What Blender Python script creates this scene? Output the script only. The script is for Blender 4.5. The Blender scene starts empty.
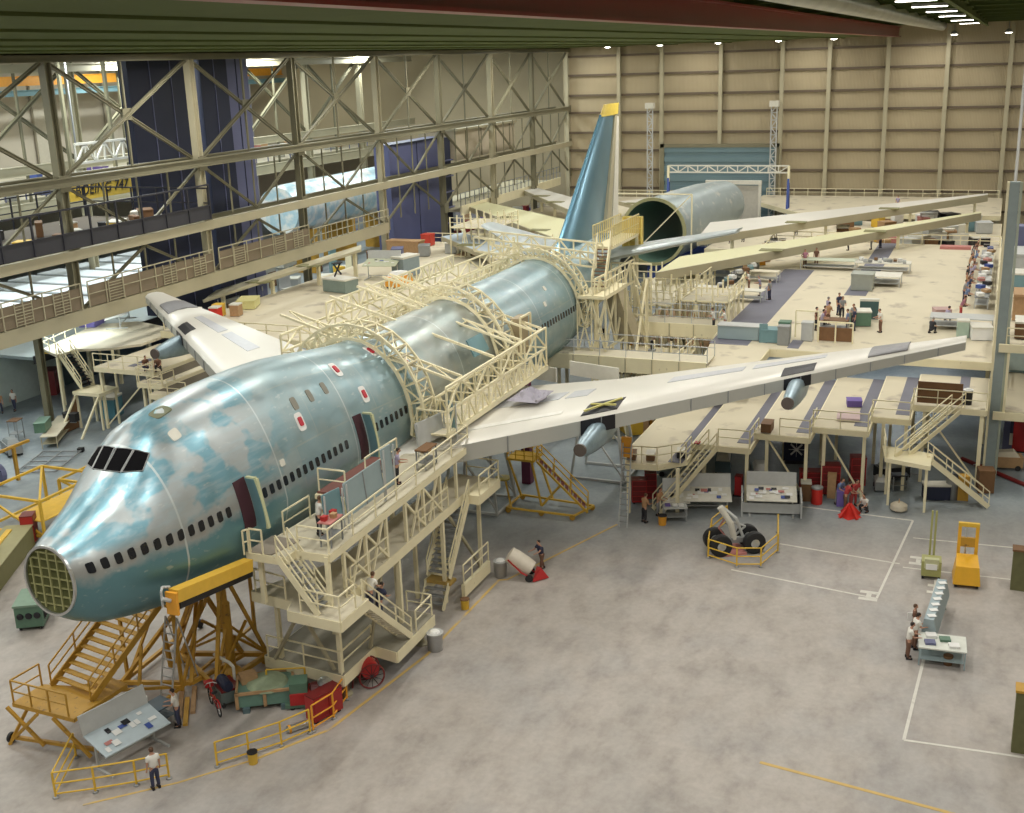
EXPO=0.0; LE=1720.; WORLD=.16
import bpy, bmesh, math, random
from mathutils import Vector, Matrix
C = bpy.context.scene.collection
PI = math.pi
rnd = random.Random(7)
def V(*a): return Vector(a if len(a) > 1 else a[0])

# ---------------------------------------------------------------- materials
MATS = {}
def mat(name, col, rough=.6, metal=0., var=.12, scale=3., emit=None, bump=0., spot=None, alpha=None):
    if name in MATS: return MATS[name]
    m = bpy.data.materials.new(name); m.use_nodes = True
    nt = m.node_tree; N = nt.nodes; L = nt.links
    b = N['Principled BSDF']
    b.inputs['Roughness'].default_value = rough; b.inputs['Metallic'].default_value = metal
    tc = N.new('ShaderNodeTexCoord'); nz = N.new('ShaderNodeTexNoise')
    nz.inputs['Scale'].default_value = scale; nz.inputs['Detail'].default_value = 5
    L.new(tc.outputs['Object'], nz.inputs['Vector'])
    mx = N.new('ShaderNodeMix'); mx.data_type = 'RGBA'
    c = Vector(col[:3]); lo = c*(1-var); hi = c*(1+var)
    mx.inputs[6].default_value = (*lo, 1); mx.inputs[7].default_value = (*[min(1, v) for v in hi], 1)
    L.new(nz.outputs['Fac'], mx.inputs[0])
    out = mx.outputs[2]
    if spot:                                   # worn or dirty patches with their own colour
        n2 = N.new('ShaderNodeTexNoise'); n2.inputs['Scale'].default_value = spot[1]; n2.inputs['Detail'].default_value = 8
        L.new(tc.outputs['Object'], n2.inputs['Vector'])
        r = N.new('ShaderNodeValToRGB'); r.color_ramp.elements[0].position = spot[2]; r.color_ramp.elements[1].position = min(1, spot[2]+.12)
        L.new(n2.outputs['Fac'], r.inputs[0])
        m2 = N.new('ShaderNodeMix'); m2.data_type = 'RGBA'; m2.inputs[7].default_value = (*spot[0], 1)
        L.new(r.outputs[0], m2.inputs[0]); L.new(out, m2.inputs[6]); out = m2.outputs[2]
    L.new(out, b.inputs['Base Color'])
    if bump:
        bp = N.new('ShaderNodeBump'); bp.inputs['Strength'].default_value = bump; bp.inputs['Distance'].default_value = .05
        L.new(nz.outputs['Fac'], bp.inputs['Height']); L.new(bp.outputs[0], b.inputs['Normal'])
    if emit:
        b.inputs['Emission Color'].default_value = (*emit[0], 1); b.inputs['Emission Strength'].default_value = emit[1]
    MATS[name] = m; return m

cream = mat('cream_paint', (.80, .73, .50), .55, var=.1, scale=1.2, spot=((.45, .38, .25), 4., .68))
cream2 = mat('cream_deck', (.60, .55, .42), .75, var=.1, scale=.8, spot=((.40, .35, .27), 1.3, .62))
deckm = mat('tan_deck', (.62, .56, .42), .8, var=.1, scale=.35, spot=((.38, .33, .26), .5, .58))
steel_g = mat('truss_paint', (.19, .175, .11), .6, var=.15, scale=.7)
steel_y = mat('girder_paint', (.42, .38, .26), .6, var=.12, scale=.5)
yellow = mat('yellow_paint', (.72, .46, .05), .5, var=.15, scale=3., spot=((.35, .22, .06), 6., .66))
ochre = mat('ochre_paint', (.50, .28, .035), .55, var=.18, scale=2., spot=((.22, .13, .04), 5., .62))
orange = mat('orange_paint', (.80, .36, .03), .5)
red = mat('red_paint', (.42, .02, .02), .45)
dred = mat('dark_red_paint', (.17, .012, .012), .4)
pink = mat('faded_pink_paint', (.5, .2, .18), .6)
navy = mat('navy_paint', (.013, .018, .048), .6, var=.18, scale=.3)
navy2 = mat('slate_blue_paint', (.13, .14, .25), .6, var=.1, scale=.3)
black = mat('black_rubber', (.015, .015, .017), .6)
dark = mat('dark_opening', (.012, .012, .016), .5)
grey = mat('grey_steel', (.30, .31, .31), .5, .3)
lgrey = mat('light_grey_paint', (.48, .49, .48), .6)
white = mat('white_paper', (.78, .78, .76), .7, var=.05)
offw = mat('off_white_paint', (.66, .64, .56), .6)
teal = mat('teal_board', (.16, .28, .31), .6)
bluegrey = mat('blue_grey_board', (.30, .38, .40), .55, var=.1, scale=1.)
green = mat('green_enamel', (.10, .19, .13), .5, var=.2)
olive = mat('olive_crate', (.13, .13, .055), .7, var=.25)
brown = mat('brown_board', (.17, .085, .035), .7, var=.25)
wood = mat('raw_wood', (.42, .26, .13), .7, var=.25, scale=5)
slate = mat('slate_strip', (.16, .16, .20), .7, var=.15, scale=.6)
silver = mat('bare_metal', (.62, .64, .64), .3, .85, var=.1)
blue = mat('blue_paint', (.05, .09, .32), .5)
purple = mat('purple_cloth', (.16, .11, .36), .8)
gwhite = mat('wing_skin', (.66, .64, .58), .42, .15, var=.07, scale=.4)
gwhite2 = mat('wing_spar_grey', (.46, .46, .42), .45, .15, var=.08, scale=.6)
zinc = mat('zinc_primer', (.34, .37, .13), .6, var=.2, scale=1.5)
skinblue = mat('blue_green_primer', (.16, .30, .34), .38, .45, var=.25, scale=.8)
lamp_m = mat('lamp_glow', (.9, .9, .85), .5, emit=((1, .95, .82), 14.), var=0)

# ---------------------------------------------------------------- mesh builder
class MB:
    def __init__(s): s.v = []; s.f = []; s.uv = None
    def add(s, vs, fs):
        n = len(s.v); s.v += [tuple(v) for v in vs]; s.f += [tuple(i+n for i in f) for f in fs]; return s
    def box(s, c, d, rz=0., R=None):
        x, y, z = d[0]/2, d[1]/2, d[2]/2
        M = R or Matrix.Rotation(rz, 3, 'Z'); c = V(c)
        vs = [M @ V(sx*x, sy*y, sz*z)+c for sx in (-1, 1) for sy in (-1, 1) for sz in (-1, 1)]
        return s.add(vs, [(0, 1, 3, 2), (4, 6, 7, 5), (0, 4, 5, 1), (2, 3, 7, 6), (0, 2, 6, 4), (1, 5, 7, 3)])
    def bb(s, a, b):      # box from corner to corner
        return s.box([(a[i]+b[i])/2 for i in range(3)], [abs(b[i]-a[i]) for i in range(3)])
    def beam(s, p, q, w=.1, h=None):
        p, q = V(p), V(q); d = q-p; l = d.length
        if l < 1e-5: return s
        d /= l; up = V(0, 0, 1) if abs(d.z) < .95 else V(1, 0, 0)
        sd = d.cross(up).normalized(); u = sd.cross(d); h = h or w
        vs = [P+sd*a*w/2+u*b*h/2 for P in (p, q) for a in (-1, 1) for b in (-1, 1)]
        return s.add(vs, [(0, 1, 3, 2), (4, 6, 7, 5), (0, 4, 5, 1), (2, 3, 7, 6), (0, 2, 6, 4), (1, 5, 7, 3)])
    def ibeam(s, p, q, w=.4, h=.6, t=.06):
        p, q = V(p), V(q); d = (q-p).normalized(); up = V(0, 0, 1) if abs(d.z) < .95 else V(1, 0, 0)
        sd = d.cross(up).normalized(); u = sd.cross(d)
        for o in (-1, 1): s._slab(p+u*o*(h-t)/2, q+u*o*(h-t)/2, sd, u, w, t)
        s._slab(p, q, sd, u, t, h-2*t); return s
    def _slab(s, p, q, sd, u, w, h):
        vs = [P+sd*a*w/2+u*b*h/2 for P in (p, q) for a in (-1, 1) for b in (-1, 1)]
        s.add(vs, [(0, 1, 3, 2), (4, 6, 7, 5), (0, 4, 5, 1), (2, 3, 7, 6), (0, 2, 6, 4), (1, 5, 7, 3)])
    def poly(s, pts, w=.1):
        for a, b in zip(pts, pts[1:]): s.beam(a, b, w)
        return s
    def tube(s, p, q, r=.05, n=10, r2=None, cap=True):
        p, q = V(p), V(q); d = (q-p).normalized(); up = V(0, 0, 1) if abs(d.z) < .95 else V(1, 0, 0)
        a = d.cross(up).normalized(); b = a.cross(d); r2 = r if r2 is None else r2
        vs = [P+(a*math.cos(2*PI*i/n)+b*math.sin(2*PI*i/n))*R for P, R in ((p, r), (q, r2)) for i in range(n)]
        fs = [(i, (i+1) % n, n+(i+1) % n, n+i) for i in range(n)]
        if cap: fs += [tuple(range(n-1, -1, -1)), tuple(range(n, 2*n))]
        return s.add(vs, fs)
    def path(s, pts, r=.03, n=6):
        for a, b in zip(pts, pts[1:]): s.tube(a, b, r, n)
        return s
    def prism(s, pts, z0, z1):    # polygon in plan
        n = len(pts); a = sum(pts[i][0]*pts[(i+1) % n][1]-pts[(i+1) % n][0]*pts[i][1] for i in range(n))
        if a < 0: pts = pts[::-1]
        vs = [(x, y, z0) for x, y in pts]+[(x, y, z1) for x, y in pts]
        return s.add(vs, [tuple(range(n-1, -1, -1)), tuple(range(n, 2*n))]+[(i, (i+1) % n, n+(i+1) % n, n+i) for i in range(n)])
    def solid(s, top, bot):       # two matching 3-D polygons joined
        n = len(top)
        return s.add(list(bot)+list(top), [tuple(range(n-1, -1, -1)), tuple(range(n, 2*n))]+[(i, (i+1) % n, n+(i+1) % n, n+i) for i in range(n)])
    def lathe(s, c, prof, n=20, axis='Z', cap=True):
        c = V(c); vs = []
        for r, h in prof:
            for i in range(n):
                a = 2*PI*i/n; x, y = r*math.cos(a), r*math.sin(a)
                vs.append(c+(V(x, y, h) if axis == 'Z' else V(h, x, y) if axis == 'X' else V(x, h, y)))
        m = len(prof); fs = [(j*n+i, j*n+(i+1) % n, (j+1)*n+(i+1) % n, (j+1)*n+i) for j in range(m-1) for i in range(n)]
        if cap: fs += [tuple(range(n-1, -1, -1)), tuple(range((m-1)*n, m*n))]
        return s.add(vs, fs)
    def loft(s, rings, close=False, cap=True):
        n = len(rings[0]); vs = [p for r in rings for p in r]
        fs = [(j*n+i, j*n+(i+1) % n, (j+1)*n+(i+1) % n, (j+1)*n+i) for j in range(len(rings)-1) for i in range(n)]
        if cap: fs += [tuple(range(n-1, -1, -1)), tuple(range((len(rings)-1)*n, len(rings)*n))]
        return s.add(vs, fs)
    def mesh(s, name, off=(0, 0, 0), smooth=False):
        me = bpy.data.meshes.new(name); o = V(off)
        me.from_pydata([V(v)-o for v in s.v], [], s.f)
        bm = bmesh.new(); bm.from_mesh(me); bmesh.ops.recalc_face_normals(bm, faces=bm.faces[:]); bm.to_mesh(me); bm.free()
        if smooth:
            for p in me.polygons: p.use_smooth = True
            try: me.set_sharp_from_angle(angle=math.radians(40))
            except Exception: pass
        me.update(); return me

def link(name, me, m, parent=None):
    o = bpy.data.objects.new(name, me); C.objects.link(o)
    if m: me.materials.append(m)
    if parent is not None: o.parent = parent
    return o
def tag(o, label=None, cat=None, group=None, kind=None):
    for k, v in (('label', label), ('category', cat), ('group', group), ('kind', kind)):
        if v: o[k] = v
    return o
class T:                     # a thing: an Empty at its base that parents its parts
    def __init__(s, name, label, cat, loc=(0, 0, 0), rz=0., group=None, world=False, kind=None):
        s.o = bpy.data.objects.new(name, None); C.objects.link(s.o); s.o.empty_display_size = .2
        s.o.location = loc; s.o.rotation_euler = (0, 0, rz); s.w = world; s.loc = V(loc)
        tag(s.o, label, cat, group, kind)
    def p(s, name, mb, m, parent=None, smooth=False, label=None, kind=None):
        me = mb.mesh(name, s.loc if s.w else (0, 0, 0), smooth)
        o = link(name, me, m, parent or s.o); tag(o, label=label, kind=kind); return o
def one(name, mb, m, label, cat, group=None, smooth=False, loc=None, kind=None, rz=0.):   # a thing of one mesh; mb in world coordinates unless loc
    if loc is None:
        xs = [v[0] for v in mb.v]; ys = [v[1] for v in mb.v]; zs = [v[2] for v in mb.v]
        c = ((min(xs)+max(xs))/2, (min(ys)+max(ys))/2, min(zs)); me = mb.mesh(name, c, smooth); o = link(name, me, m); o.location = c
    else:
        o = link(name, mb.mesh(name, (0, 0, 0), smooth), m); o.location = loc; o.rotation_euler = (0, 0, rz)
    return tag(o, label, cat, group, kind)
def struct(name, mb, m, label=None, smooth=False, parent=None):
    o = link(name, mb.mesh(name, (0, 0, 0), smooth), m, parent)
    if parent is None: o['kind'] = 'structure'
    return tag(o, label)
def dup(o, loc=None, rz=None, label=None, group=None, parent=None, recolor=None):
    c = o.copy(); C.objects.link(c)
    if parent is not None: c.parent = parent
    if loc is not None: c.location = loc
    if rz is not None: c.rotation_euler = (0, 0, rz)
    if label: c['label'] = label
    if group: c['group'] = group
    for ch in list(o.children): dup(ch, parent=c)
    return c

# ---------------------------------------------------------------- shared sub-assemblies
def rail(mb, pts, h=1.05, w=.06, gap=1.6, mids=(.52,), posts=True):
    pts = [V(p) for p in pts]
    for si, (a, b) in enumerate(zip(pts, pts[1:])):
        up = V(0, 0, h); mb.beam(a+up, b+up, w)
        for k in mids: mb.beam(a+up*k/1., b+up*k/1., w*.8) if False else mb.beam(a+V(0, 0, h*k), b+V(0, 0, h*k), w*.8)
        if posts:
            n = max(1, round((b-a).length/gap))
            for i in range(0 if si == 0 else 1, n+1):
                q = a.lerp(b, i/n); mb.beam(q, q+up, w*.96)
    return mb
def zigzag(mb, a0, a1, b0, b1, n, w=.08, chords=True, verts=True, cross=False):
    a0, a1, b0, b1 = V(a0), V(a1), V(b0), V(b1)
    if chords: mb.beam(a0, a1, w*1.3); mb.beam(b0, b1, w*1.3)
    for i in range(n):
        p, q, r, t = a0.lerp(a1, i/n), a0.lerp(a1, (i+1)/n), b0.lerp(b1, i/n), b0.lerp(b1, (i+1)/n)
        if verts: mb.beam(p, r, w)
        if i % 2 == 0 or cross: mb.beam(p, t, w)
        if i % 2 == 1 or cross: mb.beam(r, q, w)
    if verts: mb.beam(a1, b1, w)
    return mb
def stair(t, bot, top, width, side, m=None, tread_m=None, handrail=True, n=None, parent=None, sh=.28, name='stair'):
    """bot, top: centre points of the flight; side: unit vector across it."""
    m = m or cream; tread_m = tread_m or grey
    bot, top, sd = V(bot), V(top), V(side).normalized()*width/2
    s = MB(); s.beam(bot-sd, top-sd, .07, sh); s.beam(bot+sd, top+sd, .07, sh)
    so = t.p(name, s, m, parent)
    n = n or max(3, int(abs(top.z-bot.z)/.23)); tr = MB(); d = (top-bot); run = V(d.x, d.y, 0); rl = run.length or 1; run /= rl
    for i in range(1, n):
        c = bot+d*i/n; e = run*.13
        tr.solid([c-sd-e+V(0, 0, .02), c+sd-e+V(0, 0, .02), c+sd+e+V(0, 0, .02), c-sd+e+V(0, 0, .02)], [c-sd-e-V(0, 0, .03), c+sd-e-V(0, 0, .03), c+sd+e-V(0, 0, .03), c-sd+e-V(0, 0, .03)])
    t.p('treads', tr, tread_m, so)
    if handrail:
        h = MB()
        for q in (-1, 1):
            o = sd*q
            for z in (.95, .5): h.beam(bot+o+V(0, 0, z), top+o+V(0, 0, z), .055)
            for i in range(4): c = bot.lerp(top, i/3)+o; h.beam(c, c+V(0, 0, .95), .055)
        t.p('handrail', h, m, so)
    return so
# ---------------------------------------------------------------- camera
cd = bpy.data.cameras.new('camera'); cam = bpy.data.objects.new('camera', cd); C.objects.link(cam)
cd.sensor_width = 36; cd.lens = 1165.1155/1024*36; cd.clip_end = 600; cd.clip_start = .1
fw, rt, up = V(.882383, .374509, -.284857), V(.381687, -.923733, -.032129), V(.275165, .080376, .958031)
cam.matrix_world = Matrix(((rt.x, up.x, -fw.x, -27.0565), (rt.y, up.y, -fw.y, -30.4807), (rt.z, up.z, -fw.z, 26.2105), (0, 0, 0, 1)))
bpy.context.scene.camera = cam
vs = bpy.context.scene.view_settings
vs.view_transform = 'Standard'; vs.look = 'None'; vs.gamma = 1; vs.exposure = EXPO; vs.use_curve_mapping = False
w = bpy.data.worlds.new('world'); bpy.context.scene.world = w; w.use_nodes = True
w.node_tree.nodes['Background'].inputs[0].default_value = (.95, .97, 1, 1)
w.node_tree.nodes['Background'].inputs[1].default_value = WORLD

# ---------------------------------------------------------------- floor
def floor_mat():
    m = bpy.data.materials.new('polished_concrete'); m.use_nodes = True
    nt = m.node_tree; N = nt.nodes; L = nt.links; b = N['Principled BSDF']; tc = N.new('ShaderNodeTexCoord')
    def noise(s, d=6, sc=(1, 1, 1)):
        mp = N.new('ShaderNodeMapping'); mp.inputs['Scale'].default_value = sc; L.new(tc.outputs['Object'], mp.inputs[0])
        n = N.new('ShaderNodeTexNoise'); n.inputs['Scale'].default_value = s; n.inputs['Detail'].default_value = d; n.inputs['Roughness'].default_value = .62
        L.new(mp.outputs[0], n.inputs['Vector']); return n.outputs['Fac']
    def ramp(src, stops):
        r = N.new('ShaderNodeValToRGB'); e = r.color_ramp.elements
        e[0].position, e[0].color = stops[0][0], (*stops[0][1], 1); e[1].position, e[1].color = stops[-1][0], (*stops[-1][1], 1)
        for p, c in stops[1:-1]: x = e.new(p); x.color = (*c, 1)
        L.new(src, r.inputs[0]); return r.outputs[0]
    def mul(a, c2):
        x = N.new('ShaderNodeMix'); x.data_type = 'RGBA'; x.blend_type = 'MULTIPLY'; x.inputs[0].default_value = 1
        L.new(a, x.inputs[6]); L.new(c2, x.inputs[7]); return x.outputs[2]
    base = ramp(noise(.09, 5), [(.36, (.35, .325, .30)), (.5, (.43, .39, .355)), (.64, (.38, .36, .345))])
    st = ramp(noise(.5, 9, (1, 1.6, 1)), [(.42, (1, 1, 1)), (.56, (.89, .88, .87)), (.7, (.70, .69, .69))])
    fine = ramp(noise(3.5, 8), [(.35, (.93, .93, .93)), (.65, (1.05, 1.05, 1.05))])
    o = mul(mul(base, st), fine)
    # the shop floor aft is a cooler grey, darkened for the docks' shade
    sx = N.new('ShaderNodeSeparateXYZ'); L.new(tc.outputs['Object'], sx.inputs[0])
    ad = N.new('ShaderNodeMath'); ad.operation = 'MULTIPLY_ADD'; ad.inputs[1].default_value = .35
    L.new(sx.outputs['Y'], ad.inputs[0]); L.new(sx.outputs['X'], ad.inputs[2])
    mr = N.new('ShaderNodeMapRange'); mr.inputs[1].default_value = 24; mr.inputs[2].default_value = 33; L.new(ad.outputs[0], mr.inputs[0])
    mx = N.new('ShaderNodeMix'); mx.data_type = 'RGBA'; L.new(mr.outputs[0], mx.inputs[0]); L.new(o, mx.inputs[6])
    cool = mul(ramp(noise(.3, 6), [(.4, (.22, .26, .285)), (.6, (.29, .33, .35))]), fine); L.new(cool, mx.inputs[7])
    L.new(mx.outputs[2], b.inputs['Base Color'])
    rr = N.new('ShaderNodeMapRange'); rr.inputs[3].default_value = .38; rr.inputs[4].default_value = .62; L.new(noise(.4), rr.inputs[0]); L.new(rr.outputs[0], b.inputs['Roughness'])
    return m
struct('floor', MB().bb((-60, -60, -.3), (152, 112, 0)), floor_mat(), 'grey polished concrete factory floor with scuffs and stains')

def line(n, pts, wd, m, label):
    mb = MB()
    for a, b in zip(pts, pts[1:]):
        a, b = V(*a, .006), V(*b, .006); mb.beam(a, b, wd, .012)
    o = struct(n, mb, m, label); return o
lw = mat('floor_line_white', (.66, .64, .58), .6, spot=((.4, .38, .33), 2., .62))
ly = mat('floor_line_yellow', (.58, .40, .13), .6, var=.15, spot=((.42, .36, .28), 1., .58))
line('trim_1', [(5.9, -4.9), (8.8, -6.6), (15.8, -7.6), (24.3, -7.6), (24.5, -8), (33.5, -11.2)], .14, ly, 'long yellow floor line running past the nose dock')
line('trim_2', [(1.2, -.5), (3.6, -3), (5.9, -4.9)], .1, ly, 'faint yellow floor line beside the barrier at the bottom left')
line('trim_3', [(12.4, -23.6), (11.5, -31.0)], .16, ly, 'short yellow floor line at the bottom of the frame')
line('trim_4', [(16.1, -33.2), (15.8, -28.6), (23, -28.9), (31.6, -28.9)], .13, lw, 'white floor line leading to the drafting table')
line('trim_5', [(29.4, -18.8), (28.3, -26.3), (39.3, -27.2), (39.6, -20.2)], .12, lw, 'white painted bay outline around the landing gear')
line('trim_6', [(33.6, -20.6), (32.9, -27.0)], .12, lw, 'white cross line inside the painted bay')
line('trim_7', [(36.7, -27.4), (37.0, -33)], .1, lw, 'white floor line behind the forklifts')
line('trim_8', [(32.5, -27.2), (32.7, -33)], .1, lw, 'white floor line in front of the forklifts')
for i, (x, y) in enumerate([(28.5, -25.9), (33.6, -27.9), (30.3, -29)]):
    mb = MB(); mb.bb((x-.55, y-.45, .004), (x-.25, y+.45, .01)); mb.bb((x+.25, y-.45, .004), (x+.55, y+.45, .01)); mb.bb((x-.3, y-.12, .004), (x+.3, y+.12, .01))
    struct('trim_%d' % (9+i), mb, lw, ['white painted H mark at the bay corner', 'white painted H mark beside the olive stacker', 'white painted H mark by the drafting table'][i])

# ---------------------------------------------------------------- back wall
def rib_mat(n, c1, c2, sc, axis='Y'):
    m = bpy.data.materials.new(n); m.use_nodes = True; nt = m.node_tree; N = nt.nodes; L = nt.links; b = N['Principled BSDF']; b.inputs['Roughness'].default_value = .6
    tc = N.new('ShaderNodeTexCoord'); wv = N.new('ShaderNodeTexWave'); wv.bands_direction = axis; wv.inputs['Scale'].default_value = sc
    wv.inputs['Distortion'].default_value = .15; L.new(tc.outputs['Object'], wv.inputs[0])
    nz = N.new('ShaderNodeTexNoise'); nz.inputs['Scale'].default_value = .15; L.new(tc.outputs['Object'], nz.inputs[0])
    m1 = N.new('ShaderNodeMix'); m1.data_type = 'RGBA'; m1.inputs[6].default_value = (*c1, 1); m1.inputs[7].default_value = (*c2, 1)
    ad = N.new('ShaderNodeMath'); ad.operation = 'ADD'; L.new(nz.outputs[0], ad.inputs[0])
    sc2 = N.new('ShaderNodeMath'); sc2.operation = 'MULTIPLY'; sc2.inputs[1].default_value = .35; L.new(wv.outputs['Fac'], sc2.inputs[0]); L.new(sc2.outputs[0], ad.inputs[1])
    L.new(ad.outputs[0], m1.inputs[0]); L.new(m1.outputs[2], b.inputs['Base Color'])
    bp = N.new('ShaderNodeBump'); bp.inputs['Strength'].default_value = .5; bp.inputs['Distance'].default_value = .08
    L.new(wv.outputs['Fac'], bp.inputs['Height']); L.new(bp.outputs[0], b.inputs['Normal']); return m
wallm = rib_mat('ribbed_wall', (.36, .29, .18), (.50, .42, .27), 1.6)
struct('wall_back', MB().bb((149.5, -60, 0), (150.2, 34, 31)), wallm, 'tall tan ribbed sheet-metal end wall')
girt = mat('girt_brown', (.14, .105, .07), .6, var=.15, scale=.5)
for i, z in enumerate([26.4, 23.6, 20.6, 18, 15, 12.3, 9.4, 6.6, 3.8]):
    struct('trim_%d' % (20+i), MB().bb((149.1, -60, z-.16), (149.5, 33, z+.16)), girt)
for i, y in enumerate([24.7, 18, 9.1, .2, -6.4, -14.3, -22.1, -30, -38]):
    struct('trim_%d' % (30+i), MB().ibeam((148.7, y, 0), (148.7, y, 28.8), .55, .6, .09), steel_y, 'tan steel wall column')
dm = mat('roller_door_blue', (.14, .22, .25), .5, var=.1, scale=.4)
mb = MB(); mb.bb((148.2, .8, 0), (148.5, 17.4, 12.8))
for k in range(9): mb.bb((148.02, .8, .7+k*1.42), (148.2, 17.4, 1.5+k*1.42))
dr = struct('door_1', mb, dm, 'wide blue-grey sectional hangar door in the end wall')
mb = MB(); mb.bb((147.9, .2, 0), (148.6, .8, 13.3)); mb.bb((147.9, 17.4, 0), (148.6, 18, 13.3)); mb.bb((147.9, .2, 12.8), (148.6, 18, 13.3)); struct('door_frame', mb, steel_g, parent=dr)
struct('wall_right', MB().bb((-60, -60.5, 0), (150, -60, 31)), wallm)
mb = MB().bb((-60, 104, 0), (150, 104.5, 31)); struct('wall_far_left', mb, mat('far_wall_tan', (.46, .41, .33), .7, var=.15, scale=.1), 'distant tan wall of the neighbouring bay')
struct('wall_back_left', MB().bb((167, 34, 0), (167.5, 104, 31)), wallm)

# ---------------------------------------------------------------- roof
roofm = rib_mat('roof_deck_green', (.10, .12, .06), (.16, .18, .09), .9, 'X')
struct('ceiling', MB().bb((-60, -60, 29.6), (168, 105, 30)), roofm, 'dark green ribbed roof deck')
gm = mat('girder_green', (.11, .14, .05), .75, var=.2, scale=.3)
gm.node_tree.nodes['Principled BSDF'].inputs['Specular IOR Level'].default_value = .12; gm.node_tree.nodes['Principled BSDF'].inputs['Roughness'].default_value = .75
for i, y in enumerate([-14.6, -8, 0, 8, 16, 24]):
    y1 = (y+6.3 if i == 0 else y+7.7) if i < 5 else 32.6
    mb = MB(); q = [(-40, y+.3), (149, y+.3), (149, y1), (-40, y1)]
    mb.solid([(a, c, 29.3) for a, c in q], [(a, c, 27.95 if c < y+1 else 27.7) for a, c in q]); mb.ibeam((-40, y1+.1, 28.4), (149, y1+.1, 28.4), .3, 1.6, .1)
    struct('trim_%d' % (40+i), mb, gm, 'broad dark green roof girder')
for i, x in enumerate(range(-24, 148, 12)):
    struct('trim_%d' % (50+i), MB().ibeam((x, -45, 29.3), (x, 104, 29.3), .35, .6, .05), gm)
struct('trim_70', MB().ibeam((-40, -15.6, 28.2), (147, -15.6, 28.2), .8, 1.3, .12), mat('crane_red', (.30, .03, .025), .33), 'long dark red crane runway girder under the roof')
# right-hand strip: duct, purlins, strip lights
duct = one('air_duct', MB().lathe((0, -21.2, 28.75), [(.62, -30), (.62, 146)], 20, 'X'), mat('galvanised_duct', (.50, .52, .46), .35, .6, var=.3, scale=.5), 'long round galvanised air duct hung under the roof beside the red girder', 'duct', smooth=True)
for i, y in enumerate([-26.8, -33.5]): struct('trim_%d' % (72+i), MB().ibeam((-40, y, 28.9), (149, y, 28.9), .35, .7, .06), gm)
def lamp(x, y, z, lx, ly, label, grp):
    t = T('strip_light', label, 'ceiling light', (x, y, z), 0, grp)
    t.p('housing', MB().solid([(-lx/2, -ly/2, .22), (lx/2, -ly/2, .22), (lx/2, ly/2, .22), (-lx/2, ly/2, .22)], [(-lx/2-.05, -ly/2-.05, .03), (lx/2+.05, -ly/2-.05, .03), (lx/2+.05, ly/2+.05, .03), (-lx/2-.05, ly/2+.05, .03)]), lgrey)
    t.p('tube', MB().bb((-lx/2, -ly/2, 0), (lx/2, ly/2, .03)), lamp_m)
    t.p('hanger', MB().tube((0, 0, .2), (0, 0, 29.6-z), .03, 6), grey)
    return t
L0 = None
for i, (x, y) in enumerate([(28, -25), (37, -25), (47, -25), (59, -25), (73, -25), (90, -25), (112, -25), (134, -25)]):
    if L0 is None: L0 = lamp(x, y, 28.7, .9, 2.2, 'long bright strip light hanging from the roof on the right', 'strip lights in the row under the roof on the right').o
    else: dup(L0, (x, y, 28.7))
W0 = None
for i, (x, y) in enumerate([(146, 25.6), (146, 17.6), (146, 9), (146, .4), (146, -7.2), (146, -29.5), (146, -22.8)]):
    if W0 is None:
        t = T('flood_lamp', 'small round lamp glowing at the top of the end wall', 'lamp', (x, y, 27.6), 0, 'lamps along the top of the end wall')
        t.p('shade', MB().lathe((0, 0, 0), [(.5, 0), (.32, .35), (.1, .5)], 14), grey); t.p('bulb', MB().lathe((0, 0, 0), [(.05, -.15), (.4, -.05), (.45, .02)], 14), lamp_m)
        t.p('stem', MB().tube((0, 0, .5), (0, 0, 2), .04, 6), grey); W0 = t.o
    else: dup(W0, (x, y, 27.6))
# area lamps: the high-bay lighting of the hall, plus fill lights added under the decks
def area(x, y, z, sx, sy, e, col=(1, .965, .89), rot=(0, 0, 0)):
    l = bpy.data.lights.new('high_bay_or_fill_light', 'AREA'); l.shape = 'RECTANGLE'; l.size = sx; l.size_y = sy; l.energy = e; l.color = col
    o = bpy.data.objects.new('high_bay_or_fill_light', l); C.objects.link(o); o.location = (x, y, z); o.rotation_euler = rot; return o
for x in (-22, 2, 26, 50, 74, 98, 122, 142):
    for y in (-38, -20.2, -4, 12, 28): area(x, y, 27.45, 7, .9, LE*(1.0 if x < 130 else .45))
for x in (30, 58, 86, 114, 142):
    for y in (45, 64, 88): area(x, y, 28.6, 5, 1.2, LE*2.2, (.93, 1, .98))
# pipe and cable drops on the end wall
one('standpipe', MB().tube((60, -31.2, 17), (60, -31.2, 28.9), .1, 10), lgrey, 'thin pale pipe dropping from the roof at the right', 'pipe')
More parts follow.
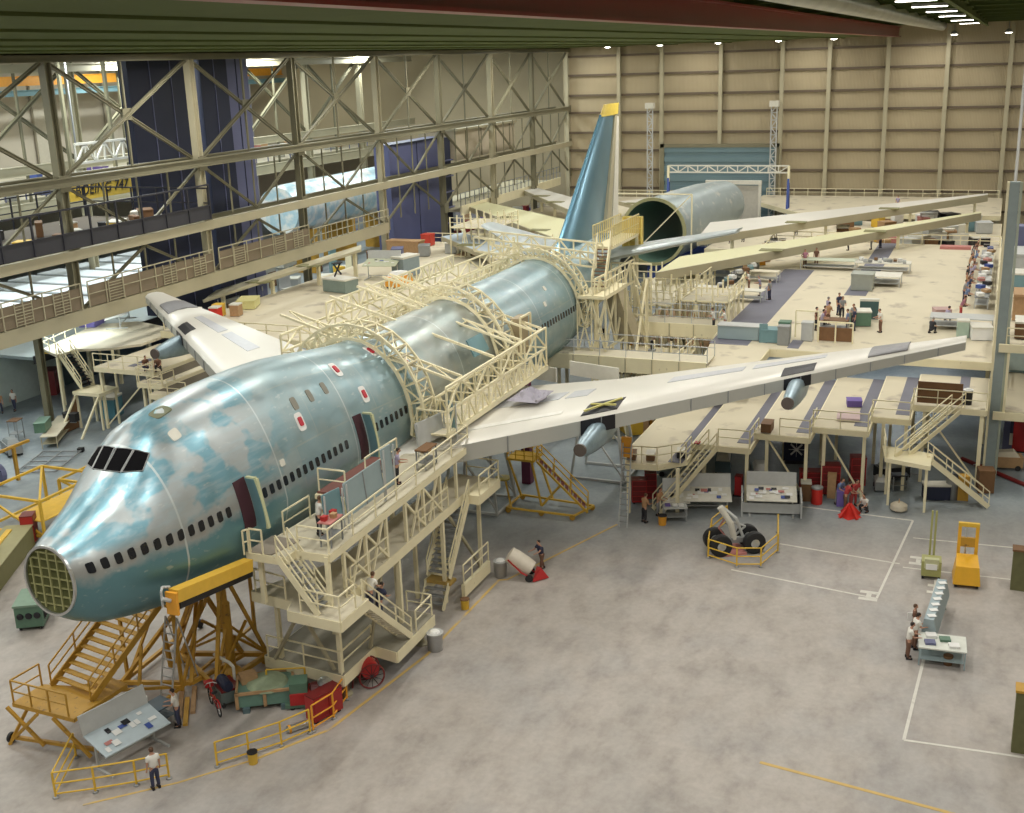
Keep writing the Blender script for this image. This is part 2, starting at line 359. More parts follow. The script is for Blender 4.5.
# ---------------------------------------------------------------- airliner
DZ = 3.33
ST = [  # x, z bottom, z top, half width, height of widest point
 (1.8, 4.2, 6.8, 1.1, 5.5), (2.4, 3.65, 7.0, 1.52, 5.3), (3.4, 3.12, 7.45, 1.92, 5.05), (4.3, 2.85, 7.85, 2.2, 5.0), (5.2, 2.64, 8.5, 2.48, 5.0), (6.0, 2.48, 9.2, 2.7, 5.0),
 (7.0, 2.32, 9.82, 2.92, 5.05), (8.2, 2.2, 10.08, 3.07, 5.1), (9.6, 2.1, 10.22, 3.17, 5.15), (11.5, 2.03, 10.28, 3.23, 5.2), (14, 2.0, 10.27, 3.25, 5.22), (16, 2, 10.18, 3.25, 5.25),
 (18, 2, 9.95, 3.25, 5.25), (20, 2, 9.66, 3.25, 5.25), (22, 2, 9.38, 3.25, 5.25), (24, 2, 9.2, 3.25, 5.25), (28, 2, 9.15, 3.25, 5.25), (33, 2, 9.15, 3.25, 5.25), (38, 2, 9.15, 3.25, 5.25), (44, 2, 9.15, 3.25, 5.25),
 (49, 2.05, 9.15, 3.25, 5.3), (53, 2.5, 9.15, 3.1, 5.5), (57, 3.3, 9.12, 2.8, 5.95), (61, 4.3, 9.05, 2.3, 6.4), (65, 5.4, 8.8, 1.6, 6.9), (68, 6.3, 8.5, .95, 7.3), (69.6, 6.9, 8.1, .5, 7.5)]
def sect(x):
    for a, b in zip(ST, ST[1:]):
        if x <= b[0]:
            k = (x-a[0])/(b[0]-a[0]); return [a[i]+(b[i]-a[i])*k for i in range(1, 5)]
    return list(ST[-1][1:])
def fpt(x, a, off=0.):       # a = 0 port side, 90 deg crown, -90 keel; port is -Y
    zb, zt, hw, zw = sect(x); ca, sa = math.cos(a), math.sin(a)
    hump = max(0, (zt-zw-3.9)/1.2) if x > 4.5 else 0
    if sa >= 0:
        y = hw*ca*(1-.10*min(1, hump)*math.sin(a*2 if a < PI/2 else 2*(PI-a))); z = zw+(zt-zw)*sa
    else: y = hw*ca; z = zw+(zw-zb)*sa
    n = V(0, -ca*(1/hw), sa/((zt-zw) if sa >= 0 else (zw-zb))).normalized()
    return V(x, -y, z+DZ)+n*off
def fz(x, z, off=0.):        # port-side point at height z above the ground datum
    zb, zt, hw, zw = sect(x); s = (z-zw)/((zt-zw) if z >= zw else (zw-zb)); return math.asin(max(-1, min(1, s)))
def skin_material():
    m = bpy.data.materials.new('aircraft_skin'); m.use_nodes = True; nt = m.node_tree; N = nt.nodes; L = nt.links; b = N['Principled BSDF']
    uv = N.new('ShaderNodeUVMap'); tc = N.new('ShaderNodeTexCoord')
    def noise(s, src, d=5, sc=None):
        n = N.new('ShaderNodeTexNoise'); n.inputs['Scale'].default_value = s; n.inputs['Detail'].default_value = d
        if sc:
            mp = N.new('ShaderNodeMapping'); mp.inputs['Scale'].default_value = sc; L.new(src, mp.inputs[0]); src = mp.outputs[0]
        L.new(src, n.inputs[0]); return n.outputs['Fac']
    def mix(f, a, c2, bl='MIX'):
        x = N.new('ShaderNodeMix'); x.data_type = 'RGBA'; x.blend_type = bl
        for k, v in ((0, f), (6, a), (7, c2)):
            if hasattr(v, 'links') or hasattr(v, 'is_linked'): L.new(v, x.inputs[k])
            else: x.inputs[k].default_value = v if k == 0 else (*v, 1)
        return x.outputs[2]
    def ramp(src, p0, p1, c0=0., c1=1.):
        r = N.new('ShaderNodeMapRange'); r.inputs[1].default_value = p0; r.inputs[2].default_value = p1; r.inputs[3].default_value = c0; r.inputs[4].default_value = c1; L.new(src, r.inputs[0]); return r.outputs[0]
    br = N.new('ShaderNodeTexBrick'); L.new(uv.outputs[0], br.inputs[0]); br.inputs['Scale'].default_value = 1; br.offset = .35
    br.inputs['Brick Width'].default_value = 5.2; br.inputs['Row Height'].default_value = 2.15; br.inputs['Mortar Size'].default_value = .028
    br.inputs['Color1'].default_value = (.26, .38, .42, 1); br.inputs['Color2'].default_value = (.33, .44, .47, 1); br.inputs['Mortar'].default_value = (.36, .44, .44, 1)
    base = mix(ramp(noise(.7, tc.outputs['Object'], 6), .45, .62, 0, .7), br.outputs[0], (.36, .44, .45))
    # nose and flight-deck panels: bare silver metal with blue protective film
    gp = N.new('ShaderNodeNewGeometry'); sx = N.new('ShaderNodeSeparateXYZ'); L.new(gp.outputs['Position'], sx.inputs[0])
    nose = ramp(sx.outputs['X'], 11., 14., 1, 0)
    patch = ramp(noise(.55, tc.outputs['Object'], 3, (1, 1.3, 1.3)), .47, .53)
    silverc = mix(patch, (.19, .37, .45), (.42, .46, .47))
    silverc = mix(ramp(noise(2.2, tc.outputs['Object'], 7, (.25, 2, 2)), .45, .65, 0, .55), silverc, (.42, .52, .56))
    wz_ = N.new('ShaderNodeMath'); wz_.operation = 'MULTIPLY_ADD'; wz_.inputs[1].default_value = 1.2; L.new(noise(.9, tc.outputs['Object'], 4), wz_.inputs[0]); L.new(sx.outputs['Z'], wz_.inputs[2]); wsub = N.new('ShaderNodeMath'); wsub.operation = 'SUBTRACT'; wsub.inputs[1].default_value = .6; L.new(wz_.outputs[0], wsub.inputs[0]); ramp_z = wsub.outputs[0]
    low = ramp(ramp_z, 8.75, 9.15)      # lower nose is green-blue primer
    silverc = mix(low, (.13, .27, .31), silverc)
    silv2 = ramp(sx.outputs['Z'], 9.4, 9.9)
    belt = mix(silv2, (.36, .37, .36), silverc); belt2 = mix(low, silverc, belt)
    c = mix(nose, base, belt2)
    # grey tired centre section
    cs = N.new('ShaderNodeMath'); cs.operation = 'MULTIPLY'
    L.new(ramp(sx.outputs['X'], 26.0, 26.3), cs.inputs[0]); L.new(ramp(sx.outputs['X'], 37.3, 37.6, 1, 0), cs.inputs[1])
    c = mix(cs.outputs[0], c, mix(ramp(noise(.5, tc.outputs['Object']), .4, .6), (.40, .42, .38), (.33, .39, .38)))
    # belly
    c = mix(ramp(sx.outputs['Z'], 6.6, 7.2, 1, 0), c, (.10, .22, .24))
    # frame bands, lighter tape every so often
    tp = N.new('ShaderNodeTexBrick'); L.new(uv.outputs[0], tp.inputs[0]); tp.offset = 0; tp.inputs['Scale'].default_value = 1
    tp.inputs['Brick Width'].default_value = 6.1; tp.inputs['Row Height'].default_value = 40; tp.inputs['Mortar Size'].default_value = .045
    tp.inputs['Color1'].default_value = (0, 0, 0, 1); tp.inputs['Color2'].default_value = (0, 0, 0, 1); tp.inputs['Mortar'].default_value = (.75, .75, .75, 1)
    c = mix(tp.outputs[0], c, (.60, .66, .66))
    c = mix(ramp(noise(5, tc.outputs['Object'], 8, (.4, 1, 1)), .62, .72, 0, .35), c, (.65, .66, .62))
    L.new(c, b.inputs['Base Color'])
    b.inputs['Metallic'].default_value = .55
    L.new(ramp(noise(1.2, tc.outputs['Object']), .3, .7, .28, .5), b.inputs['Roughness'])
    bp = N.new('ShaderNodeBump'); bp.inputs['Strength'].default_value = .25; bp.inputs['Distance'].default_value = .12
    L.new(noise(.9, tc.outputs['Object'], 3, (.5, 1, 1)), bp.inputs['Height']); L.new(bp.outputs[0], b.inputs['Normal'])
    return m
skin = skin_material()
air = T('jet_airliner', 'huge unpainted blue-green wide-body jet airliner under assembly, upper deck hump and open nose', 'airplane', (30, 0, 0), world=True)
def fus_mesh():
    xs = [1.8]
    while xs[-1] < 69.6: xs.append(min(69.6, xs[-1]+(.4 if xs[-1] < 12 else 1.)))
    n = 64; me = bpy.data.meshes.new('fuselage'); vs, fs, uvs = [], [], []
    for x in xs:
        for i in range(n): vs.append(fpt(x, 2*PI*i/n-PI/2)-air.loc)
    for j in range(len(xs)-1):
        for i in range(n):
            i2 = (i+1) % n; fs.append((j*n+i, j*n+i2, (j+1)*n+i2, (j+1)*n+i)); L_ = 21./n
            uvs += [(xs[j], i*L_), (xs[j], (i+1)*L_), (xs[j+1], (i+1)*L_), (xs[j+1], i*L_)]
    fs.append(tuple((len(xs)-1)*n+i for i in range(n))); uvs += [(0, 0)]*n
    me.from_pydata(vs, [], fs); uvl = me.uv_layers.new(name='UVMap')
    for l, u in zip(uvl.data, uvs): l.uv = u
    bm = bmesh.new(); bm.from_mesh(me)
    bmesh.ops.recalc_face_normals(bm, faces=bm.faces[:]); bm.to_mesh(me); bm.free()
    for p in me.polygons: p.use_smooth = True
    return me
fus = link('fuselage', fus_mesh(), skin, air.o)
# nose bulkhead: olive ribbed dish set inside the open nose
rim = [fpt(1.8, 2*PI*i/40, .02) for i in range(40)]
mb = MB(); cen = V(2.1, 0, 5.5+DZ)
mb.loft([[p for p in rim], [V(2.0, p.y*.9, cen.z+(p.z-cen.z)*.9) for p in rim], [V(2.2, p.y*.4, cen.z+(p.z-cen.z)*.4) for p in rim], [V(2.25, p.y*.05, cen.z+(p.z-cen.z)*.05) for p in rim]], cap=False)
bh = air.p('nose_bulkhead', mb, mat('bulkhead_olive', (.16, .17, .06), .6, .2), smooth=True, label='olive ribbed pressure bulkhead in the open nose')
mb = MB()
for z in (-.95, -.6, -.25, .1, .45, .8, 1.05):
    hwz = 1.0*math.sqrt(max(0, 1-(z/1.25)**2)); mb.beam((1.86, -hwz, cen.z+z), (1.86, hwz, cen.z+z), .05)
for y in (-.8, -.4, .0, .4, .8):
    h = 1.18*math.sqrt(1-(y/1.08)**2); mb.beam((1.84, y, cen.z-h), (1.84, y, cen.z+h), .06)
air.p('ribs', mb, mat('rib_green', (.36, .36, .16), .6), bh)
mb = MB(); 
for i in range(40): mb.beam(rim[i], rim[(i+1) % 40], .09)
air.p('rim', mb, silver, bh)
# cabin windows
def patch(x, a, w_, h_, off, n=6, corner=.35, thick=.02):   # rounded panel following the skin
    mb = MB(); zb, zt, hw, zw = sect(x); R = math.hypot(((zt-zw) if math.sin(a) > 0 else (zw-zb))*math.cos(a), hw*math.sin(a))
    pts = []
    for k in range(20):
        t = 2*PI*k/20; cx = math.copysign(abs(math.cos(t))**.45, math.cos(t)); cy = math.copysign(abs(math.sin(t))**.45, math.sin(t))
        pts.append((cx*w_/2, cy*h_/2))
    top = [fpt(x+u, a+v/R, off+thick) for u, v in pts]; bot = [fpt(x+u, a+v/R, off-.06) for u, v in pts]
    return mb.solid(top, bot)
wz = 5.95
winm = mat('window_glass_dark', (.012, .014, .018), .15)
wxs = [2.4+.508*i for i in range(13)]+[10.85+.508*i for i in range(14)]+[20.3+.508*i for i in range(7)]+[41.3+.508*i for i in range(23)]
for x in wxs: air.p('window', patch(x, fz(x, wz), .27, .42, 0), winm)
for x in (5.0, 7.5, 11.5, 14, 17, 21, 23): air.p('window', MB().add([(v.x, -v.y, v.z) for v in [V(q) for q in patch(x, fz(x, wz), .3, .42, 0).v]], patch(x, fz(x, wz), .3, .42, 0).f), winm)
# upper deck windows and roof hatches
for x, w_ in ((14.9, .4), (16.2, .36), (17.5, .36)): air.p('upper_window', patch(x, fz(x, 8.6), w_, .62, 0), mat('paper_grey', (.25, .24, .2), .7))
for x, z in ((14.7, 7.85), (19.3, 9.0), (20.2, 7.6), (23.4, 8.9), (25.2, 7.9)):
    f = air.p('warning_placard', patch(x, fz(x, min(z, sect(x)[1]-.3)), .55, .85, .01), white, label='white placard with a red spot')
    air.p('red_mark', patch(x, fz(x, min(z, sect(x)[1]-.3)), .26, .42, .05), mat('placard_red', (.5, .02, .04), .5), f)
air.p('escape_hatch', patch(8.2, math.radians(82), .95, .62, 0), mat('hatch_olive', (.10, .11, .05), .5), label='dark open roof hatch')
air.p('access_panel', patch(7.7, math.radians(60), .5, .5, .01), offw, label='small pale access panel')
air.p('access_panel', patch(12.5, fz(12.5, 6.7), .35, .3, .01), offw)
air.p('access_panel', patch(44.3, fz(44.3, 7.2), .4, .35, .01), offw); air.p('access_panel', patch(45.6, fz(45.6, 8), .4, .35, .01), offw)
# flight-deck windshield
def wpatch(x0, x1, a0, a1, n=5):
    g = lambda u, v: ((x0[0]+(x1[0]-x0[0])*u)*(1-v)+(x0[1]+(x1[1]-x0[1])*u)*v, (a0[0]+(a1[0]-a0[0])*u)*(1-v)+(a0[1]+(a1[1]-a0[1])*u)*v)
    mb = MB()
    for i in range(n):
        for j in range(n):
            q = [g(i/n, j/n), g((i+1)/n, j/n), g((i+1)/n, (j+1)/n), g(i/n, (j+1)/n)]
            mb.solid([fpt(*p, .03) for p in q], [fpt(*p, -.02) for p in q])
    return mb
R_ = math.radians
ws = mat('windshield_dark', (.006, .006, .007), .95)
ws.node_tree.nodes['Principled BSDF'].inputs['Specular IOR Level'].default_value = .1
panes = [((5.2, 5.95), (5.3, 6.1), (89.5, 89), (75, 75)), ((5.33, 6.12), (5.75, 6.35), (74, 74), (60, 63))]
for x0, x1, a0, a1 in panes:
    for s in (1, -1):
        A0 = tuple(R_(q) if s > 0 else PI-R_(q) for q in a0); A1 = tuple(R_(q) if s > 0 else PI-R_(q) for q in a1)
        w_ = air.p('windshield', wpatch(x0, x1, A0, A1), ws)
        mb = MB(); q = [fpt(xx, aa, .05) for xx, aa in ((x0[0], A0[0]), (x1[0], A1[0]), (x1[1], A1[1]), (x0[1], A0[1]))]
        for i in range(4): mb.beam(q[i], q[(i+1) % 4], .03)
        air.p('frame', mb, grey, w_)
# open passenger doors, swung outwards
for x in (9.55, 18.9, 24.8):
    if x > 24: continue
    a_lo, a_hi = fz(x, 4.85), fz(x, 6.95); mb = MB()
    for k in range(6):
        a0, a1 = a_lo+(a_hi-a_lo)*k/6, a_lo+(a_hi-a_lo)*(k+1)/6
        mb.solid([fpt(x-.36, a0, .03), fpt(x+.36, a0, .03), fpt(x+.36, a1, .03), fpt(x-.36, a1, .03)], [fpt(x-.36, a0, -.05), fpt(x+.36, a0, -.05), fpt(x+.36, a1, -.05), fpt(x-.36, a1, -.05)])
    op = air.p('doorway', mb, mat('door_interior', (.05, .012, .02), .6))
    mb = MB(); xx = x+.3
    for k in range(6):
        a0, a1 = a_lo+(a_hi-a_lo)*k/6, a_lo+(a_hi-a_lo)*(k+1)/6
        b0, b1 = fpt(x, a0), fpt(x, a1); mb.solid([(xx-.1, b0.y-.2, b0.z), (xx-.1, b0.y-.62, b0.z), (xx-.1, b1.y-.62, b1.z), (xx-.1, b1.y-.2, b1.z)], [(xx+.12, b0.y-.2, b0.z), (xx+.12, b0.y-.62, b0.z), (xx+.12, b1.y-.62, b1.z), (xx+.12, b1.y-.2, b1.z)])
    d = air.p('cabin_door', mb, skinblue, label='open passenger door swung outwards')
    a, b = fpt(x, a_lo), fpt(x, a_hi); mb = MB(); mb.beam((xx, a.y-.66, a.z), (xx, b.y-.66, b.z), .16); mb.beam((xx, b.y-.2, b.z), (xx, b.y-.66, b.z), .14)
    air.p('door_edge', mb, mat('door_edge_cream', (.55, .56, .34), .5), d)
# belly fairing / wing-body joint
mb = MB(); mb.loft([[V(x_, 3.35*sy*k, 4.95+h*k+sz) for sy, sz in ((-1, 1.6), (-1.0, .6), (-.75, -.1), (0, -.35), (.75, -.1), (1.0, .6), (1, 1.6))] for x_, k, h in ((21, .9, 0), (24, 1.02, 0), (33, 1.03, 0), (38, .93, .2))])
air.p('belly_fairing', mb, zinc, label='green primed belly fairing')
# ---- wings
def wing_z(y): return 6.2+.123*(y-3.2)
def wsec(y):   # front x, rear x, z bottom, thickness
    k = (y-3.2)/(29.2-3.2); xf = 21.7+k*(42.9-21.7)
    xr = 35.6+(y-3.2)*(36.9-35.6)/6.8 if y < 10 else 36.9+(y-10)*(44.9-36.9)/19.2
    return xf, xr, wing_z(y), 1.45-.75*k
def wing(side):
    s = -1 if side == 'port' else 1
    ys = [2.6, 6, 10, 14, 18, 22, 26, 29.2]; rings = []
    for y in ys:
        xf, xr, z, t = wsec(y); c = xr-xf
        pr = [(0, 0), (0, .66), (.03, .80), (.15, .96), (.35, 1), (.65, .92), (1, .62), (1, .2), (.6, -.02), (.25, -.06)]
        rings.append([V(xf+u*c, s*y, z+v*t*(1 if c > 4 else .9)) for u, v in pr])
    mb = MB(); mb.loft(rings)
    w_ = air.p('wing', mb, gwhite, smooth=True, label='pale bare %s wing box without its leading edge' % side)
    mb = MB()           # grey front spar face with stiffener joints
    for y0, y1 in zip(ys[1:], ys[2:]):
        a, b = wsec(y0), wsec(y1)
        mb.solid([(a[0]-.05, s*y0, a[2]+a[3]*.66), (b[0]-.05, s*y1, b[2]+b[3]*.66), (b[0]-.05, s*y1, b[2]), (a[0]-.05, s*y0, a[2])], [(a[0]+.05, s*y0, a[2]+a[3]*.66), (b[0]+.05, s*y1, b[2]+b[3]*.66), (b[0]+.05, s*y1, b[2]), (a[0]+.05, s*y0, a[2])])
    air.p('front_spar', mb, gwhite2, w_)
    k = 3.9
    while k < 29:
        a = wsec(k); air.p('spar_joint', MB().beam((a[0]-.09, s*k, a[2]+.02), (a[0]-.09, s*k, a[2]+a[3]*.66), .05), grey, w_); k += 1.7 if k > 12 else 4
    
    def cut(y0, y1, f0, f1, m, name, label=None, up_=.012):
        mb = MB(); brk = sorted({f0, f1} | {q for q in (.03, .15, .35, .65) if f0 < q < f1}); ny = 4
        prt = [(0, .66), (.03, .80), (.15, .96), (.35, 1), (.65, .92), (1, .62)]
        def pt(y, f, o):
            ya = max(q for q in ys if q <= y); yb = min(q for q in ys if q > ya); k = (y-ya)/(yb-ya); A_, B2 = wsec(ya), wsec(yb)
            for (u0, v0), (u1, v1) in zip(prt, prt[1:]):
                if u0 <= f <= u1: v = v0+(v1-v0)*(f-u0)/(u1-u0)
            L_ = [(q[0]+f*(q[1]-q[0]), q[2]+v*q[3]) for q in (A_, B2)]
            return V(L_[0][0]+(L_[1][0]-L_[0][0])*k, s*y, L_[0][1]+(L_[1][1]-L_[0][1])*k+o)
        for fa, fb in zip(brk, brk[1:]):
            for j in range(ny):
                ya, yb = y0+(y1-y0)*j/ny, y0+(y1-y0)*(j+1)/ny; q = ((ya, fa), (yb, fa), (yb, fb), (ya, fb))
                mb.solid([pt(*p, up_+.02) for p in q], [pt(*p, -.04) for p in q])
        return air.p(name, mb, m, w_, label=label)
    for ya, yb in ((11.0, 12.5), (20.2, 21.5)):
        a, b = wsec(ya), wsec(yb); air.p('strut_opening', MB().solid([(a[0]-.1, s*ya, a[2]+a[3]*.66), (b[0]-.1, s*yb, b[2]+b[3]*.66), (b[0]-.1, s*yb, b[2]), (a[0]-.1, s*ya, a[2])], [(a[0]+.02, s*ya, a[2]+a[3]*.66), (b[0]+.02, s*yb, b[2]+b[3]*.66), (b[0]+.02, s*yb, b[2]), (a[0]+.02, s*ya, a[2])]), dark, w_)
    cut(10.9, 12.5, .03, .22, dark, 'strut_opening', 'open bay in the wing skin above the engine strut'); cut(20.0, 21.6, .03, .24, dark, 'strut_opening')
    mb = MB()
    for y0, y1 in ((11.0, 12.4), (12.4, 11.0)):
        a, b = wsec(y0), wsec(y1); mb.beam((a[0]+.5, s*y0, a[2]+a[3]*.93+.06), (b[0]+1.6, s*y1, b[2]+b[3]*.99+.06), .12, .08)
    air.p('rib', mb, mat('rib_yellow', (.55, .50, .16), .5), w_)
    cut(24.2, 26.2, .1, .95, mat('open_bay_grey', (.22, .22, .23), .5), 'open_bay', 'dark open bay near the wing tip')
    gl = mat('skin_stripe', (.52, .53, .56), .4, .2)
    for y0 in (5, 9.0, 14, 18.2): cut(y0, y0+3.7 if y0 != 9 else 10.1, .45, .62, gl, 'skin_panel')
    cut(3.4, 9.8, .12, .16, mat('rivet_line', (.72, .71, .66), .4), 'skin_panel')
    # engine struts hanging ahead of and below the wing
    for y in (11.7, 20.8):
        xf, xr, z, t = wsec(y); mb = MB(); prof = []
        for u, zt_, zb_, hw in ((-2.8, .15, -.4, .24), (-2.2, .3, -.65, .34), (-.6, .55, -.85, .42), (1.4, .5, -1.0, .42), (3.4, .2, -.5, .3)):
            prof.append([V(xf+u, s*y+hw*math.copysign(abs(math.cos(q))**.7, math.cos(q)), z+(zt_+zb_)/2+(zt_-zb_)/2*math.copysign(abs(math.sin(q))**.7, math.sin(q))) for q in [2*PI*k/16 for k in range(16)]])
        air.p('strut_end_ring', MB().lathe((xf-2.82, s*y, z-.12), [(.1, -.05), (.34, -.04), (.34, .1), (.2, .15)], 14, 'X'), mat('ring_dark', (.10, .08, .07), .5), w_)
        air.p('engine_strut', mb.loft(prof), mat('strut_blue', (.30, .40, .46), .35, .5, var=.3), w_, smooth=True, label='blue metal engine strut')
    return w_
wing('port'); wing('starboard')
# ---- tail
def aero(mb, secs):
    rings = []
    for le, te, th, up_ in secs:
        le, te = V(le), V(te); n = V(up_).normalized()
        pr = [(0, 0), (.04, .5), (.15, .9), (.35, 1), (.7, .6), (1, .12), (1, -.12), (.7, -.6), (.35, -1), (.15, -.9), (.04, -.5)]
        rings.append([le.lerp(te, u)+n*th*v for u, v in pr])
    return mb.loft(rings)
f = air.p('fin', aero(MB(), [((54.4, 0, 12.3), (65, 0, 12.3), .62, (0, 1, 0)), ((60.1, 0, 17.3), (66.9, 0, 17.3), .42, (0, 1, 0)), ((65.1, 0, 21.6), (68.4, 0, 21.6), .22, (0, 1, 0))]), mat('fin_blue', (.17, .32, .42), .3, .5, var=.12, scale=.5), smooth=True, label='tall blue metal tail fin')
air.p('leading_edge', MB().tube((54.2, 0, 12.3), (65.0, 0, 21.7), .17, 8, .1), mat('fin_edge_blue', (.22, .48, .68), .25, .5), f)
air.p('fin_cap', aero(MB(), [((64.9, 0, 21.6), (69.6, 0, 21.6), .26, (0, 1, 0)), ((65.9, 0, 22.5), (69.9, 0, 22.5), .2, (0, 1, 0))]), mat('cap_yellow', (.80, .60, .08), .5), f, label='yellow protective cap')
air.p('rear_spar', MB().solid([(65.0, -.4, 12.3), (66.2, -.4, 12.3), (66.2, .4, 12.3), (65.0, .4, 12.3)], [(68.4, -.14, 21.5), (69.0, -.14, 21.5), (69.0, .14, 21.5), (68.4, .14, 21.5)]), steel_y, f)
air.p('rudder_post', MB().solid([(67.1, -.3, 12.6), (68.6, -.3, 12.6), (68.6, .3, 12.6), (67.1, .3, 12.6)], [(69.1, -.08, 21.4), (69.7, -.08, 21.4), (69.7, .08, 21.4), (69.1, .08, 21.4)]), offw, f)
for sx_, y, z in ((60.5, .4, 15), (61.6, .38, 16.2), (62.5, .3, 18)): air.p('access_panel', MB().box((sx_, -y, z), (.35, .06, .5)), offw, f)
for s in (-1, 1):
    st = air.p('tailplane', aero(MB(), [((54.8, s*1.6, 11.4), (63.2, s*1.6, 11.4), .42, (0, 0, 1)), ((65.4, s*11.1, 12.5), (68, s*11.1, 12.5), .16, (0, 0, 1))]), mat('tailplane_grey', (.42, .47, .48), .4, .35, var=.1), smooth=True, label='grey-blue %s tailplane' % ('port' if s < 0 else 'starboard'))
# dorsal open bay under the fin
air.p('fin_root', MB().solid([(53, -1, 12.35), (66, -.6, 12.1), (66, .6, 12.1), (53, 1, 12.35)], [(53, -1.4, 11.9), (66, -1.2, 11.5), (66, 1.2, 11.5), (53, 1.4, 11.9)]), skinblue)
# ---------------------------------------------------------------- forward door dock (port side)
dk = T('door_access_dock', 'cream multi-level access dock with stairs standing along the forward port doors', 'work platform', (10, -6.4, 0), world=True)
Zt, Zm, Zl = 7.3, 5.0, 1.35
top = [(9.2, -3.1), (9.2, -4.9), (10.0, -4.9), (10.0, -6.5), (24.6, -6.1), (24.6, -3.55), (14, -3.55), (11, -3.4)]
d1 = dk.p('deck', MB().prism(top, Zt-.08, Zt), cream2, label='upper deck'); 
mb = MB()
for a, b in zip(top, top[1:]+top[:1]): mb.beam((*a, Zt-.18), (*b, Zt-.18), .1, .34)
dk.p('edge_beam', mb, cream, d1)
mb = MB(); rail(mb, [(9.2, -3.3, Zt), (9.2, -3.9, Zt)]); dk.p('railing', mb, cream, d1)
mb = MB(); rail(mb, [(10.1, -5.0, Zt), (10.1, -6.45, Zt), (24.5, -6.05, Zt), (24.5, -4.2, Zt)], gap=2.1); dk.p('railing', mb, cream, d1)
mb = MB(); rail(mb, [(11.2, -3.6, Zt), (13.2, -3.65, Zt)]); dk.p('railing', mb, cream, d1)
mb = MB(); rail(mb, [(8.9, -3.2, Zt), (9.1, -3.3, Zt)]); dk.p('railing', mb, cream, d1)
mid = [(10.2, -2.4), (9.9, -4.6), (9.1, -4.9), (8.9, -7.5), (11.1, -7.5), (11.3, -6.5), (26.0, -6.1), (26.0, -4.6), (21, -4.3), (14, -4.3)]
d2 = dk.p('deck', MB().prism(mid, Zm-.06, Zm), cream2, label='middle deck'); mb = MB()
for a, b in zip(mid, mid[1:]+mid[:1]): mb.beam((*a, Zm-.24), (*b, Zm-.24), .1, .46)
dk.p('edge_beam', mb, cream, d2)
mb = MB(); rail(mb, [(9.15, -5.5, Zm), (8.95, -7.45, Zm), (10.2, -7.45, Zm)]); dk.p('railing', mb, cream, d2)
mb = MB(); rail(mb, [(10.2, -2.6, Zm), (9.9, -4.3, Zm)]); dk.p('railing', mb, cream, d2)
mb = MB(); rail(mb, [(11.6, -6.45, Zm), (15, -6.35, Zm)]); dk.p('railing', mb, cream, d2)
mb = MB(); rail(mb, [(18.2, -6.3, Zm), (21.6, -6.2, Zm)]); dk.p('railing', mb, cream, d2)
low = [(11.2, -2.0), (10.8, -6.2), (13.6, -6.2), (13.4, -7.4), (17.2, -7.35), (17.2, -5.6), (17.2, -2.2)]
d3 = dk.p('deck', MB().prism(low, Zl-.06, Zl), mat('dock_grating', (.30, .28, .22), .8), label='lower deck'); mb = MB()
for a, b in zip(low, low[1:]+low[:1]): mb.beam((*a, Zl-.28), (*b, Zl-.28), .1, .52)
dk.p('edge_beam', mb, cream, d3)
mb = MB(); rail(mb, [(11.15, -2.2, Zl), (10.85, -6.1, Zl), (13.5, -6.1, Zl)], gap=2); dk.p('railing', mb, cream, d3)
mb = MB(); rail(mb, [(15.4, -7.35, Zl), (17.1, -7.3, Zl), (17.1, -6, Zl)], gap=2); dk.p('railing', mb, cream, d3)
mb = MB(); 
nn = 6; xs = [11.2+(22.8-11.2)*i/nn for i in range(nn+1)]
for i, x in enumerate(xs):
    y = -6.45+(x-10)*.4/14.6; mb = MB().beam((x, y, Zm), (x, y, Zt-.3), .14); dk.p('post', mb, cream)
for i in (0, 1, 3, 4):
    x0, x1 = xs[i], xs[i+1]; y = -6.45+(x0-10)*.027; br = MB(); br.beam((x0, y, Zt-.35), (x1, y, Zm+.05), .1); br.beam((x0+.5, y, Zm+.05), (x1-.4, y, Zt-.35), .1); dk.p('cross_brace', br, cream)
for x, y, z0, z1 in [(10.0, -6.4, Zm, Zt), (9.4, -3.6, Zm, Zt), (11.3, -2.8, Zl, Zm), (11.0, -6.0, Zl, Zm), (16, -6.3, Zl, Zm), (21, -6.1, 0, Zm), (25.6, -6.0, 0, Zm), (24.3, -4.2, 0, Zt), (14, -3.9, Zl, Zt), (20, -3.9, 0, Zt), (21, -4.5, 0, Zm)]:
    dk.p('post', MB().beam((x, y, z0), (x, y, z1-.1), .18), cream)
for p, q in [((11.1, -5.6, Zl), (11.4, -3.2, Zm)), ((13.3, -6.1, Zl), (14.6, -6.3, Zm)), ((11.1, -2.6, Zl), (10.4, -5.0, Zm)), ((25.5, -6, .1), (21.4, -6, Zm))]: dk.p('brace', MB().beam(p, q, .13), steel_y)
for x, y in [(11.6, -2.9), (11.5, -5.8), (16.7, -2.9), (16.7, -6.9)]:
    c = dk.p('jack_foot', MB().lathe((x, y, 0), [(.32, 0), (.32, .06), (.12, .12), (.12, Zl-.4)], 12), steel_y)
stair(dk, (9.55, -6.35, Zm), (9.55, -4.6, Zt), .85, (1, 0, 0))
stair(dk, (14.9, -7.0, Zl), (10.9, -7.0, Zm), .75, (0, 1, 0), tread_m=cream2)
big = stair(dk, (21.0, -5.75, 1.35), (23.5, -5.85, 4.85), 1.25, (0, 1, 0))
stair(dk, (20.1, -5.75, 0), (20.9, -5.75, 1.15), 1.25, (0, 1, 0), handrail=False)
dk.p('stair_landing', MB().bb((20.8, -6.5, 1.05), (21.5, -5.1, 1.2)), mat('ochre_tread', (.45, .30, .08), .6), label='ochre step edge')
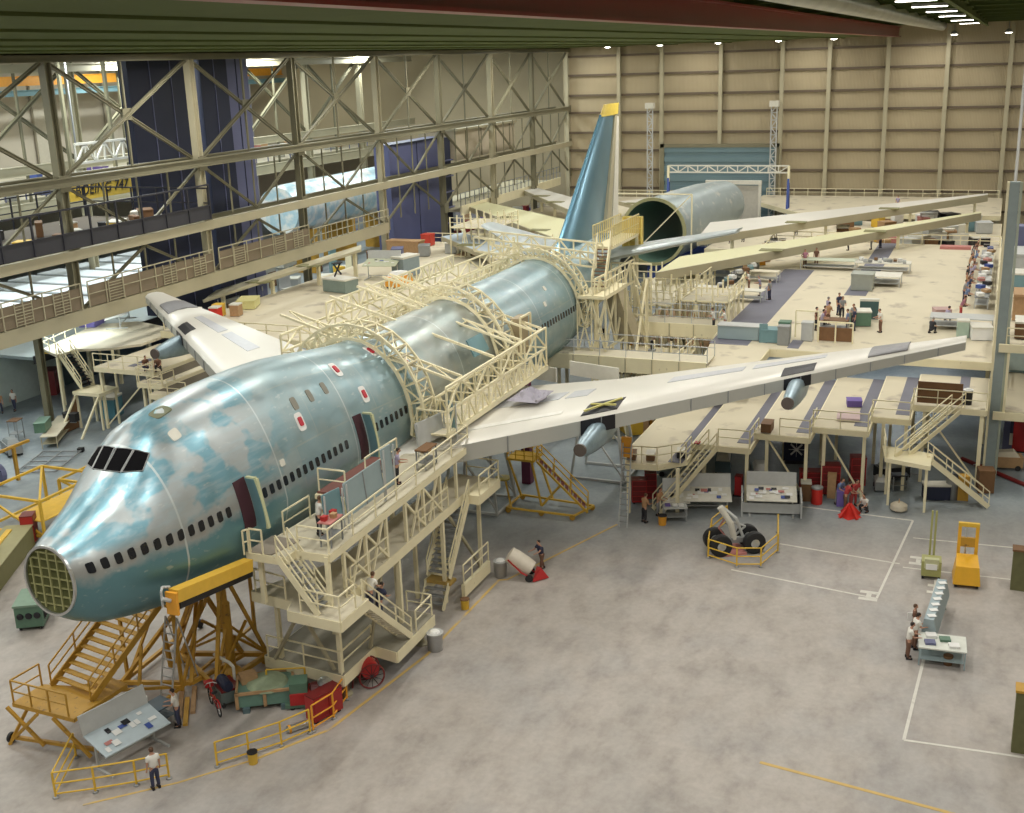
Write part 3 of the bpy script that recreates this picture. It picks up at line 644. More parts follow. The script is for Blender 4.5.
dk.p('landing', MB().bb((23.4, -7.1, 4.5), (26.1, -4.7, 4.98)), cream); mb = MB(); rail(mb, [(23.5, -7.05, 5), (26, -7.05, 5), (26, -5.2, 5)]); dk.p('railing', mb, cream)
dk.p('base_frame', MB().bb((21.2, -7.1, .35), (24.4, -6.9, 1.0)), cream); dk.p('base_frame', MB().bb((21.2, -5.0, .35), (24.4, -4.8, 1.0)), cream); mb = MB(); rail(mb, [(21.3, -7.0, 1), (24.4, -7.0, 1)], gap=1); dk.p('railing', mb, cream)
dk.p('boarding_ramp', MB().solid([(9.2, -3.1, 7.34), (10.9, -3.2, 7.34), (10.9, -4.6, 7.34), (9.2, -4.3, 7.34)], [(9.2, -3.1, 7.3), (10.9, -3.2, 7.3), (10.9, -4.6, 7.3), (9.2, -4.3, 7.3)]), mat('ramp_brown', (.28, .24, .19), .7))
# raised red-floored step on the upper deck
rp = T('red_work_step', 'raised work step with dull red floor beside the fuselage on the upper dock', 'platform', (15.6, -4.1, Zt), world=True)
rp.p('floor', MB().bb((13.9, -5.1, 8.2), (18.8, -3.65, 8.3)), mat('dull_red_floor', (.19, .07, .055), .6)); rp.p('edge', MB().bb((13.75, -5.15, 7.98), (18.9, -3.6, 8.2)), cream)
for x in (13.9, 18.7):
    for y in (-5.0, -3.75): rp.p('leg', MB().beam((x, y, Zt), (x, y, 8.1), .1), cream)
mb = MB(); rail(mb, [(14, -3.7, 8.3), (14, -5.05, 8.3)]); rp.p('railing', mb, cream)
mb = MB(); rail(mb, [(15.8, -5.05, 8.3), (18.8, -5.05, 8.3)]); rp.p('railing', mb, cream)
def board(name, label, a, b, z0, h, m, tilt=.15, cat='display board', extra=None):
    a, b = V(*a, z0), V(*b, z0); n = V(-(b-a).y, (b-a).x, 0).normalized()
    t = T(name, label, cat, (a+b)/2, world=True)
    t.p('panel', MB().solid([a+V(0, 0, .5)+n*0, b+V(0, 0, .5), b+V(0, 0, .5)+n*.05, a+V(0, 0, .5)+n*.05], [a+V(0, 0, h)+n*tilt, b+V(0, 0, h)+n*tilt, b+V(0, 0, h)+n*(tilt+.05), a+V(0, 0, h)+n*(tilt+.05)]), m)
    k = max(1, int((b-a).length/1.2)); mb = MB()
    for i in range(1, k): p = a.lerp(b, i/k); mb.beam(p+V(0, 0, .5)-n*.02, p+V(0, 0, h)+n*(tilt-.02), .04)
    if k > 1: t.p('seam', mb, grey)
    for p in (a, b): t.p('leg', MB().beam(p, p+V(0, 0, h), .06), lgrey)
    return t
board('display_board', 'small tilted blue-grey board at the front corner of the upper dock deck', (11.4, -5.6), (12.5, -5.8), Zt, 1.9, teal)
board('display_board', 'long row of pale blue-grey boards along the outer rail of the upper dock deck', (12.7, -5.9), (16.0, -5.85), Zt, 2.0, bluegrey)
board('display_board', 'tall narrow blue-grey board closing the row beside the red work step', (16.1, -5.85), (17.0, -5.85), Zt, 2.4, bluegrey)
board('display_board', 'wide grey board at the aft end of the upper dock deck', (22.0, -4.5), (24.2, -4.9), Zt, 1.7, lgrey)
board('display_board', 'square teal board beside the wing root at the aft end of the dock', (24.0, -5.7), (24.6, -5.2), Zt+.1, 2.2, teal)
def bench(name, label, x, y, z, rz, w_, d, h, m, cat='workbench', top_m=None, shelf=True, group=None):
    t = T(name, label, cat, (x, y, z), rz, group)
    t.p('top', MB().box((0, 0, h-.03), (w_, d, .06)), top_m or m)
    for sx in (-1, 1):
        for sy in (-1, 1): t.p('leg', MB().beam((sx*(w_/2-.06), sy*(d/2-.06), 0), (sx*(w_/2-.06), sy*(d/2-.06), h-.06), .06), m)
    if shelf: t.p('shelf', MB().box((0, 0, h*.35), (w_*.94, d*.9, .04)), m)
    return t
bench('tool_rack', 'small steel parts rack with red bins at the front corner of the upper dock deck', 11.1, -6.0, Zt, .05, 1.1, .6, 1.1, grey, 'rack', pink)
for i, (x, y, c_) in enumerate([(10.8, -5.9, red), (11.2, -6.1, wood), (11.5, -5.9, red)]):
    one('parts_bin', MB().solid([(x-.14, y-.12, Zt+1.3), (x+.14, y-.12, Zt+1.3), (x+.14, y+.12, Zt+1.3), (x-.14, y+.12, Zt+1.3)], [(x-.11, y-.1, Zt+1.1), (x+.11, y-.1, Zt+1.1), (x+.11, y+.1, Zt+1.1), (x-.11, y+.1, Zt+1.1)]), c_, 'small parts bin on the steel rack at the dock corner', 'bin', 'parts bins on the dock rack')
bench('tool_rack', 'brown-topped parts rack by the aft rail of the upper dock deck', 20.9, -5.5, Zt, 0, 1.3, .6, 1.0, grey, 'rack', brown)
one('cable_coil', MB().lathe((22.9, -4.4, Zt), [(.22, 0), (.34, .05), (.34, .16), (.22, .22)], 14), wood, 'tan cable coil lying by the grey board on the dock', 'coil', smooth=True)

# ---------------------------------------------------------------- overwing lattice dock
ow = T('overwing_dock', 'cream lattice gantry dock arching over the centre fuselage above the wings', 'gantry', (30, 0, 0), world=True)
def arch(t, x, ri=.22, ro=.95, a0=-12, a1=192, n=16, dx=1.3, name='arch'):
    mb = MB(); A = [math.radians(a0+(a1-a0)*i/n) for i in range(n+1)]
    for xx in (x, x+dx):
        I = [fpt(xx, a, ri) for a in A]; O = [fpt(xx, a, ro) for a in A]
        mb.poly(I, .15); mb.poly(O, .11)
        for i in range(n): mb.beam(I[i], O[i], .07); mb.beam(I[i] if i % 2 else O[i], O[i+1] if i % 2 else I[i+1], .07)
    for i in range(n+1):
        mb.beam(fpt(x, A[i], ro), fpt(x+dx, A[i], ro), .07); mb.beam(fpt(x, A[i], ri), fpt(x+dx, A[i], ri), .07)
        if i < n: mb.beam(fpt(x, A[i], ro), fpt(x+dx, A[i+1], ro), .05)
    ar = t.p(name, mb, cream)
    tr = MB()
    for i in range(1, n//2): 
        for k in (0, .5):
            a = A[i]+(A[1]-A[0])*k; p, q = fpt(x+.15, a, ro-.1), fpt(x+dx-.15, a, ro-.1); tr.box((p+q)/2, (dx-.3, .26, .05))
    t.p('steps', tr, steel_y, ar)
    return ar
arch(ow, 23.5); arch(ow, 34.8)
def gallery(t, x0, x1, y0, y1, z, h=2.5, n=16, skirt=.16):
    mb = MB(); yo = y0 if abs(y0) > abs(y1) else y1
    for y in (y0, y1): zigzag(mb, (x0, y, z), (x1, y, z), (x0, y, z+1.25), (x1, y, z+1.25), n, .085)
    zigzag(mb, (x0, yo, z+1.25), (x1, yo, z+1.25), (x0, yo, z+h), (x1, yo, z+h), n//2, .085, chords=False); mb.beam((x0, yo, z+h), (x1, yo, z+h), .11)
    for i in range(n+1):
        x = x0+(x1-x0)*i/n; mb.beam((x, y0, z), (x, y1, z), .07)
        if i % 2 == 0: mb.beam((x, y0, z+1.25), (x, y1, z+1.25), .07)
    mb.beam((x0, y0, z), (x0, y1, z), .1); mb.beam((x0, y0, z+1.25), (x0, y1, z+1.25), .08); mb.beam((x1, y0, z+1.25), (x1, y1, z+1.25), .08)
    g = t.p('side_gallery', mb, cream)
    t.p('walkway', MB().bb((x0, min(y0, y1), z-.04), (x1, max(y0, y1), z+.02)), cream2, g)
    mb = MB()
    for y in (y0, y1): mb.bb((x0-.03, y-.09, z-.12), (x1+.03, y+.09, z+skirt))
    t.p('toe_board', mb, cream, g); return g
gallery(ow, 23.2, 37.2, -5.6, -3.9, 8.15)
gallery(ow, 25.4, 58.0, 5.4, 3.9, 10.0, 2.2, 34)
mb = MB(); zigzag(mb, (29, 4.6, 12.3), (46, 4.6, 12.3), (29, 4.6, 13.3), (46, 4.6, 13.3), 18, .08); ow.p('upper_truss', mb, cream)
mb = MB(); zigzag(mb, (24.2, 5.6, 7.2), (58, 5.6, 7.2), (24.2, 5.6, 10), (58, 5.6, 10), 20, .09); ow.p('lower_truss', mb, cream)
# straight rafters over the hull
for x in (24.4, 29.5, 32.6, 35.8):
    mb = MB(); B_, A_ = V(x, -5.5, 10.7), V(x, 4.6, 13.6)
    for xx in (x, x+.9): mb.beam((xx, -5.5, 10.7), (xx, 4.6, 13.6), .12)
    for k in range(6): p0, p1 = B_.lerp(A_, k/6), B_.lerp(A_, (k+1)/6)+V(.9, 0, 0); mb.beam(p0, p1, .06); mb.beam(p0, p0+V(.9, 0, 0), .06)
    if x in (29.5,): mb = MB().beam((x, -5.5, 10.7), (x, 4.6, 13.6), .13)
    ow.p('rafter', mb, cream)
# inboard sill beams on the crown
for y, z0 in ((3.3, 10.95),): ow.p('sill_beam', MB().bb((25, y-.12, z0-.25), (35.5, y+.12, z0+.12)), cream)
for k in range(14):
    x = 25+k*.78
    if k % 2: ow.p('brace', MB().beam((x, 3.3, 11.05), (x+.7, 3.9, 12.2), .07), cream)
mb = MB(); rail(mb, [(25, 3.3, 11.0), (52, 3.3, 11.0)], h=1.0, gap=1.0, w=.07); ow.p('railing', mb, cream)
for x in (25.5, 29.5, 33.5, 36.5):
    ow.p('support_strut', MB().beam((x, -4.7, 8.1), (x+.3, -3.6, 6.8), .12), cream)
ow.p('floor_panel', MB().bb((25.0, 3.35, 10.72), (35, 3.95, 10.8)), mat('dull_mauve', (.20, .15, .15), .8))
bd = ow.p('side_cabin', MB().bb((36.2, -4.3, 9.0), (37.6, -3.7, 11.3)), mat('cabin_tan', (.36, .29, .18), .6), label='tan plywood screen'); ow.p('frame', MB().poly([(36.1, -4.4, 9), (36.1, -4.4, 11.4), (37.7, -4.4, 11.4), (37.7, -4.4, 9)], .12), cream, bd)
one('hull_door_panel', MB().solid([(30.3, -3.9, 10.4), (32.3, -3.9, 10.4), (32.3, -3.45, 11.3), (30.3, -3.45, 11.3)], [(30.3, -4.0, 10.38), (32.3, -4.0, 10.38), (32.3, -3.55, 11.28), (30.3, -3.55, 11.28)]), skinblue, 'blue-green hatch panel standing open against the hull inside the lattice gallery', 'panel')
# ---------------------------------------------------------------- tail dock
td = T('tail_dock', 'cream lattice tail dock with stairs around the rear fuselage under the fin', 'gantry', (54, 0, 0), world=True)
arch(td, 49.6, .2, .8, dx=1.0); 
mb = MB(); zigzag(mb, (50, -4.4, 9.5), (59, -4.6, 9.5), (50, -4.4, 11.2), (59, -4.6, 11.2), 8, .1); zigzag(mb, (50, -4.4, 5.6), (59, -4.6, 5.6), (50, -4.4, 9.5), (59, -4.6, 9.5), 4, .13, cross=True); td.p('side_frame', mb, cream)
mb = MB(); zigzag(mb, (50.4, -4.4, 12.0), (50.4, 5, 12.9), (50.4, -4.4, 13.0), (50.4, 5, 13.9), 8, .1); zigzag(mb, (53.4, -3.9, 11.9), (53.4, 5, 12.9), (53.4, -3.9, 13.2), (53.4, 5, 13.9), 8, .1); td.p('top_frame', mb, cream)
td.p('platform', MB().prism([(49.4, -5.4), (54.6, -5.4), (54.6, -3.1), (49.4, -3.35)], 9.9, 10.15), cream)
mb = MB(); rail(mb, [(49.4, -3.5, 10.15), (49.4, -5.35, 10.15), (54.6, -5.35, 10.15)], gap=1); td.p('railing', mb, cream)
stair(td, (51.4, -4.2, 10.2), (53.8, -3.9, 13.0), 1.0, (0, 1, 0), tread_m=brown)
td.p('platform', MB().bb((53.8, -4.5, 12.75), (60.6, -3.0, 12.95)), cream); mb = MB(); rail(mb, [(53.8, -4.5, 12.95), (60.6, -4.5, 12.95)], h=1.5, gap=.5, w=.07); rail(mb, [(53.8, -3.05, 12.95), (60.6, -3.05, 12.95)], h=1.5, gap=.5, w=.07); td.p('railing', mb, mat('cream_gold', (.66, .56, .27), .5))
bx = td.p('end_screen', MB().bb((60.7, -4.7, 11.5), (61.2, -3.2, 14.2)), mat('screen_yellow', (.66, .48, .10), .5), label='yellow braced screen'); mb = MB()
for y in (-4.7, -4.2, -3.7, -3.2): mb.beam((60.6, y, 11.5), (60.6, y, 14.2), .08)
for z in (11.5, 12.4, 13.3, 14.2): mb.beam((60.6, -4.7, z), (60.6, -3.2, z), .08)
td.p('frame', mb, mat('screen_gold', (.76, .60, .16), .5), bx)
td.p('tapered_post', MB().solid([(54.2, -4.6, 10), (55.6, -4.6, 10), (55.6, -3.6, 10), (54.2, -3.6, 10)], [(56.5, -5.4, 5.2), (58.5, -5.4, 5.2), (58.5, -3.9, 5.2), (56.5, -3.9, 5.2)]), mat('post_tan', (.50, .44, .31), .6))
mb = MB(); zigzag(mb, (49.4, -5.4, 6), (49.4, -3.3, 6), (49.4, -5.4, 10), (49.4, -3.3, 10), 2, .09, cross=True); td.p('lattice', mb, cream); mb = MB(); zigzag(mb, (58.2, -6.2, 7), (58.2, -3, 7), (58.2, -6.2, 11), (58.2, -3, 11), 2, .1); td.p('lattice', mb, cream)
for x, y in ((50.2, -4.5), (54.5, -5.3), (57.3, -6.1), (60.4, -4.4), (50.4, 4.9), (58, 5)): td.p('column', MB().beam((x, y, 0), (x, y, 10 if x < 58 else 12.8), .2), cream)
for p, q in [((54.5, -6.1, .2), (57.3, -6.1, 5)), ((57.3, -6.1, .2), (54.5, -6.1, 5)), ((54.5, -6.1, 5), (57.3, -6.1, 10)), ((57.3, -6.1, 5), (54.5, -6.1, 10)), ((57.3, -6, 1), (60.4, -4.4, 7)), ((60.4, -4.4, 7), (57.3, -6, 10))]: td.p('brace', MB().beam(p, q, .14), cream)


# ---------------------------------------------------------------- wing docks, built once and mirrored
def steps(side):
    s = -1 if side == 'port' else 1; P = 'port' if s < 0 else 'starboard'
    wd = T('wing_dock', 'cream stepped platform dock under the leading edge of the %s wing' % P, 'work platform', (42, s*20, 0), world=True)
    S = [(10.6, 14.4, 35.4, 3.2), (14.4, 17.8, 38.6, 3.7), (17.8, 21.0, 40.4, 4.1), (21.0, 24.2, 41.7, 4.4), (24.2, 26.4, 43.8, 4.7), (26.4, 30.6, 46.0, 5.0)]
    if s > 0: S = [(10.6, 14.4, 32.5, 3.2), (14.4, 17.8, 33.6, 3.7), (17.8, 21.0, 34.8, 4.1), (21.0, 24.2, 36.2, 4.4), (24.2, 26.4, 37.6, 4.7), (26.4, 32.0, 39.5, 5.0)]
    for i, (y0, y1, x0, z) in enumerate(S):
        xb = 53.6 if s < 0 else 47.2
        pts = [(x0+(.9 if i == 0 else .4), s*y0), (x0, s*(y0+1.1)) if i == 0 else (x0, s*y0), (x0, s*y1), (xb, s*y1), (xb, s*y0)]
        if i == 0: pts = [(x0+1.8, s*y0), (x0, s*(y0+.6)), (x0+.2, s*(y0+2.4)), (x0+1.6, s*y1), (xb, s*y1), (xb, s*y0)]
        d = wd.p('deck', MB().prism(pts, z-.06, z), deckm); mb = MB()
        for a, b in zip(pts, pts[1:]+pts[:1]): mb.beam((*a, z-.2), (*b, z-.2), .14, .36)
        wd.p('edge_beam', mb, cream, d)
        mb = MB(); R = [(*q, z) for q in (pts[:4] if i == 0 else pts[1:3])]
        if i in (1, 2): a, b = V(R[0]), V(R[-1]); R = [a.lerp(b, .45), b]
        rail(mb, R, gap=1.1 if i == 0 else 1.5); rail(mb, [(x0+.2, s*y1, z), (x0+2.8, s*y1, z)], gap=1.4) if i < 5 else None
        wd.p('railing', mb, cream, d)
        L_ = [(pts[1][0]+.1, s*(y0+.7)), (x0+.4, s*(y1-.2)), (x0+7, s*(y0+.6)), (x0+7, s*(y1-.2))]
        for lx, ly in L_: wd.p('leg', MB().beam((lx, ly, 0), (lx, ly, z-.2), .19), cream)
        if i in (2, 3, 5): wd.p('brace', MB().beam((x0+.4, s*(y1-.3), .3), (x0+.4, s*(y0+.6), z-.3), .1), cream)
        if i < 5: wd.p('strip_or_gap_shade', MB().bb((x0+.8, s*(y1-(.9 if s < 0 else 1.5)), z), (xb, s*(y1-.05), z+.02)), slate if s < 0 else mat('gap_shade_strip', (.11, .09, .06), .8), d)  # starboard strips paint the shadowed gaps between the steps
        if i == 5: wd.p('strip_or_gap_shade', MB().bb((x0+.8, s*(y0+2.5), z), (xb, s*(y0+3.1), z+.02)), slate, d)
    # brown infill screen behind the rail of the outermost step
    if s < 0: wd.p('infill_screen', MB().bb((46.1, -26.6, 5.15), (46.16, -29.2, 6.5)), brown, label='brown board behind the rail')
    if s < 0:
        stair(wd, (35.9, -12.9, .1), (38.6, -15.6, 3.6), .9, (.7, .7, 0))
        stair(wd, (41.9, -26.2, 3.0), (46, -29.0, 4.95), .95, (.6, -.8, 0))
        l = wd.p('landing', MB().prism([(43.2, -25.0), (41.5, -26.9), (40.6, -26.6), (40.9, -27.8), (42.3, -28.2), (44, -26.5)] and [(43.6, -24.9), (41.2, -25.3), (40.4, -27.9), (42.8, -27.9)], 2.75, 3.0), cream)
        for q in ((41.4, -25.6), (40.8, -27.7), (43.2, -25.3), (42.6, -27.6)): wd.p('leg', MB().beam((*q, 0), (*q, 2.8), .14), cream)
        stair(wd, (43.0, -31.0, .1), (41.6, -27.8, 3.0), .95, (1, .4, 0), tread_m=steel_y)
        mb = MB(); rail(mb, [(43.6, -25, 3), (41.3, -25.3, 3)]); wd.p('railing', mb, cream)
        wd.p('column', MB().beam((46.2, -30.4, 0), (46.2, -30.4, 5), .24), cream)
    else:
        stair(wd, (40.6, 33.9, 2.95), (40.9, 36.0, 5.45), 1.3, (1, 0, 0), tread_m=dark)
        pl = [(40.0, 36.0), (42.0, 36.0), (43.2, 33.4), (45, 32), (50, 32), (52, 38), (50, 41), (41.5, 38.8)]; wd.p('platform', MB().prism(pl, 5.3, 5.5), cream2); mb = MB(); rail(mb, [(*q, 5.5) for q in (pl[0], pl[-1], pl[-2])]); wd.p('railing', mb, cream)
        for q in (pl[0], pl[2], pl[4], pl[6]): wd.p('leg', MB().beam((*q, 0), (*q, 5.3), .16), cream)
        wd.p('landing', MB().bb((39.2, 31.6, 2.7), (41.4, 34.2, 2.95)), cream)
        for q in ((39.4, 31.8), (39.4, 34), (41.2, 31.8), (41.2, 34)): wd.p('leg', MB().beam((*q, 0), (*q, 2.8), .14), cream)
        for q in ((37.0, 31.8), (37.0, 34)): wd.p('brace', MB().beam((*q, 0), (39.4, q[1], 2.8), .14), cream)
        wd.p('infill_screen', MB().solid([(37.2, 34.0, .1), (39.2, 34.0, .1), (39.3, 34.0, 2.6), (39.1, 34.0, 2.6)], [(37.2, 34.05, .1), (39.2, 34.05, .1), (39.3, 34.05, 2.6), (39.1, 34.05, 2.6)]), brown)
    return wd
steps('port'); steps('starboard')
def deck(name, label, pts, z, strips=(), legs=(), m=deckm, rails=(), cat='work platform'):
    t = T(name, label, cat, (sum(p[0] for p in pts)/len(pts), sum(p[1] for p in pts)/len(pts), 0), world=True)
    d = t.p('deck', MB().prism(pts, z-.1, z), m); mb = MB()
    for a, b in zip(pts, pts[1:]+pts[:1]): mb.beam((*a, z-.3), (*b, z-.3), .15, .55)
    t.p('edge_beam', mb, cream, d)
    for a, b in strips: t.p('strip_or_gap_shade', MB().bb((a[0], a[1], z), (b[0], b[1], z+.025)), slate, d)
    for x, y in legs: t.p('leg', MB().beam((x, y, 0), (x, y, z-.2), .25), cream)
    for r in rails: mb = MB(); rail(mb, [(*p, z) for p in r], gap=2.0, w=.08); t.p('railing', mb, cream, d)
    return t
deck('trailing_edge_deck', 'broad tan work deck with dark walkway strips behind the port wing', [(48, -12.4), (58, -11.4), (90, -8.2), (104, -7.4), (104, -30.8), (54, -30.8), (54, -16), (48, -16)], 6.0,
     [((54.5, -14.4), (86, -11.6)), ((74.5, -20.4), (104, -18.6)), ((54.5, -18), (57, -17.2))], [(x, y) for x in (55, 66, 78, 90, 103) for y in (-12, -20, -30.5)],
     rails=[[(103.8, -7.6), (103.8, -30.6)], [(60, -11.1), (90, -8.3), (103.8, -7.6)], [(54.2, -30.7), (103.8, -30.7)]])
deck('trailing_edge_deck', 'broad tan work deck behind the starboard wing, empty floor with a few benches', [(47.5, 11), (50, 7.4), (96, 7.4), (96, 32), (47.5, 32)], 6.0,
     [], [(x, y) for x in (48, 60, 72, 86, 95) for y in (8, 20, 31.5)], rails=[[(95.8, 7.6), (95.8, 31.8)], [(48, 11), (50, 7.6), (95.8, 7.6)], [(47.7, 12), (47.7, 31.8)]])
# cross bridges on the port side
def bridge(x, y0, y1, z, label, w_=2.2):
    t = T('cross_bridge', label, 'walkway', (x, (y0+y1)/2, 0), world=True)
    d = t.p('deck', MB().bb((x, y0, z-.1), (x+w_, y1, z)), cream2)
    g = t.p('side_girder', MB().bb((x-.15, y0, z-1.0), (x, y1, z+.05)), cream); 
    k = y0
    while k < y1+.1: t.p('stiffener', MB().beam((x-.2, k, z-1.0), (x-.2, k, z+.05), .06), steel_y, g); k += 1.9
    mb = MB(); rail(mb, [(x, y0, z), (x, y1, z)], gap=1.9, h=1.1); rail(mb, [(x+w_, y0, z), (x+w_, y1, z)], gap=1.9, h=1.1); t.p('railing', mb, lgrey)
    for y in (y0+.4, y0+3.2, (y0+y1)/2, y1-.6):
        t.p('leg', MB().beam((x+.4, y, 0), (x+.4, y, z-.9), .2), steel_y)
        t.p('leg', MB().beam((x+w_-.2, y, 0), (x+w_-.2, y, z-.1), .2), steel_y)
    for y in (y0+.5, (y0+y1)/2): mb = MB(); zigzag(mb, (x+.4, y, .2), (x+.4, y+2.6, .2), (x+.4, y, z-1), (x+.4, y+2.6, z-1), 2, .12, cross=True); t.p('lattice', mb, cream)
    return t
bridge(48.0, -13.0, -1.6, 6.2, 'long cream walkway bridge between the hull and the port deck, nearest of the two')
bridge(58.5, -11.4, -3.0, 6.4, 'cream walkway bridge farther aft, below the tail dock')

def scaffold(label, x0, x1, y0, y1, z, nx, ny, lv=2, m=cream):
    t = T('scaffold', label, 'scaffold', ((x0+x1)/2, (y0+y1)/2, 0), world=True)
    for i in range(nx+1):
        for j in range(ny+1): x, y = x0+(x1-x0)*i/nx, y0+(y1-y0)*j/ny; t.p('post', MB().beam((x, y, 0), (x, y, z+1.1), .12), m)
    for k in range(1, lv+1):
        zz = z*k/lv; mb = MB(); mb.poly([(x0, y0, zz), (x1, y0, zz), (x1, y1, zz), (x0, y1, zz), (x0, y0, zz)], .12); t.p('ledger', mb, m)
        t.p('boards', MB().bb((x0, y0+.1, zz-.06), (x1, y1-.1, zz+.02)), cream2 if k == lv else wood)
    for i in range(nx): xa, xb = x0+(x1-x0)*i/nx, x0+(x1-x0)*(i+1)/nx; t.p('brace', MB().beam((xa, y0, 0 if i % 2 else z), (xb, y0, z if i % 2 else 0), .09), m)
    for j in range(ny): ya, yb = y0+(y1-y0)*j/ny, y0+(y1-y0)*(j+1)/ny; t.p('brace', MB().beam((x0, ya, 0 if j % 2 else z), (x0, yb, z if j % 2 else 0), .09), m)
    mb = MB(); rail(mb, [(x0, y1, z), (x0, y0, z), (x1, y0, z)], gap=1.2); t.p('railing', mb, m); return t
scaffold('cream scaffold under the port tailplane, nearest the walkway bridges', 61.5, 67, -11.5, -7.6, 7.6, 3, 3)
scaffold('cream scaffold left of the nearest one under the port tailplane', 62, 68, -6.8, -3.2, 7.0, 3, 3)
scaffold('cream scaffold below the yellow-primed wing at the left end of the port deck', 70, 78, -6.6, -1.6, 6.6, 4, 4)
scaffold('low cream scaffold between the two walkway bridges', 51.5, 57.6, -9.8, -4.6, 4.6, 3, 4)
scaffold('cream scaffold on the starboard side behind the lattice gantry', 72, 80, 8.5, 13, 8.6, 4, 3, 3)
scaffold('cream scaffold farther back on the starboard side near the blue panel', 86, 93, 19, 24, 9.2, 4, 3, 3)
# ---------------------------------------------------------------- left side frame between the bays (steel columns and girders)
XC = [24, 40, 56.3, 71.8, 88.2, 103.5, 119.2, 134, 149]
ordn = ['outermost', 'first', 'second', 'third', 'fourth', 'fifth', 'sixth', 'seventh', 'last']
for i, x in enumerate(XC):
    t = T('steel_column', '%s tall olive-tan steel column of the side frame, counted from the left' % ordn[i].replace('last', 'corner'), 'column', (x, 33.2, 0))
    zb_ = 8.15 if x < 60 else 0
    t.p('shaft', MB().ibeam((0, 0, zb_), (0, 0, 27.8), .6, .7, .09), steel_g if i % 2 else steel_y)
    for z in (9.0, 13.5, 18.6): t.p('gusset', MB().box((0, -.42, z), (1.1, .06, 1.2)), steel_g)
    t.p('base_plate', MB().box((0, 0, zb_+.05), (1.1, 1.1, .1)), grey)
    if zb_: t.p('setback_post', MB().ibeam((0, 4.5, 0), (0, 4.5, 8.2), .5, .5, .08), steel_g)
for z, h, m, nm, xe in ((8.75, 1.15, steel_y, 'lowest', 88), (13.4, .75, steel_y, 'middle', 149), (18.7, .7, steel_g, 'upper', 149), (27.4, .6, steel_g, 'topmost', 149)):
    t = T('steel_girder', '%s long horizontal steel girder of the side frame above the starboard side' % nm, 'girder', (86, 33, z), world=True)
    mb = MB(); mb.ibeam((24, 32.75, z), (xe, 32.75, z), .4, h, .1); t.p('flange', mb, m)
    if z < 14: t.p('web_plate', MB().bb((24, 32.5, z-h/2), (xe, 32.6, z+h/2)), m)
    if 13 < z < 19: t.p('rear_girder', MB().ibeam((24, 35.2, z), (149, 35.2, z), .4, h, .1), steel_g)
tier = [('lower', 9.3, 12.85), ('middle', 13.95, 18.25), ('upper', 19.15, 27.1)]
for k, (nm, z0, z1) in enumerate(tier):
    for i in range(8):
        x0, x1 = XC[i]+.5, XC[i+1]-.5; xm = (x0+x1)/2; w_ = .26 if k == 2 else .2
        t = T('sway_bracing', '%s-tier diagonal bracing between the %s and %s columns of the side frame' % (nm, ordn[i], ordn[i+1]), 'bracing', (xm, 33, z0), world=True)
        if k == 2:
            t.p('brace', MB().ibeam((x0, 33.1, z0), (x1, 33.1, z1), w_, w_, .06), steel_g); t.p('brace', MB().ibeam((x0, 33.5, z1), (x1, 33.5, z0), w_, w_, .06), steel_g)
            t.p('gusset', MB().box((xm, 33.3, (z0+z1)/2), (1.0, .1, .9)), steel_g); t.p('post', MB().beam((xm, 33.4, z0), (xm, 33.4, z1), .16), steel_g)
        else:
            t.p('brace', MB().ibeam((x0, 33.1, z0 if k == 0 else z1), (xm, 33.1, z1 if k == 0 else z0), w_, w_, .05), steel_g)
            t.p('brace', MB().ibeam((xm, 33.1, z1 if k == 0 else z0), (x1, 33.1, z0 if k == 0 else z1), w_, w_, .05), steel_g)
            for x in (x0+.25*(x1-x0), xm, x0+.75*(x1-x0)): t.p('hanger', MB().beam((x, 33.2, z0), (x, 33.2, z1), .12), steel_g)
for i in range(4):
    x0, x1 = XC[i]+.4, XC[i+1]-.4
    t = T('guard_rail', 'guard rail on the lowest girder between the %s and %s columns of the side frame' % (ordn[i], ordn[i+1]), 'railing', ((x0+x1)/2, 32.4, 9.3), world=True)
    mb = MB(); rail(mb, [(x0, 32.4, 9.32), (x1, 32.4, 9.32)], h=2.0 if i < 3 else 1.5, gap=2.0 if i < 3 else 1.1, w=.08); t.p('rail', mb, steel_y)
    if i < 3:
        t.p('infill', MB().bb((x0, 32.46, 9.4), (x1, 32.5, 11.0)), mat('infill_brown', (.21, .165, .11), .75, var=.2, scale=.8), label='brown boarded infill')
        for xx in (x0+3, x0+9.5, x1-2): mb = MB(); [mb.beam((xx-.8, 32.38, 9.5+.22*j), (xx+.8, 32.38, 9.5+.22*j), .05) for j in range(7)]; mb.beam((xx-.8, 32.37, 9.4), (xx-.8, 32.37, 11.1), .06); mb.beam((xx+.8, 32.37, 9.4), (xx+.8, 32.37, 11.1), .06); t.p('ladder_panel', mb, steel_y)
mz = T('dark_mezzanine', 'dark mezzanine floor with black mesh guard behind the first columns on the left', 'mezzanine', (40, 38, 13.4), world=True)
mz.p('floor', MB().bb((24, 33.6, 13.75), (56, 46, 13.95)), mat('mezz_floor', (.09, .07, .05), .8)); mz.p('mesh_screen', MB().bb((24, 32.3, 13.95), (56, 32.34, 15.1)), mat('mesh_black', (.035, .035, .045), .6))
mb = MB(); rail(mb, [(24, 32.28, 13.95), (56, 32.28, 13.95)], h=2.9, gap=3.0, w=.14, mids=(.4,)); rail(mb, [(56, 32.4, 13.95), (56, 46, 13.95)], h=2.6, gap=3, w=.12); rail(mb, [(24, 45.8, 13.95), (56, 45.8, 13.95)], h=2.6, gap=3, w=.12); mz.p('railing', mb, mat('rail_black', (.025, .025, .035), .5))
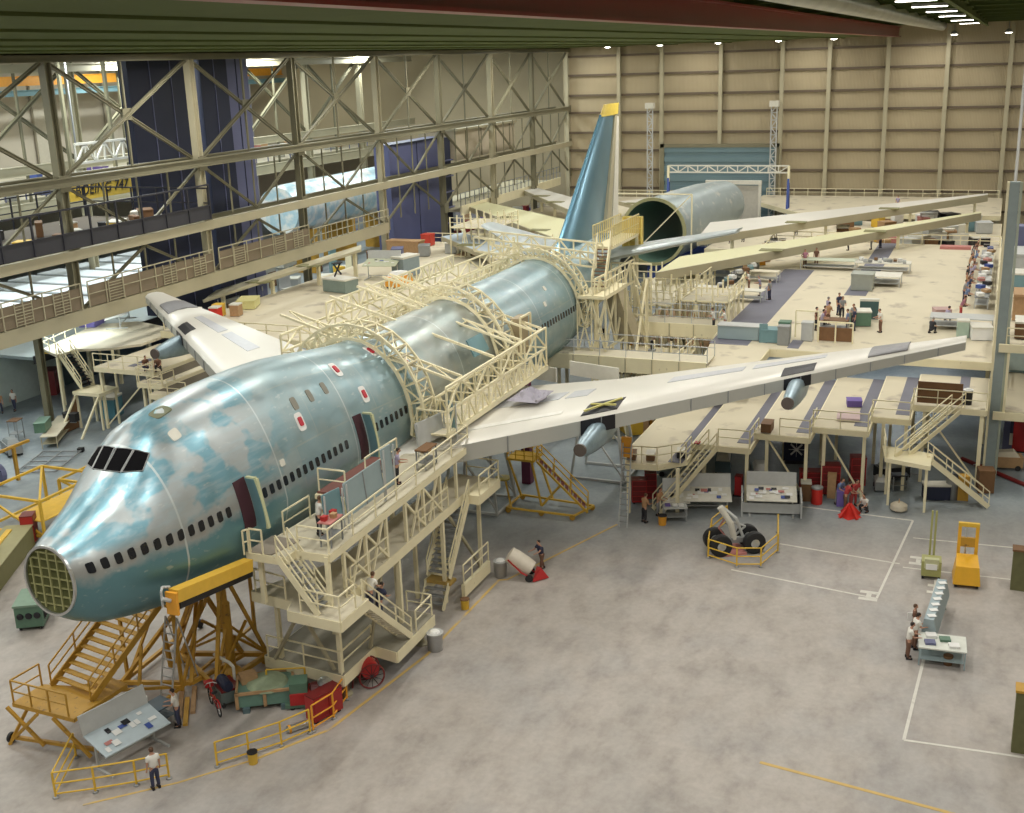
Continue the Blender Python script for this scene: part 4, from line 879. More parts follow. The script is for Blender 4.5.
def crate(x, y, z, dx, dy, dz, m, label, grp, rz=0., name='crate', lid=True):
    t = T(name, label, name.replace('_', ' '), (x, y, z), rz, grp)
    t.p('body', MB().box((0, 0, dz*.46+.04), (dx, dy, dz*.88)), m)
    if lid: t.p('lid', MB().box((0, 0, dz*.95), (dx*1.05, dy*1.05, dz*.1)), offw if rnd.random() < .4 else m)
    t.p('skid', MB().box((-dx*.35, 0, .03), (.12, dy, .06)).box((dx*.35, 0, .03), (.12, dy, .06)), grey)
    return t
pal = [brown, wood, yellow, grey, lgrey, navy2, blue, offw, purple, cream, teal, dred]
for i in range(26):
    m = [brown, wood, grey, lgrey, yellow, dark, brown, offw][i % 8]
    crate(26+i*1.13+rnd.uniform(-.4, .4), 35+rnd.uniform(0, 8), 13.95, rnd.uniform(.8, 2.2), rnd.uniform(.5, 1.2), rnd.uniform(.4, 1.3), m, 'box or part stored on the dark mezzanine behind the mesh guard', 'stores on the dark mezzanine', rnd.uniform(0, 1), 'storage_box')
# navy hangar-door towers behind the frame
def tower(label, x0, x1, y0, y1, z0, z1, m, m2, seams=3):
    t = T('blue_panel_tower', label, 'partition', ((x0+x1)/2, (y0+y1)/2, z0), world=True)
    t.p('panel', MB().bb((x0, y0, z0), (x1, y1, z1)), m)
    t.p('side_panel', MB().bb((x1-.02, y0+.1, z0), (x1+.1, y1, z1)), m2)
    for i in range(1, seams): x = x0+(x1-x0)*i/seams; t.p('seam', MB().bb((x-.05, y0-.06, z0), (x+.05, y0, z1)), m2)
    t.p('cap', MB().bb((x0-.1, y0-.12, z1-.2), (x1+.1, y0, z1)), m2); return t
tower('huge navy blue panel reaching the roof behind the second column', 56.7, 65.3, 40, 41, 0, 28.3, navy, navy2, 3)
tower('narrower dark navy panel to the right of the huge one, reaching the roof', 66.8, 71.0, 40, 43, 0, 28.3, navy, navy2, 2)
tower('slate blue panel beside the dark navy one behind the third column', 71.1, 75.0, 40.4, 43, 0, 28.3, navy2, navy, 2)
tower('large square slate blue panel standing at the back of the starboard deck', 95.4, 109.6, 36, 38, 0, 17.2, mat('slate_violet', (.085, .095, .20), .6, var=.08, scale=.3), navy, 2)
t = T('stair_tower', 'dark blue cabinet column joined to the edge of the square slate blue panel', 'cabinet', (111, 37, 0), world=True); t.p('body', MB().bb((109.8, 36.2, 0), (112.4, 38, 16.9)), navy)
for z in range(2, 16, 2): t.p('shelf', MB().bb((109.7, 35.9, z), (112.5, 36.2, z+.15)), navy2)
tb = T('office_cabin', 'tan office cabin raised on the side frame left of the end wall', 'cabin', (126, 37, 13), world=True)
tb.p('wall', MB().bb((113, 35.6, 13.9), (133, 41, 17.6)), mat('cabin_wall_tan', (.44, .38, .28), .7)); tb.p('roof', MB().bb((112.7, 35.3, 17.6), (133.3, 41.3, 17.9)), steel_y)
for x in (116, 121, 126, 131): tb.p('seam', MB().bb((x-.08, 35.5, 13.9), (x+.08, 35.6, 17.6)), steel_g)
t = T('gallery', 'cream railed gallery below the tan cabin, behind the square blue panel', 'gallery', (122, 35, 7), world=True)
t.p('floor', MB().bb((110, 34, 7.6), (147, 42, 7.9)), steel_y); t.p('fascia', MB().bb((110, 33.8, 7.2), (147, 34, 8.4)), cream); mb = MB(); rail(mb, [(110, 33.9, 8.4), (147, 33.9, 8.4)], h=1.6, gap=1.5, w=.09); t.p('railing', mb, grey)
# second frame across the neighbouring bay
for i, x in enumerate([30, 46, 62, 78, 94, 110, 126, 142]):
    t = T('steel_column', 'grey-tan steel column of the farther frame, %s from the left' % ordn[i+1], 'column', (x, 66, 0)); t.p('shaft', MB().ibeam((0, 0, 0), (0, 0, 28), .8, .8, .09), steel_y)
    if i < 7:
        t = T('sway_bracing', 'crossed bracing of the farther frame right of its %s column' % ordn[i+1], 'bracing', (x+8, 66, 15), world=True)
        t.p('brace', MB().ibeam((x, 66, 17), (x+16, 66, 27.5), .35, .35, .06), steel_g); t.p('brace', MB().ibeam((x, 66.3, 27.5), (x+16, 66.3, 17), .35, .35, .06), steel_g); t.p('post', MB().beam((x+8, 66.1, 13), (x+8, 66.1, 27.5), .25), steel_g)
for z, h, l_ in ((12.6, 1.3, 'lower'), (16.6, 1.0, 'middle'), (27, .9, 'topmost')):
    one('steel_girder', MB().ibeam((24, 65.6, z), (160, 65.6, z), .5, h, .1), steel_y, '%s long girder of the farther frame across the neighbouring bay' % l_, 'girder')
one('crane_girder', MB().ibeam((20, 96, 25.6), (166, 96, 25.6), .6, 1.3, .1), orange, 'orange crane girder high on the distant wall of the neighbouring bay', 'crane girder')
one('crane_girder', MB().ibeam((20, 95.5, 24.0), (166, 95.5, 24.0), .6, .8, .1), teal, 'teal crane girder just under the orange one on the distant wall', 'crane girder')
struct('wall_far_mezzanine', MB().bb((20, 72, 12.2), (166, 103.9, 12.6)), deckm)
t = T('upper_gallery', 'long far gallery with a blue railing across the neighbouring bay', 'gallery', (94, 72, 12), world=True)
t.p('fascia', MB().bb((24, 71.7, 11.8), (160, 72, 12.8)), steel_y); mb = MB(); rail(mb, [(60, 71.9, 12.8), (160, 71.9, 12.8)], h=1.6, gap=3, w=.12); t.p('railing', mb, navy2)
for i in range(70):
    m = [blue, navy2, purple, lgrey, offw, navy2, white, wood, pink][rnd.randrange(9)]
    crate(60+i*1.4+rnd.uniform(-.5, .5), 74+rnd.random()**1.5*24, 12.6, rnd.uniform(.8, 2.2), rnd.uniform(.8, 1.6), rnd.uniform(.8, 1.9), m, 'small crate or cabinet on the far gallery of the neighbouring bay', 'stores on the far gallery', rnd.uniform(0, 1.5), 'storage_box')
for i in range(9):
    t = T('wall_pilaster', 'pale column strip on the distant wall of the neighbouring bay', 'column', (34+i*15.5, 103.6, 12.6), group='pale column strips on the distant wall'); t.p('strip', MB().box((0, 0, 7), (2.2, .4, 14)), mat('pale_strip', (.46, .42, .34), .7)); t.p('cap', MB().box((0, -.1, 13.8), (2.6, .5, .6)), steel_y)
# skin panels and parts on the neighbouring bay floor
pw = mat('skin_panel_white', (.80, .86, .90), .45, .0, var=.04)
for i in range(12):
    x = 38+i*4.4
    t = T('wing_skin_panel', 'long white-blue metal skin panel lying flat in the neighbouring bay, seen through the side frame', 'panel', (x, 57, 0), group='white skin panels laid out in the neighbouring bay', world=True)
    t.p('sheet', MB().bb((x, 45, 4.6), (x+3.4, 70, 4.75)), pw); t.p('fixture', MB().bb((x+.3, 46, 3.9), (x+3.1, 69, 4.6)), offw)
    for y in (47, 57, 68): t.p('trestle', MB().bb((x+.5, y, 0), (x+2.9, y+.3, 3.9)), lgrey)
for i in range(70):
    m = pal[rnd.randrange(len(pal))]; x = 66+rnd.random()*90
    y = 37+rnd.random()**1.4*26
    if x < 92 and 44 < y < 71: y = 37+rnd.random()*6
    if 95 < x < 113 and y < 40: y += 6
    crate(x, y, 0, rnd.uniform(1, 3), rnd.uniform(.8, 2), rnd.uniform(1, 4.5), m, 'box, rack or bench on the neighbouring bay floor behind the side frame', 'racks and boxes on the neighbouring bay floor', rnd.uniform(0, 1.5), 'storage_rack')
fs = T('fuselage_section', 'white and light blue fuselage section lying in the neighbouring bay behind the side frame', 'fuselage section', (115, 55, 0), world=True)
mb = MB(); mb.lathe((0, 55, 8.6), [(3.0, 100), (3.25, 102), (3.25, 128), (3.0, 131)], 28, 'X'); fs.p('skin', mb, mat('section_blue', (.46, .64, .72), .35, .3, spot=((.8, .82, .8), .6, .45)), smooth=True)
for x in (104, 114, 126): fs.p('cradle', MB().bb((x, 52.5, 0), (x+.8, 57.5, 5.8)), ochre)
t = T('bridge_crane', 'yellow bridge crane box with black slanted lettering beyond the left side frame', 'crane', (62, 52, 15), world=True)
x0 = 58.2
t.p('box_girder', MB().bb((x0, 49.6, 14.85), (x0+8.6, 50.4, 16.7)), mat('crane_yellow', (.62, .42, .06), .5)); t.p('top_flange', MB().bb((x0-.1, 49.4, 16.7), (x0+8.7, 50.6, 16.85)), yellow)
t.p('hanger', MB().bb((x0+1, 49.9, 16.85), (x0+1.3, 50.2, 29)), steel_g); t.p('hanger', MB().bb((x0+7, 49.9, 16.85), (x0+7.3, 50.2, 29)), steel_g)
cu = bpy.data.curves.new('crane_lettering', 'FONT'); cu.body = 'BOEING 747'; cu.size = 1.35; cu.extrude = .02; cu.shear = .25; cu.align_x = 'CENTER'; cu.align_y = 'CENTER'
tmp = bpy.data.objects.new('tmp', cu); C.objects.link(tmp); dg = bpy.context.evaluated_depsgraph_get(); dg.update(); lme = bpy.data.meshes.new_from_object(tmp.evaluated_get(dg)); bpy.data.objects.remove(tmp); lme.materials.clear()
lt = link('lettering', lme, black); lt.parent = t.o; lt.location = V(x0+4.3, 49.55, 15.75)-t.loc; lt.rotation_euler = (PI/2, 0, 0); lt['label'] = 'black slanted lettering'
t = T('lattice_jib', 'short white lattice beam above the yellow crane trolley on the left', 'truss', (60, 48, 19), world=True); mb = MB(); zigzag(mb, (56.8, 47, 18.5), (64.4, 47, 18.5), (56.8, 47, 20.2), (64.4, 47, 20.2), 6, .16); t.p('lattice', mb, offw); t.p('hanger', MB().beam((57, 47, 20.2), (57, 47, 29), .12), grey)

# ---------------------------------------------------------------- second aircraft line at the back
rs = T('rear_fuselage_section', 'large open-ended blue-grey fuselage barrel standing at the back of the hall', 'fuselage section', (112, 5, 0), world=True)
mb = MB(); n = 36; R1 = 3.7; O = [];
for x, r in ((104, R1), (110, R1), (116, 3.5), (122, 2.9)): O.append([V(x, 6.6-(x-104)*.22+r*math.cos(2*PI*i/n), 6.6+(x-104)*.06+r*1.02*math.sin(2*PI*i/n)) for i in range(n)])
mb.loft(O, cap=False); I = [[V(p.x+(.05 if j == 0 else 0), 6.6-(r[0].x-104)*.22+(p.y-6.6+(r[0].x-104)*.22)*.95, 6.6+(p.z-6.6)*.95) for p in r] for j, r in enumerate(O)]; rs.p('barrel', mb, mat('barrel_skin', (.36, .42, .43), .42, .35, var=.2, scale=.5, spot=((.6, .6, .55), .8, .6)), smooth=True)
mb = MB(); mb.loft(I, cap=False); rs.p('lining', mb, mat('lining_green', (.10, .18, .14), .5), smooth=True)
mb = MB(); 
for i in range(n): mb.beam(O[0][i], O[0][(i+1) % n], .35)
rs.p('end_ring', mb, mat('ring_olive', (.36, .35, .18), .6))
for x in (105, 112, 119): rs.p('cradle', MB().bb((x, 2.5, 0), (x+.6, 7.6, 2.6)), blue)
mb = MB(); zigzag(mb, (103.6, 11, 2), (103.6, 11, 11), (103.6, 2, 2), (103.6, 2, 11), 1, .12); mb.beam((103.6, 11, 11), (103.6, 2, 11), .15); rs.p('frame', mb, cream)
def wingpanel(label, pts, z, th, m, name='wing_assembly', grp=None):
    t = T(name, label, 'wing', (sum(p[0] for p in pts)/len(pts), sum(p[1] for p in pts)/len(pts), 0), group=grp, world=True)
    zz = [p[2] for p in pts]; t.p('skin', MB().solid([(p[0], p[1], p[2]) for p in pts], [(p[0], p[1], p[2]-th) for p in pts]), m)
    a, b = V(pts[0]), V(pts[1])
    mb = MB(); mb.beam(a+V(-.1, 0, -th/2), b+V(-.1, 0, -th/2), .15, th); t.p('spar', mb, steel_y)
    for k in (.1, .4, .7, .95): q = a.lerp(b, k); q += (V(pts[2])-V(pts[1]))*.4; t.p('stand', MB().beam((q.x, q.y, 0), (q.x, q.y, q.z-th), .3), cream)
    for k in (.3, .62): q = a.lerp(b, k)+V(.8, 0, .02); t.p('open_bay', MB().box(q, (1.4, 2.2, .06)), mat('open_bay_olive', (.20, .19, .08), .7))
    return t
wingpanel('long pale wing assembly crossing the back of the port deck, nearer of two', [(71, -3, 8.0), (112, -28.4, 8.4), (113.2, -28.4, 8.4), (79, -3, 8.1)], 8, .8, mat('primer_yellow', (.62, .60, .36), .5, var=.06))
wingpanel('long white wing assembly at the back, farther of the two beyond the port deck', [(90, -2, 8.2), (126, -28.8, 8.8), (127.6, -28.8, 8.8), (100, -1, 8.4)], 8, .8, gwhite)
wingpanel('yellow-green primed wing assembly lying left of the tail fin', [(84, 9, 8), (114, 35, 8), (118, 34, 8), (96, 9.5, 8)], 8, .7, mat('primer_yellow', (.6, .6, .3), .5))
wingpanel('white wing assembly with blue film just left of the tail fin', [(74, 12, 7.6), (90, 27, 7.6), (93, 26, 7.6), (82, 11, 7.6)], 8, .5, mat('panel_blue_white', (.5, .58, .66), .4, .1))
wingpanel('short white wing piece beyond the tail fin on the left', [(112, 20, 8), (132, 34, 8), (135, 33, 8), (120, 20, 8)], 8, .6, gwhite)
wingpanel('small white wing piece just right of the fin near the end wall', [(116, 10, 7.6), (124, 17, 7.6), (128, 14, 7.6), (120, 8, 7.6)], 8, .5, gwhite)
wingpanel('tan folded flap assembly on a stand behind the starboard wing', [(56, 34, 6.8), (72, 27, 9.0), (74.5, 28.4, 9.0), (60, 35.6, 6.8)], 8, .25, mat('flap_tan', (.50, .45, .30), .6), 'flap_assembly')
deck('rear_deck', 'tan raised platform along the end wall at the right rear, with a long railing', [(128, -30.4), (128, -6), (140, 2), (147, 2), (147, -30.4)], 6.0, [], [(x, y) for x in (129, 146) for y in (-29, -8)], rails=[[(146.5, -30), (146.5, 1.5)]])
deck('rear_deck', 'tan raised platform at the left rear behind the fin', [(106, 12), (106, 31.5), (146, 31.5), (146, 6), (126, 6)], 5.6, [], [(x, y) for x in (107, 145) for y in (13, 31)], rails=[[(145.5, 7), (145.5, 31)]])
gt = T('portal_gate', 'grey steel portal frame with panels in front of the blue hangar door', 'frame', (128, 2, 0), world=True)
for y in (6.0, 2.6, -1.0): gt.p('post', MB().beam((128, y, 0), (128, y, 9.8), .35), offw)
gt.p('lintel', MB().beam((128, 6.2, 9.8), (128, -1.2, 9.8), .5), offw); gt.p('panel', MB().bb((128.1, 2.7, 1), (128.2, 6, 7.5)), lgrey); gt.p('panel', MB().bb((128.1, -.9, 1), (128.2, 2.5, 9.4)), mat('panel_pale', (.52, .50, .44), .6))
gt.p('brace', MB().beam((128, 6, 9), (128, 2.8, 5), .18), lgrey); gt.p('lintel', MB().beam((128, 7.4, 6), (128, 6, 9.8), .3), offw)
def portal(label, x, y0, y1, z, lattice=True):
    t = T('lifting_portal', label, 'hoist', (x, (y0+y1)/2, 0), world=True)
    for y in (y0, y1):
        for dx in (-1.4, 1.4): t.p('leg', MB().beam((x+dx, y, 0), (x, y, z-1.6), .28), blue)
        t.p('post', MB().beam((x, y, z-2.2), (x, y, z), .3), cream)
    mb = MB(); zigzag(mb, (x, y0, z), (x, y1, z), (x, y0, z-.9), (x, y1, z-.9), 12, .13); t.p('truss_beam', mb, offw); return t
portal('lifting portal with white lattice beam and blue legs before the blue hangar door', 132, 12.4, -4.0, 11.6)
for nm, y in (('left', 19.4), ('right', .9)):
    t = T('lattice_mast', 'tall thin lattice mast at the %s edge of the blue hangar door' % nm, 'mast', (147.2, y, 0)); mb = MB(); zigzag(mb, (0, -.4, 0), (0, -.4, 18.8), (0, .4, 0), (0, .4, 18.8), 18, .12); t.p('lattice', mb, lgrey); t.p('head', MB().box((0, 0, 19), (.9, 1.3, .8)), offw)
for y, h in ((4.2, 3.4), (1.4, 3.4)): pass
# right-hand offices
of = T('office_block', 'multi-level cream and glass office block at the right edge behind the wing dock', 'building', (52, -36, 0), world=True)
gl = mat('office_glass', (.22, .32, .34), .2, .1)
for z, l_ in ((4.35, 'lower'), (8.65, 'upper')):
    of.p('floor_slab', MB().bb((48, -45, z-.12), (100, -31.6, z)), deckm); of.p('fascia', MB().bb((47.8, -45, z-.45), (48, -31.0, z+.05)), cream)
of.p('back_wall', MB().bb((58, -45, 4.4), (58.2, -31.6, 8.4)), gl); of.p('wall', MB().bb((54, -45, 0), (54.2, -31.8, 4)), navy2)
for y in (-31.6, -33.4, -35.4): of.p('mullion', MB().beam((48, y, 4.4), (48, y, 8.3), .16), cream); of.p('pane', MB().bb((57.8, y-1.5, 4.6), (57.9, y-.2, 8.2)), mat('pane_pale', (.42, .52, .52), .25))
for k in range(7): of.p('door_panel', MB().bb((53.7, -32.2-k*.62, 1.3), (53.9, -32.7-k*.62, 3.9)), navy if k % 1 == 0 else navy2); of.p('kick_plate', MB().bb((53.65, -32.2-k*.62, .5), (53.9, -32.7-k*.62, 1.3)), offw)
of.p('roof_panel', MB().bb((48, -45, 12.6), (96, -32.4, 12.8)), deckm) if False else None
mb = MB(); rail(mb, [(48, -45, 8.7), (48, -31.4, 8.7)], h=1.0, gap=1.3); of.p('railing', mb, cream)
cl = T('grey_column', 'tall blue-grey steel column with cream edges at the right end of the wing dock', 'column', (48.4, -31.1, 0)); cl.p('shaft', MB().box((0, 0, 9.2), (.5, .55, 18.4)), mat('column_bluegrey', (.26, .31, .31), .55)); cl.p('edge_strip', MB().box((-.1, .36, 9.2), (.3, .14, 18.4)), cream); cl.p('edge_strip', MB().box((-.1, -.36, 9.2), (.3, .14, 18.4)), mat('strip_green', (.38, .42, .34), .6))
for i, (x, y, z, dx, dy, dz, m, nm, lab) in enumerate([
 (50.5, -32.4, 8.68, 2.0, 1.1, 1.1, brown, 'carton', 'brown carton at the left on the office block roof'), (52.5, -33.6, 8.68, 2, 1.6, 1.5, mat('rust_board', (.25, .09, .03), .7), 'carton', 'rust-red carton behind on the office block roof'),
 (56, -32.2, 8.68, 2.5, 1, 1.8, wood, 'carton', 'tan carton stack near the upper left of the office roof'), (60, -33.4, 8.68, 3, 2.6, .9, mat('orange_brown', (.45, .19, .07), .6), 'plan_table', 'orange-brown table far back on the office block roof'),
 (66, -32.6, 8.68, 2, 2, 1.4, teal, 'machine_cabinet', 'teal machine cabinet at the back of the office roof'), (72, -33, 8.68, 4, 3, 2, lgrey, 'machine_cabinet', 'pale grey machine farthest back on the office roof'),
 (76, -32.2, 8.68, 1.5, 1.2, 3.4, navy2, 'machine_cabinet', 'dark tall machine beside the column top on the office roof'), (50.5, -34, 4.4, 1.2, 1.8, .8, offw, 'office_desk', 'pale desk inside the glazed office level')]): crate(x, y, z, dx, dy, dz, m, lab, None, 0, nm)

deck('rear_staging', 'tan staging deck under the rear wing assemblies beyond the port deck', [(104.6, -30.6), (104.6, -9), (127, -9), (127, -30.6)], 5.2, [], [(x, y) for x in (106, 126) for y in (-30, -10)])
for i in range(44):
    k = rnd.random(); row = i % 2; x = (106+k*5 if row == 0 else 116+k*8); y = -10-rnd.random()*19
    crate(x, y, 5.2, rnd.uniform(.8, 2.4), rnd.uniform(.8, 2), rnd.uniform(.6, 2.2), [wood, offw, brown, lgrey, teal, pink, yellow, dark, white][i % 9], 'crate or bench on the staging deck between the rear wing assemblies', 'crates between the rear wing assemblies', rnd.random(), 'storage_box')
# ---------------------------------------------------------------- yellow nose stand
ys = T('nose_access_stand', 'large ochre-yellow stair stand with a wide flight rising under the open nose', 'stair stand', (5, 3, 0), world=True)
ys.p('lower_platform', MB().prism([(3.5, 1.7), (3.6, 5.0), (5.2, 4.9), (5.6, 3.2), (6.7, 2.9), (6.4, 1.5)], 1.7, 1.88), ochre)
mb = MB(); rail(mb, [(3.55, 2.0, 1.88), (3.65, 4.95, 1.88), (5.1, 4.85, 1.88)], h=1.0, gap=1.1); ys.p('railing', mb, ochre)
for p, q in [((3.4, 5.3, 0), (4.2, 4.6, 1.7)), ((3.6, 3.6, .2), (3.5, 5.2, 1.7)), ((3.6, 5.2, .2), (3.5, 3.6, 1.7)), ((3.6, 1.2, .2), (3.5, 2.8, 1.7))]: ys.p('brace', MB().beam(p, q, .12), ochre)
ys.p('base_bar', MB().beam((3.6, 5.3, .25), (4.1, .8, .25), .14), ochre); 
for x, y in ((3.6, 5.35), (4.1, .9), (14.6, 4.2)): w0 = ys.p('caster', MB().lathe((x, y, .22), [(.05, -.07), (.22, -.06), (.22, .06), (.05, .07)], 14, 'Y'), black)
stair(ys, (5.0, 3.2, 1.9), (9.0, 2.5, 4.5), 2.5, (.17, .98, 0), m=ochre, tread_m=ochre, n=12, sh=.3)
ys.p('upper_platform', MB().prism([(8.8, .9), (8.9, 4.0), (15.5, 3.6), (15.5, 1.4)], 4.3, 4.48), ochre)
mb = MB(); rail(mb, [(9, 4, 4.48), (15.4, 3.6, 4.48)], h=.7, gap=1.5); ys.p('railing', mb, ochre)
for x, y in ((9.0, 3.9), (9.2, 1.1), (12.2, 3.7), (15.3, 3.5), (15.3, 1.5)): ys.p('leg', MB().beam((x, y, 0), (x, y, 4.3), .13), ochre)
for p, q in [((5.3, 4.3, 1.7), (9, 3.9, .2)), ((9, 3.9, .2), (12.2, 3.7, 4.2)), ((9.2, 1.1, .2), (12, 1.4, 4.2)), ((12.2, 3.7, .2), (15.3, 3.5, 4.2)), ((6, 2, 1.7), (9.2, 1.1, .3)), ((4, 1, .3), (9.2, 1.1, .3)), ((9.2, 1.1, .3), (15.3, 1.5, .3)), ((6.4, 1.2, .3), (7.6, 1.6, 3.0))]: ys.p('brace', MB().beam(p, q, .12), ochre)
jk = T('nose_jack', 'tall ochre tripod jack holding up the forward fuselage beside the nose stand', 'jack', (11.2, .2, 0), world=True)
jk.p('ram', MB().lathe((11.2, -.1, 0), [(.42, 0), (.42, .3), (.22, .5), (.22, 3.6), (.13, 3.7), (.13, 5.1), (.3, 5.15), (.3, 5.3)], 14), ochre)
ft = [(9.5, -.5), (12.9, -.9), (11.6, 3.0)]
for x, y in ft:
    jk.p('leg', MB().beam((x, y, .3), (11.2+(x-11.2)*.08, -.1+(y+.1)*.08, 4.9), .15), ochre); jk.p('brace', MB().beam((x, y, .4), (11.2, -.1, 2.6), .12), ochre)
    jk.p('foot', MB().lathe((x, y, 0), [(.35, 0), (.35, .12), (.15, .3)], 12), ochre)
for a, b in zip(ft, ft[1:]+ft[:1]): jk.p('base_bar', MB().beam((*a, .35), (*b, .35), .2), ochre); jk.p('brace', MB().beam((*a, .4), ((b[0]+11.2)/2, (b[1]-.1)/2, 2.4), .11), ochre)
jk2 = T('triangulated_stand', 'ochre triangulated jack frame between the nose stand and the tripod jack', 'frame', (9, 2.5, 0), world=True)
for p, q in [((8.6, 3.9, .3), (9.6, .9, .3)), ((9.6, .9, .3), (12.5, .2, .3)), ((8.6, 3.9, .3), (12.6, 2.4, 3.6)), ((9.6, .9, .3), (12.6, 2.4, 3.6)), ((12.5, .2, .3), (12.6, 2.4, 3.6)), ((8.6, 3.9, .3), (12.8, 4.2, .3)), ((12.8, 4.2, .3), (12.6, 2.4, 3.6)), ((10.4, 2.6, .3), (10.5, 2.9, 2.0))]: jk2.p('strut', MB().beam(p, q, .17), ochre)
lb = T('boom_beam', 'yellow box beam running along the lower hull from the nose to the dock', 'beam', (6.2, -3.5, 6.9), world=True)
lb.p('box_beam', MB().beam((4.3, -3.3, 7.6), (8.7, -3.5, 7.0), .45, .5), mat('beam_yellow', (.72, .44, .05), .5)); lb.p('end_plate', MB().box((4.2, -3.3, 7.35), (.12, .5, .9)), orange); lb.p('lower_rail', MB().beam((4.6, -3.2, 7.1), (9.0, -3.3, 6.5), .3, .3), dark)
lb.p('valve_cluster', MB().path([(3.9, -3.1, 7.3), (3.9, -3.1, 7.9), (4.1, -3.0, 8.0), (4.4, -3.1, 7.9)], .05).path([(4.1, -3.3, 7.5), (3.8, -3.2, 7.7)], .08), lgrey)
ol = T('step_ladder', 'tall thin grey step ladder under the nose by the tripod jack', 'ladder', (8.6, 1.3, 0), world=True)
for y in (1.0, 1.6): ol.p('rail', MB().beam((8.3, y, 0), (9.3, y, 3.6), .06), lgrey)
mb = MB(); [mb.beam((8.3+.1*i*1, 1.0, .36*i), (8.3+.1*i, 1.6, .36*i), .05) for i in range(1, 10)]; ol.p('rungs', mb, lgrey)
for y in (1.0, 1.6): ol.p('prop', MB().beam((10.3, y, 0), (9.3, y, 3.6), .05), lgrey)

# ---------------------------------------------------------------- yellow pipe barriers
def barrier(name, label, pts, m=yellow, h=1.1):
    t = T(name, label, 'barrier', (*[sum(p[k] for p in pts)/len(pts) for k in (0, 1)], 0), world=True)
    for a, b in zip(pts, pts[1:]):
        A, B = V(*a, 0), V(*b, 0); mb = MB()
        for z in (.18, .62, h): mb.tube(A+V(0, 0, z), B+V(0, 0, z), .035, 8)
        t.p('rail_panel', mb, m)
    for q in pts: t.p('post', MB().tube((*q, .06), (*q, h), .045, 8), m); t.p('foot', MB().lathe((*q, 0), [(.12, 0), (.12, .05), (.05, .08)], 10), grey)
    return t
barrier('pipe_barrier', 'low yellow pipe barrier around the tilted drafting table at the bottom left', [(3.6, 2.0), (1.2, .8), (2.0, -.4), (2.9, -1.6), (3.7, -2.5)])
barrier('pipe_barrier', 'long yellow pipe barrier in front of the bicycle and crates', [(5.0, -3.8), (6.0, -4.6), (7.1, -5.4), (8.3, -6.0)])
barrier('pipe_barrier', 'short yellow-orange pipe barrier in front of the red cabinet', [(8.45, -6.05), (9.6, -6.35), (11.1, -6.1)], orange, 1.2)
barrier('saw_horse', 'yellow trestle frame standing behind the green crate by the dock', [(10.2, -2.7), (10.9, -4.2)], yellow, 1.3)
barrier('pipe_barrier', 'yellow pipe barrier ringing the landing gear on the painted bay', [(35.2, -20.2), (32.4, -20.7), (30.2, -20.2), (29.8, -19.0), (30.5, -17.3), (33.4, -16.8), (35.6, -17.2)])
# ---------------------------------------------------------------- drafting tables and desk
def drafting(label, x, y, rz, w_=2.6, d=1.3, m=mat('pale_blue_board', (.48, .56, .60), .6), back=True, papers=7, h=1.0, z=0, name='drafting_table', cat='drafting table'):
    t = T(name, label, cat, (x, y, z), rz)
    a = .35; top = [V(-w_/2, -d/2, h-.2), V(w_/2, -d/2, h-.2), V(w_/2, d/2, h+.22), V(-w_/2, d/2, h+.22)]
    b = t.p('board', MB().solid([p+V(0, 0, .05) for p in top], top), m)
    if back: t.p('back_board', MB().solid([(-w_/2, d/2+.2, h+1.05), (w_/2, d/2+.2, h+1.05), (w_/2, d/2+.25, h+1.05), (-w_/2, d/2+.25, h+1.05)], [(-w_/2, d/2, h+.2), (w_/2, d/2, h+.2), (w_/2, d/2+.05, h+.2), (-w_/2, d/2+.05, h+.2)]), lgrey)
    sl = .42/d
    for i in range(papers):
        px, py = -w_/2+.3+(w_-.6)*((i*.618) % 1), -d/2+.25+(d-.5)*((i*i*.37+i*.21) % 1); pw_, ph = rnd.uniform(.18, .4), rnd.uniform(.15, .3)
        zz = lambda yy: h-.2+(yy+d/2)*sl+.06+.004*i
        P_ = [V(px-pw_/2, py-ph/2, zz(py-ph/2)), V(px+pw_/2, py-ph/2, zz(py-ph/2)), V(px+pw_/2, py+ph/2, zz(py+ph/2)), V(px-pw_/2, py+ph/2, zz(py+ph/2))]
        t.p('drawing_sheet', MB().solid([p+V(0, 0, .006) for p in P_], P_), [white, white, dark, white, blue, pink, white][i % 7], b)
    for sx in (-1, 1): t.p('leg', MB().beam((sx*(w_/2-.2), .3, 0), (sx*(w_/2-.2), .3, h), .08), lgrey).parent = t.o; t.p('foot', MB().beam((sx*(w_/2-.2), -d/2, .05), (sx*(w_/2-.2), d/2, .05), .1), lgrey)
    t.p('cross_bar', MB().beam((-w_/2+.2, .3, .3), (w_/2-.2, .3, .3), .06), lgrey); return t
drafting('tilted pale blue drafting table with drawings and cards inside the bottom-left barrier', 4.4, -.1, R_(-15), 3.0, 1.4, papers=12, h=1.2)
bench('work_desk', 'dark slate desk with parts books beside the man in a white shirt', 6.5, .6, 0, R_(-12), 1.9, 1.0, .85, mat('desk_slate', (.10, .14, .17), .5), 'desk')
for i, (dx, dy, m) in enumerate([(-.6, .1, brown), (-.25, -.1, dark), (.15, .1, white), (.5, -.05, white)]):
    one('parts_book', MB().box((6.3+dx*.8-dy*.5, 1.0+dx*.5+dy*.8, .97), (.42, .5, .2), R_(35)), m, ['brown file box at the left end of the dark slate desk', 'black binder on the dark slate desk', 'open white manual on the dark slate desk', 'white manual at the right end of the dark slate desk'][i], 'book')
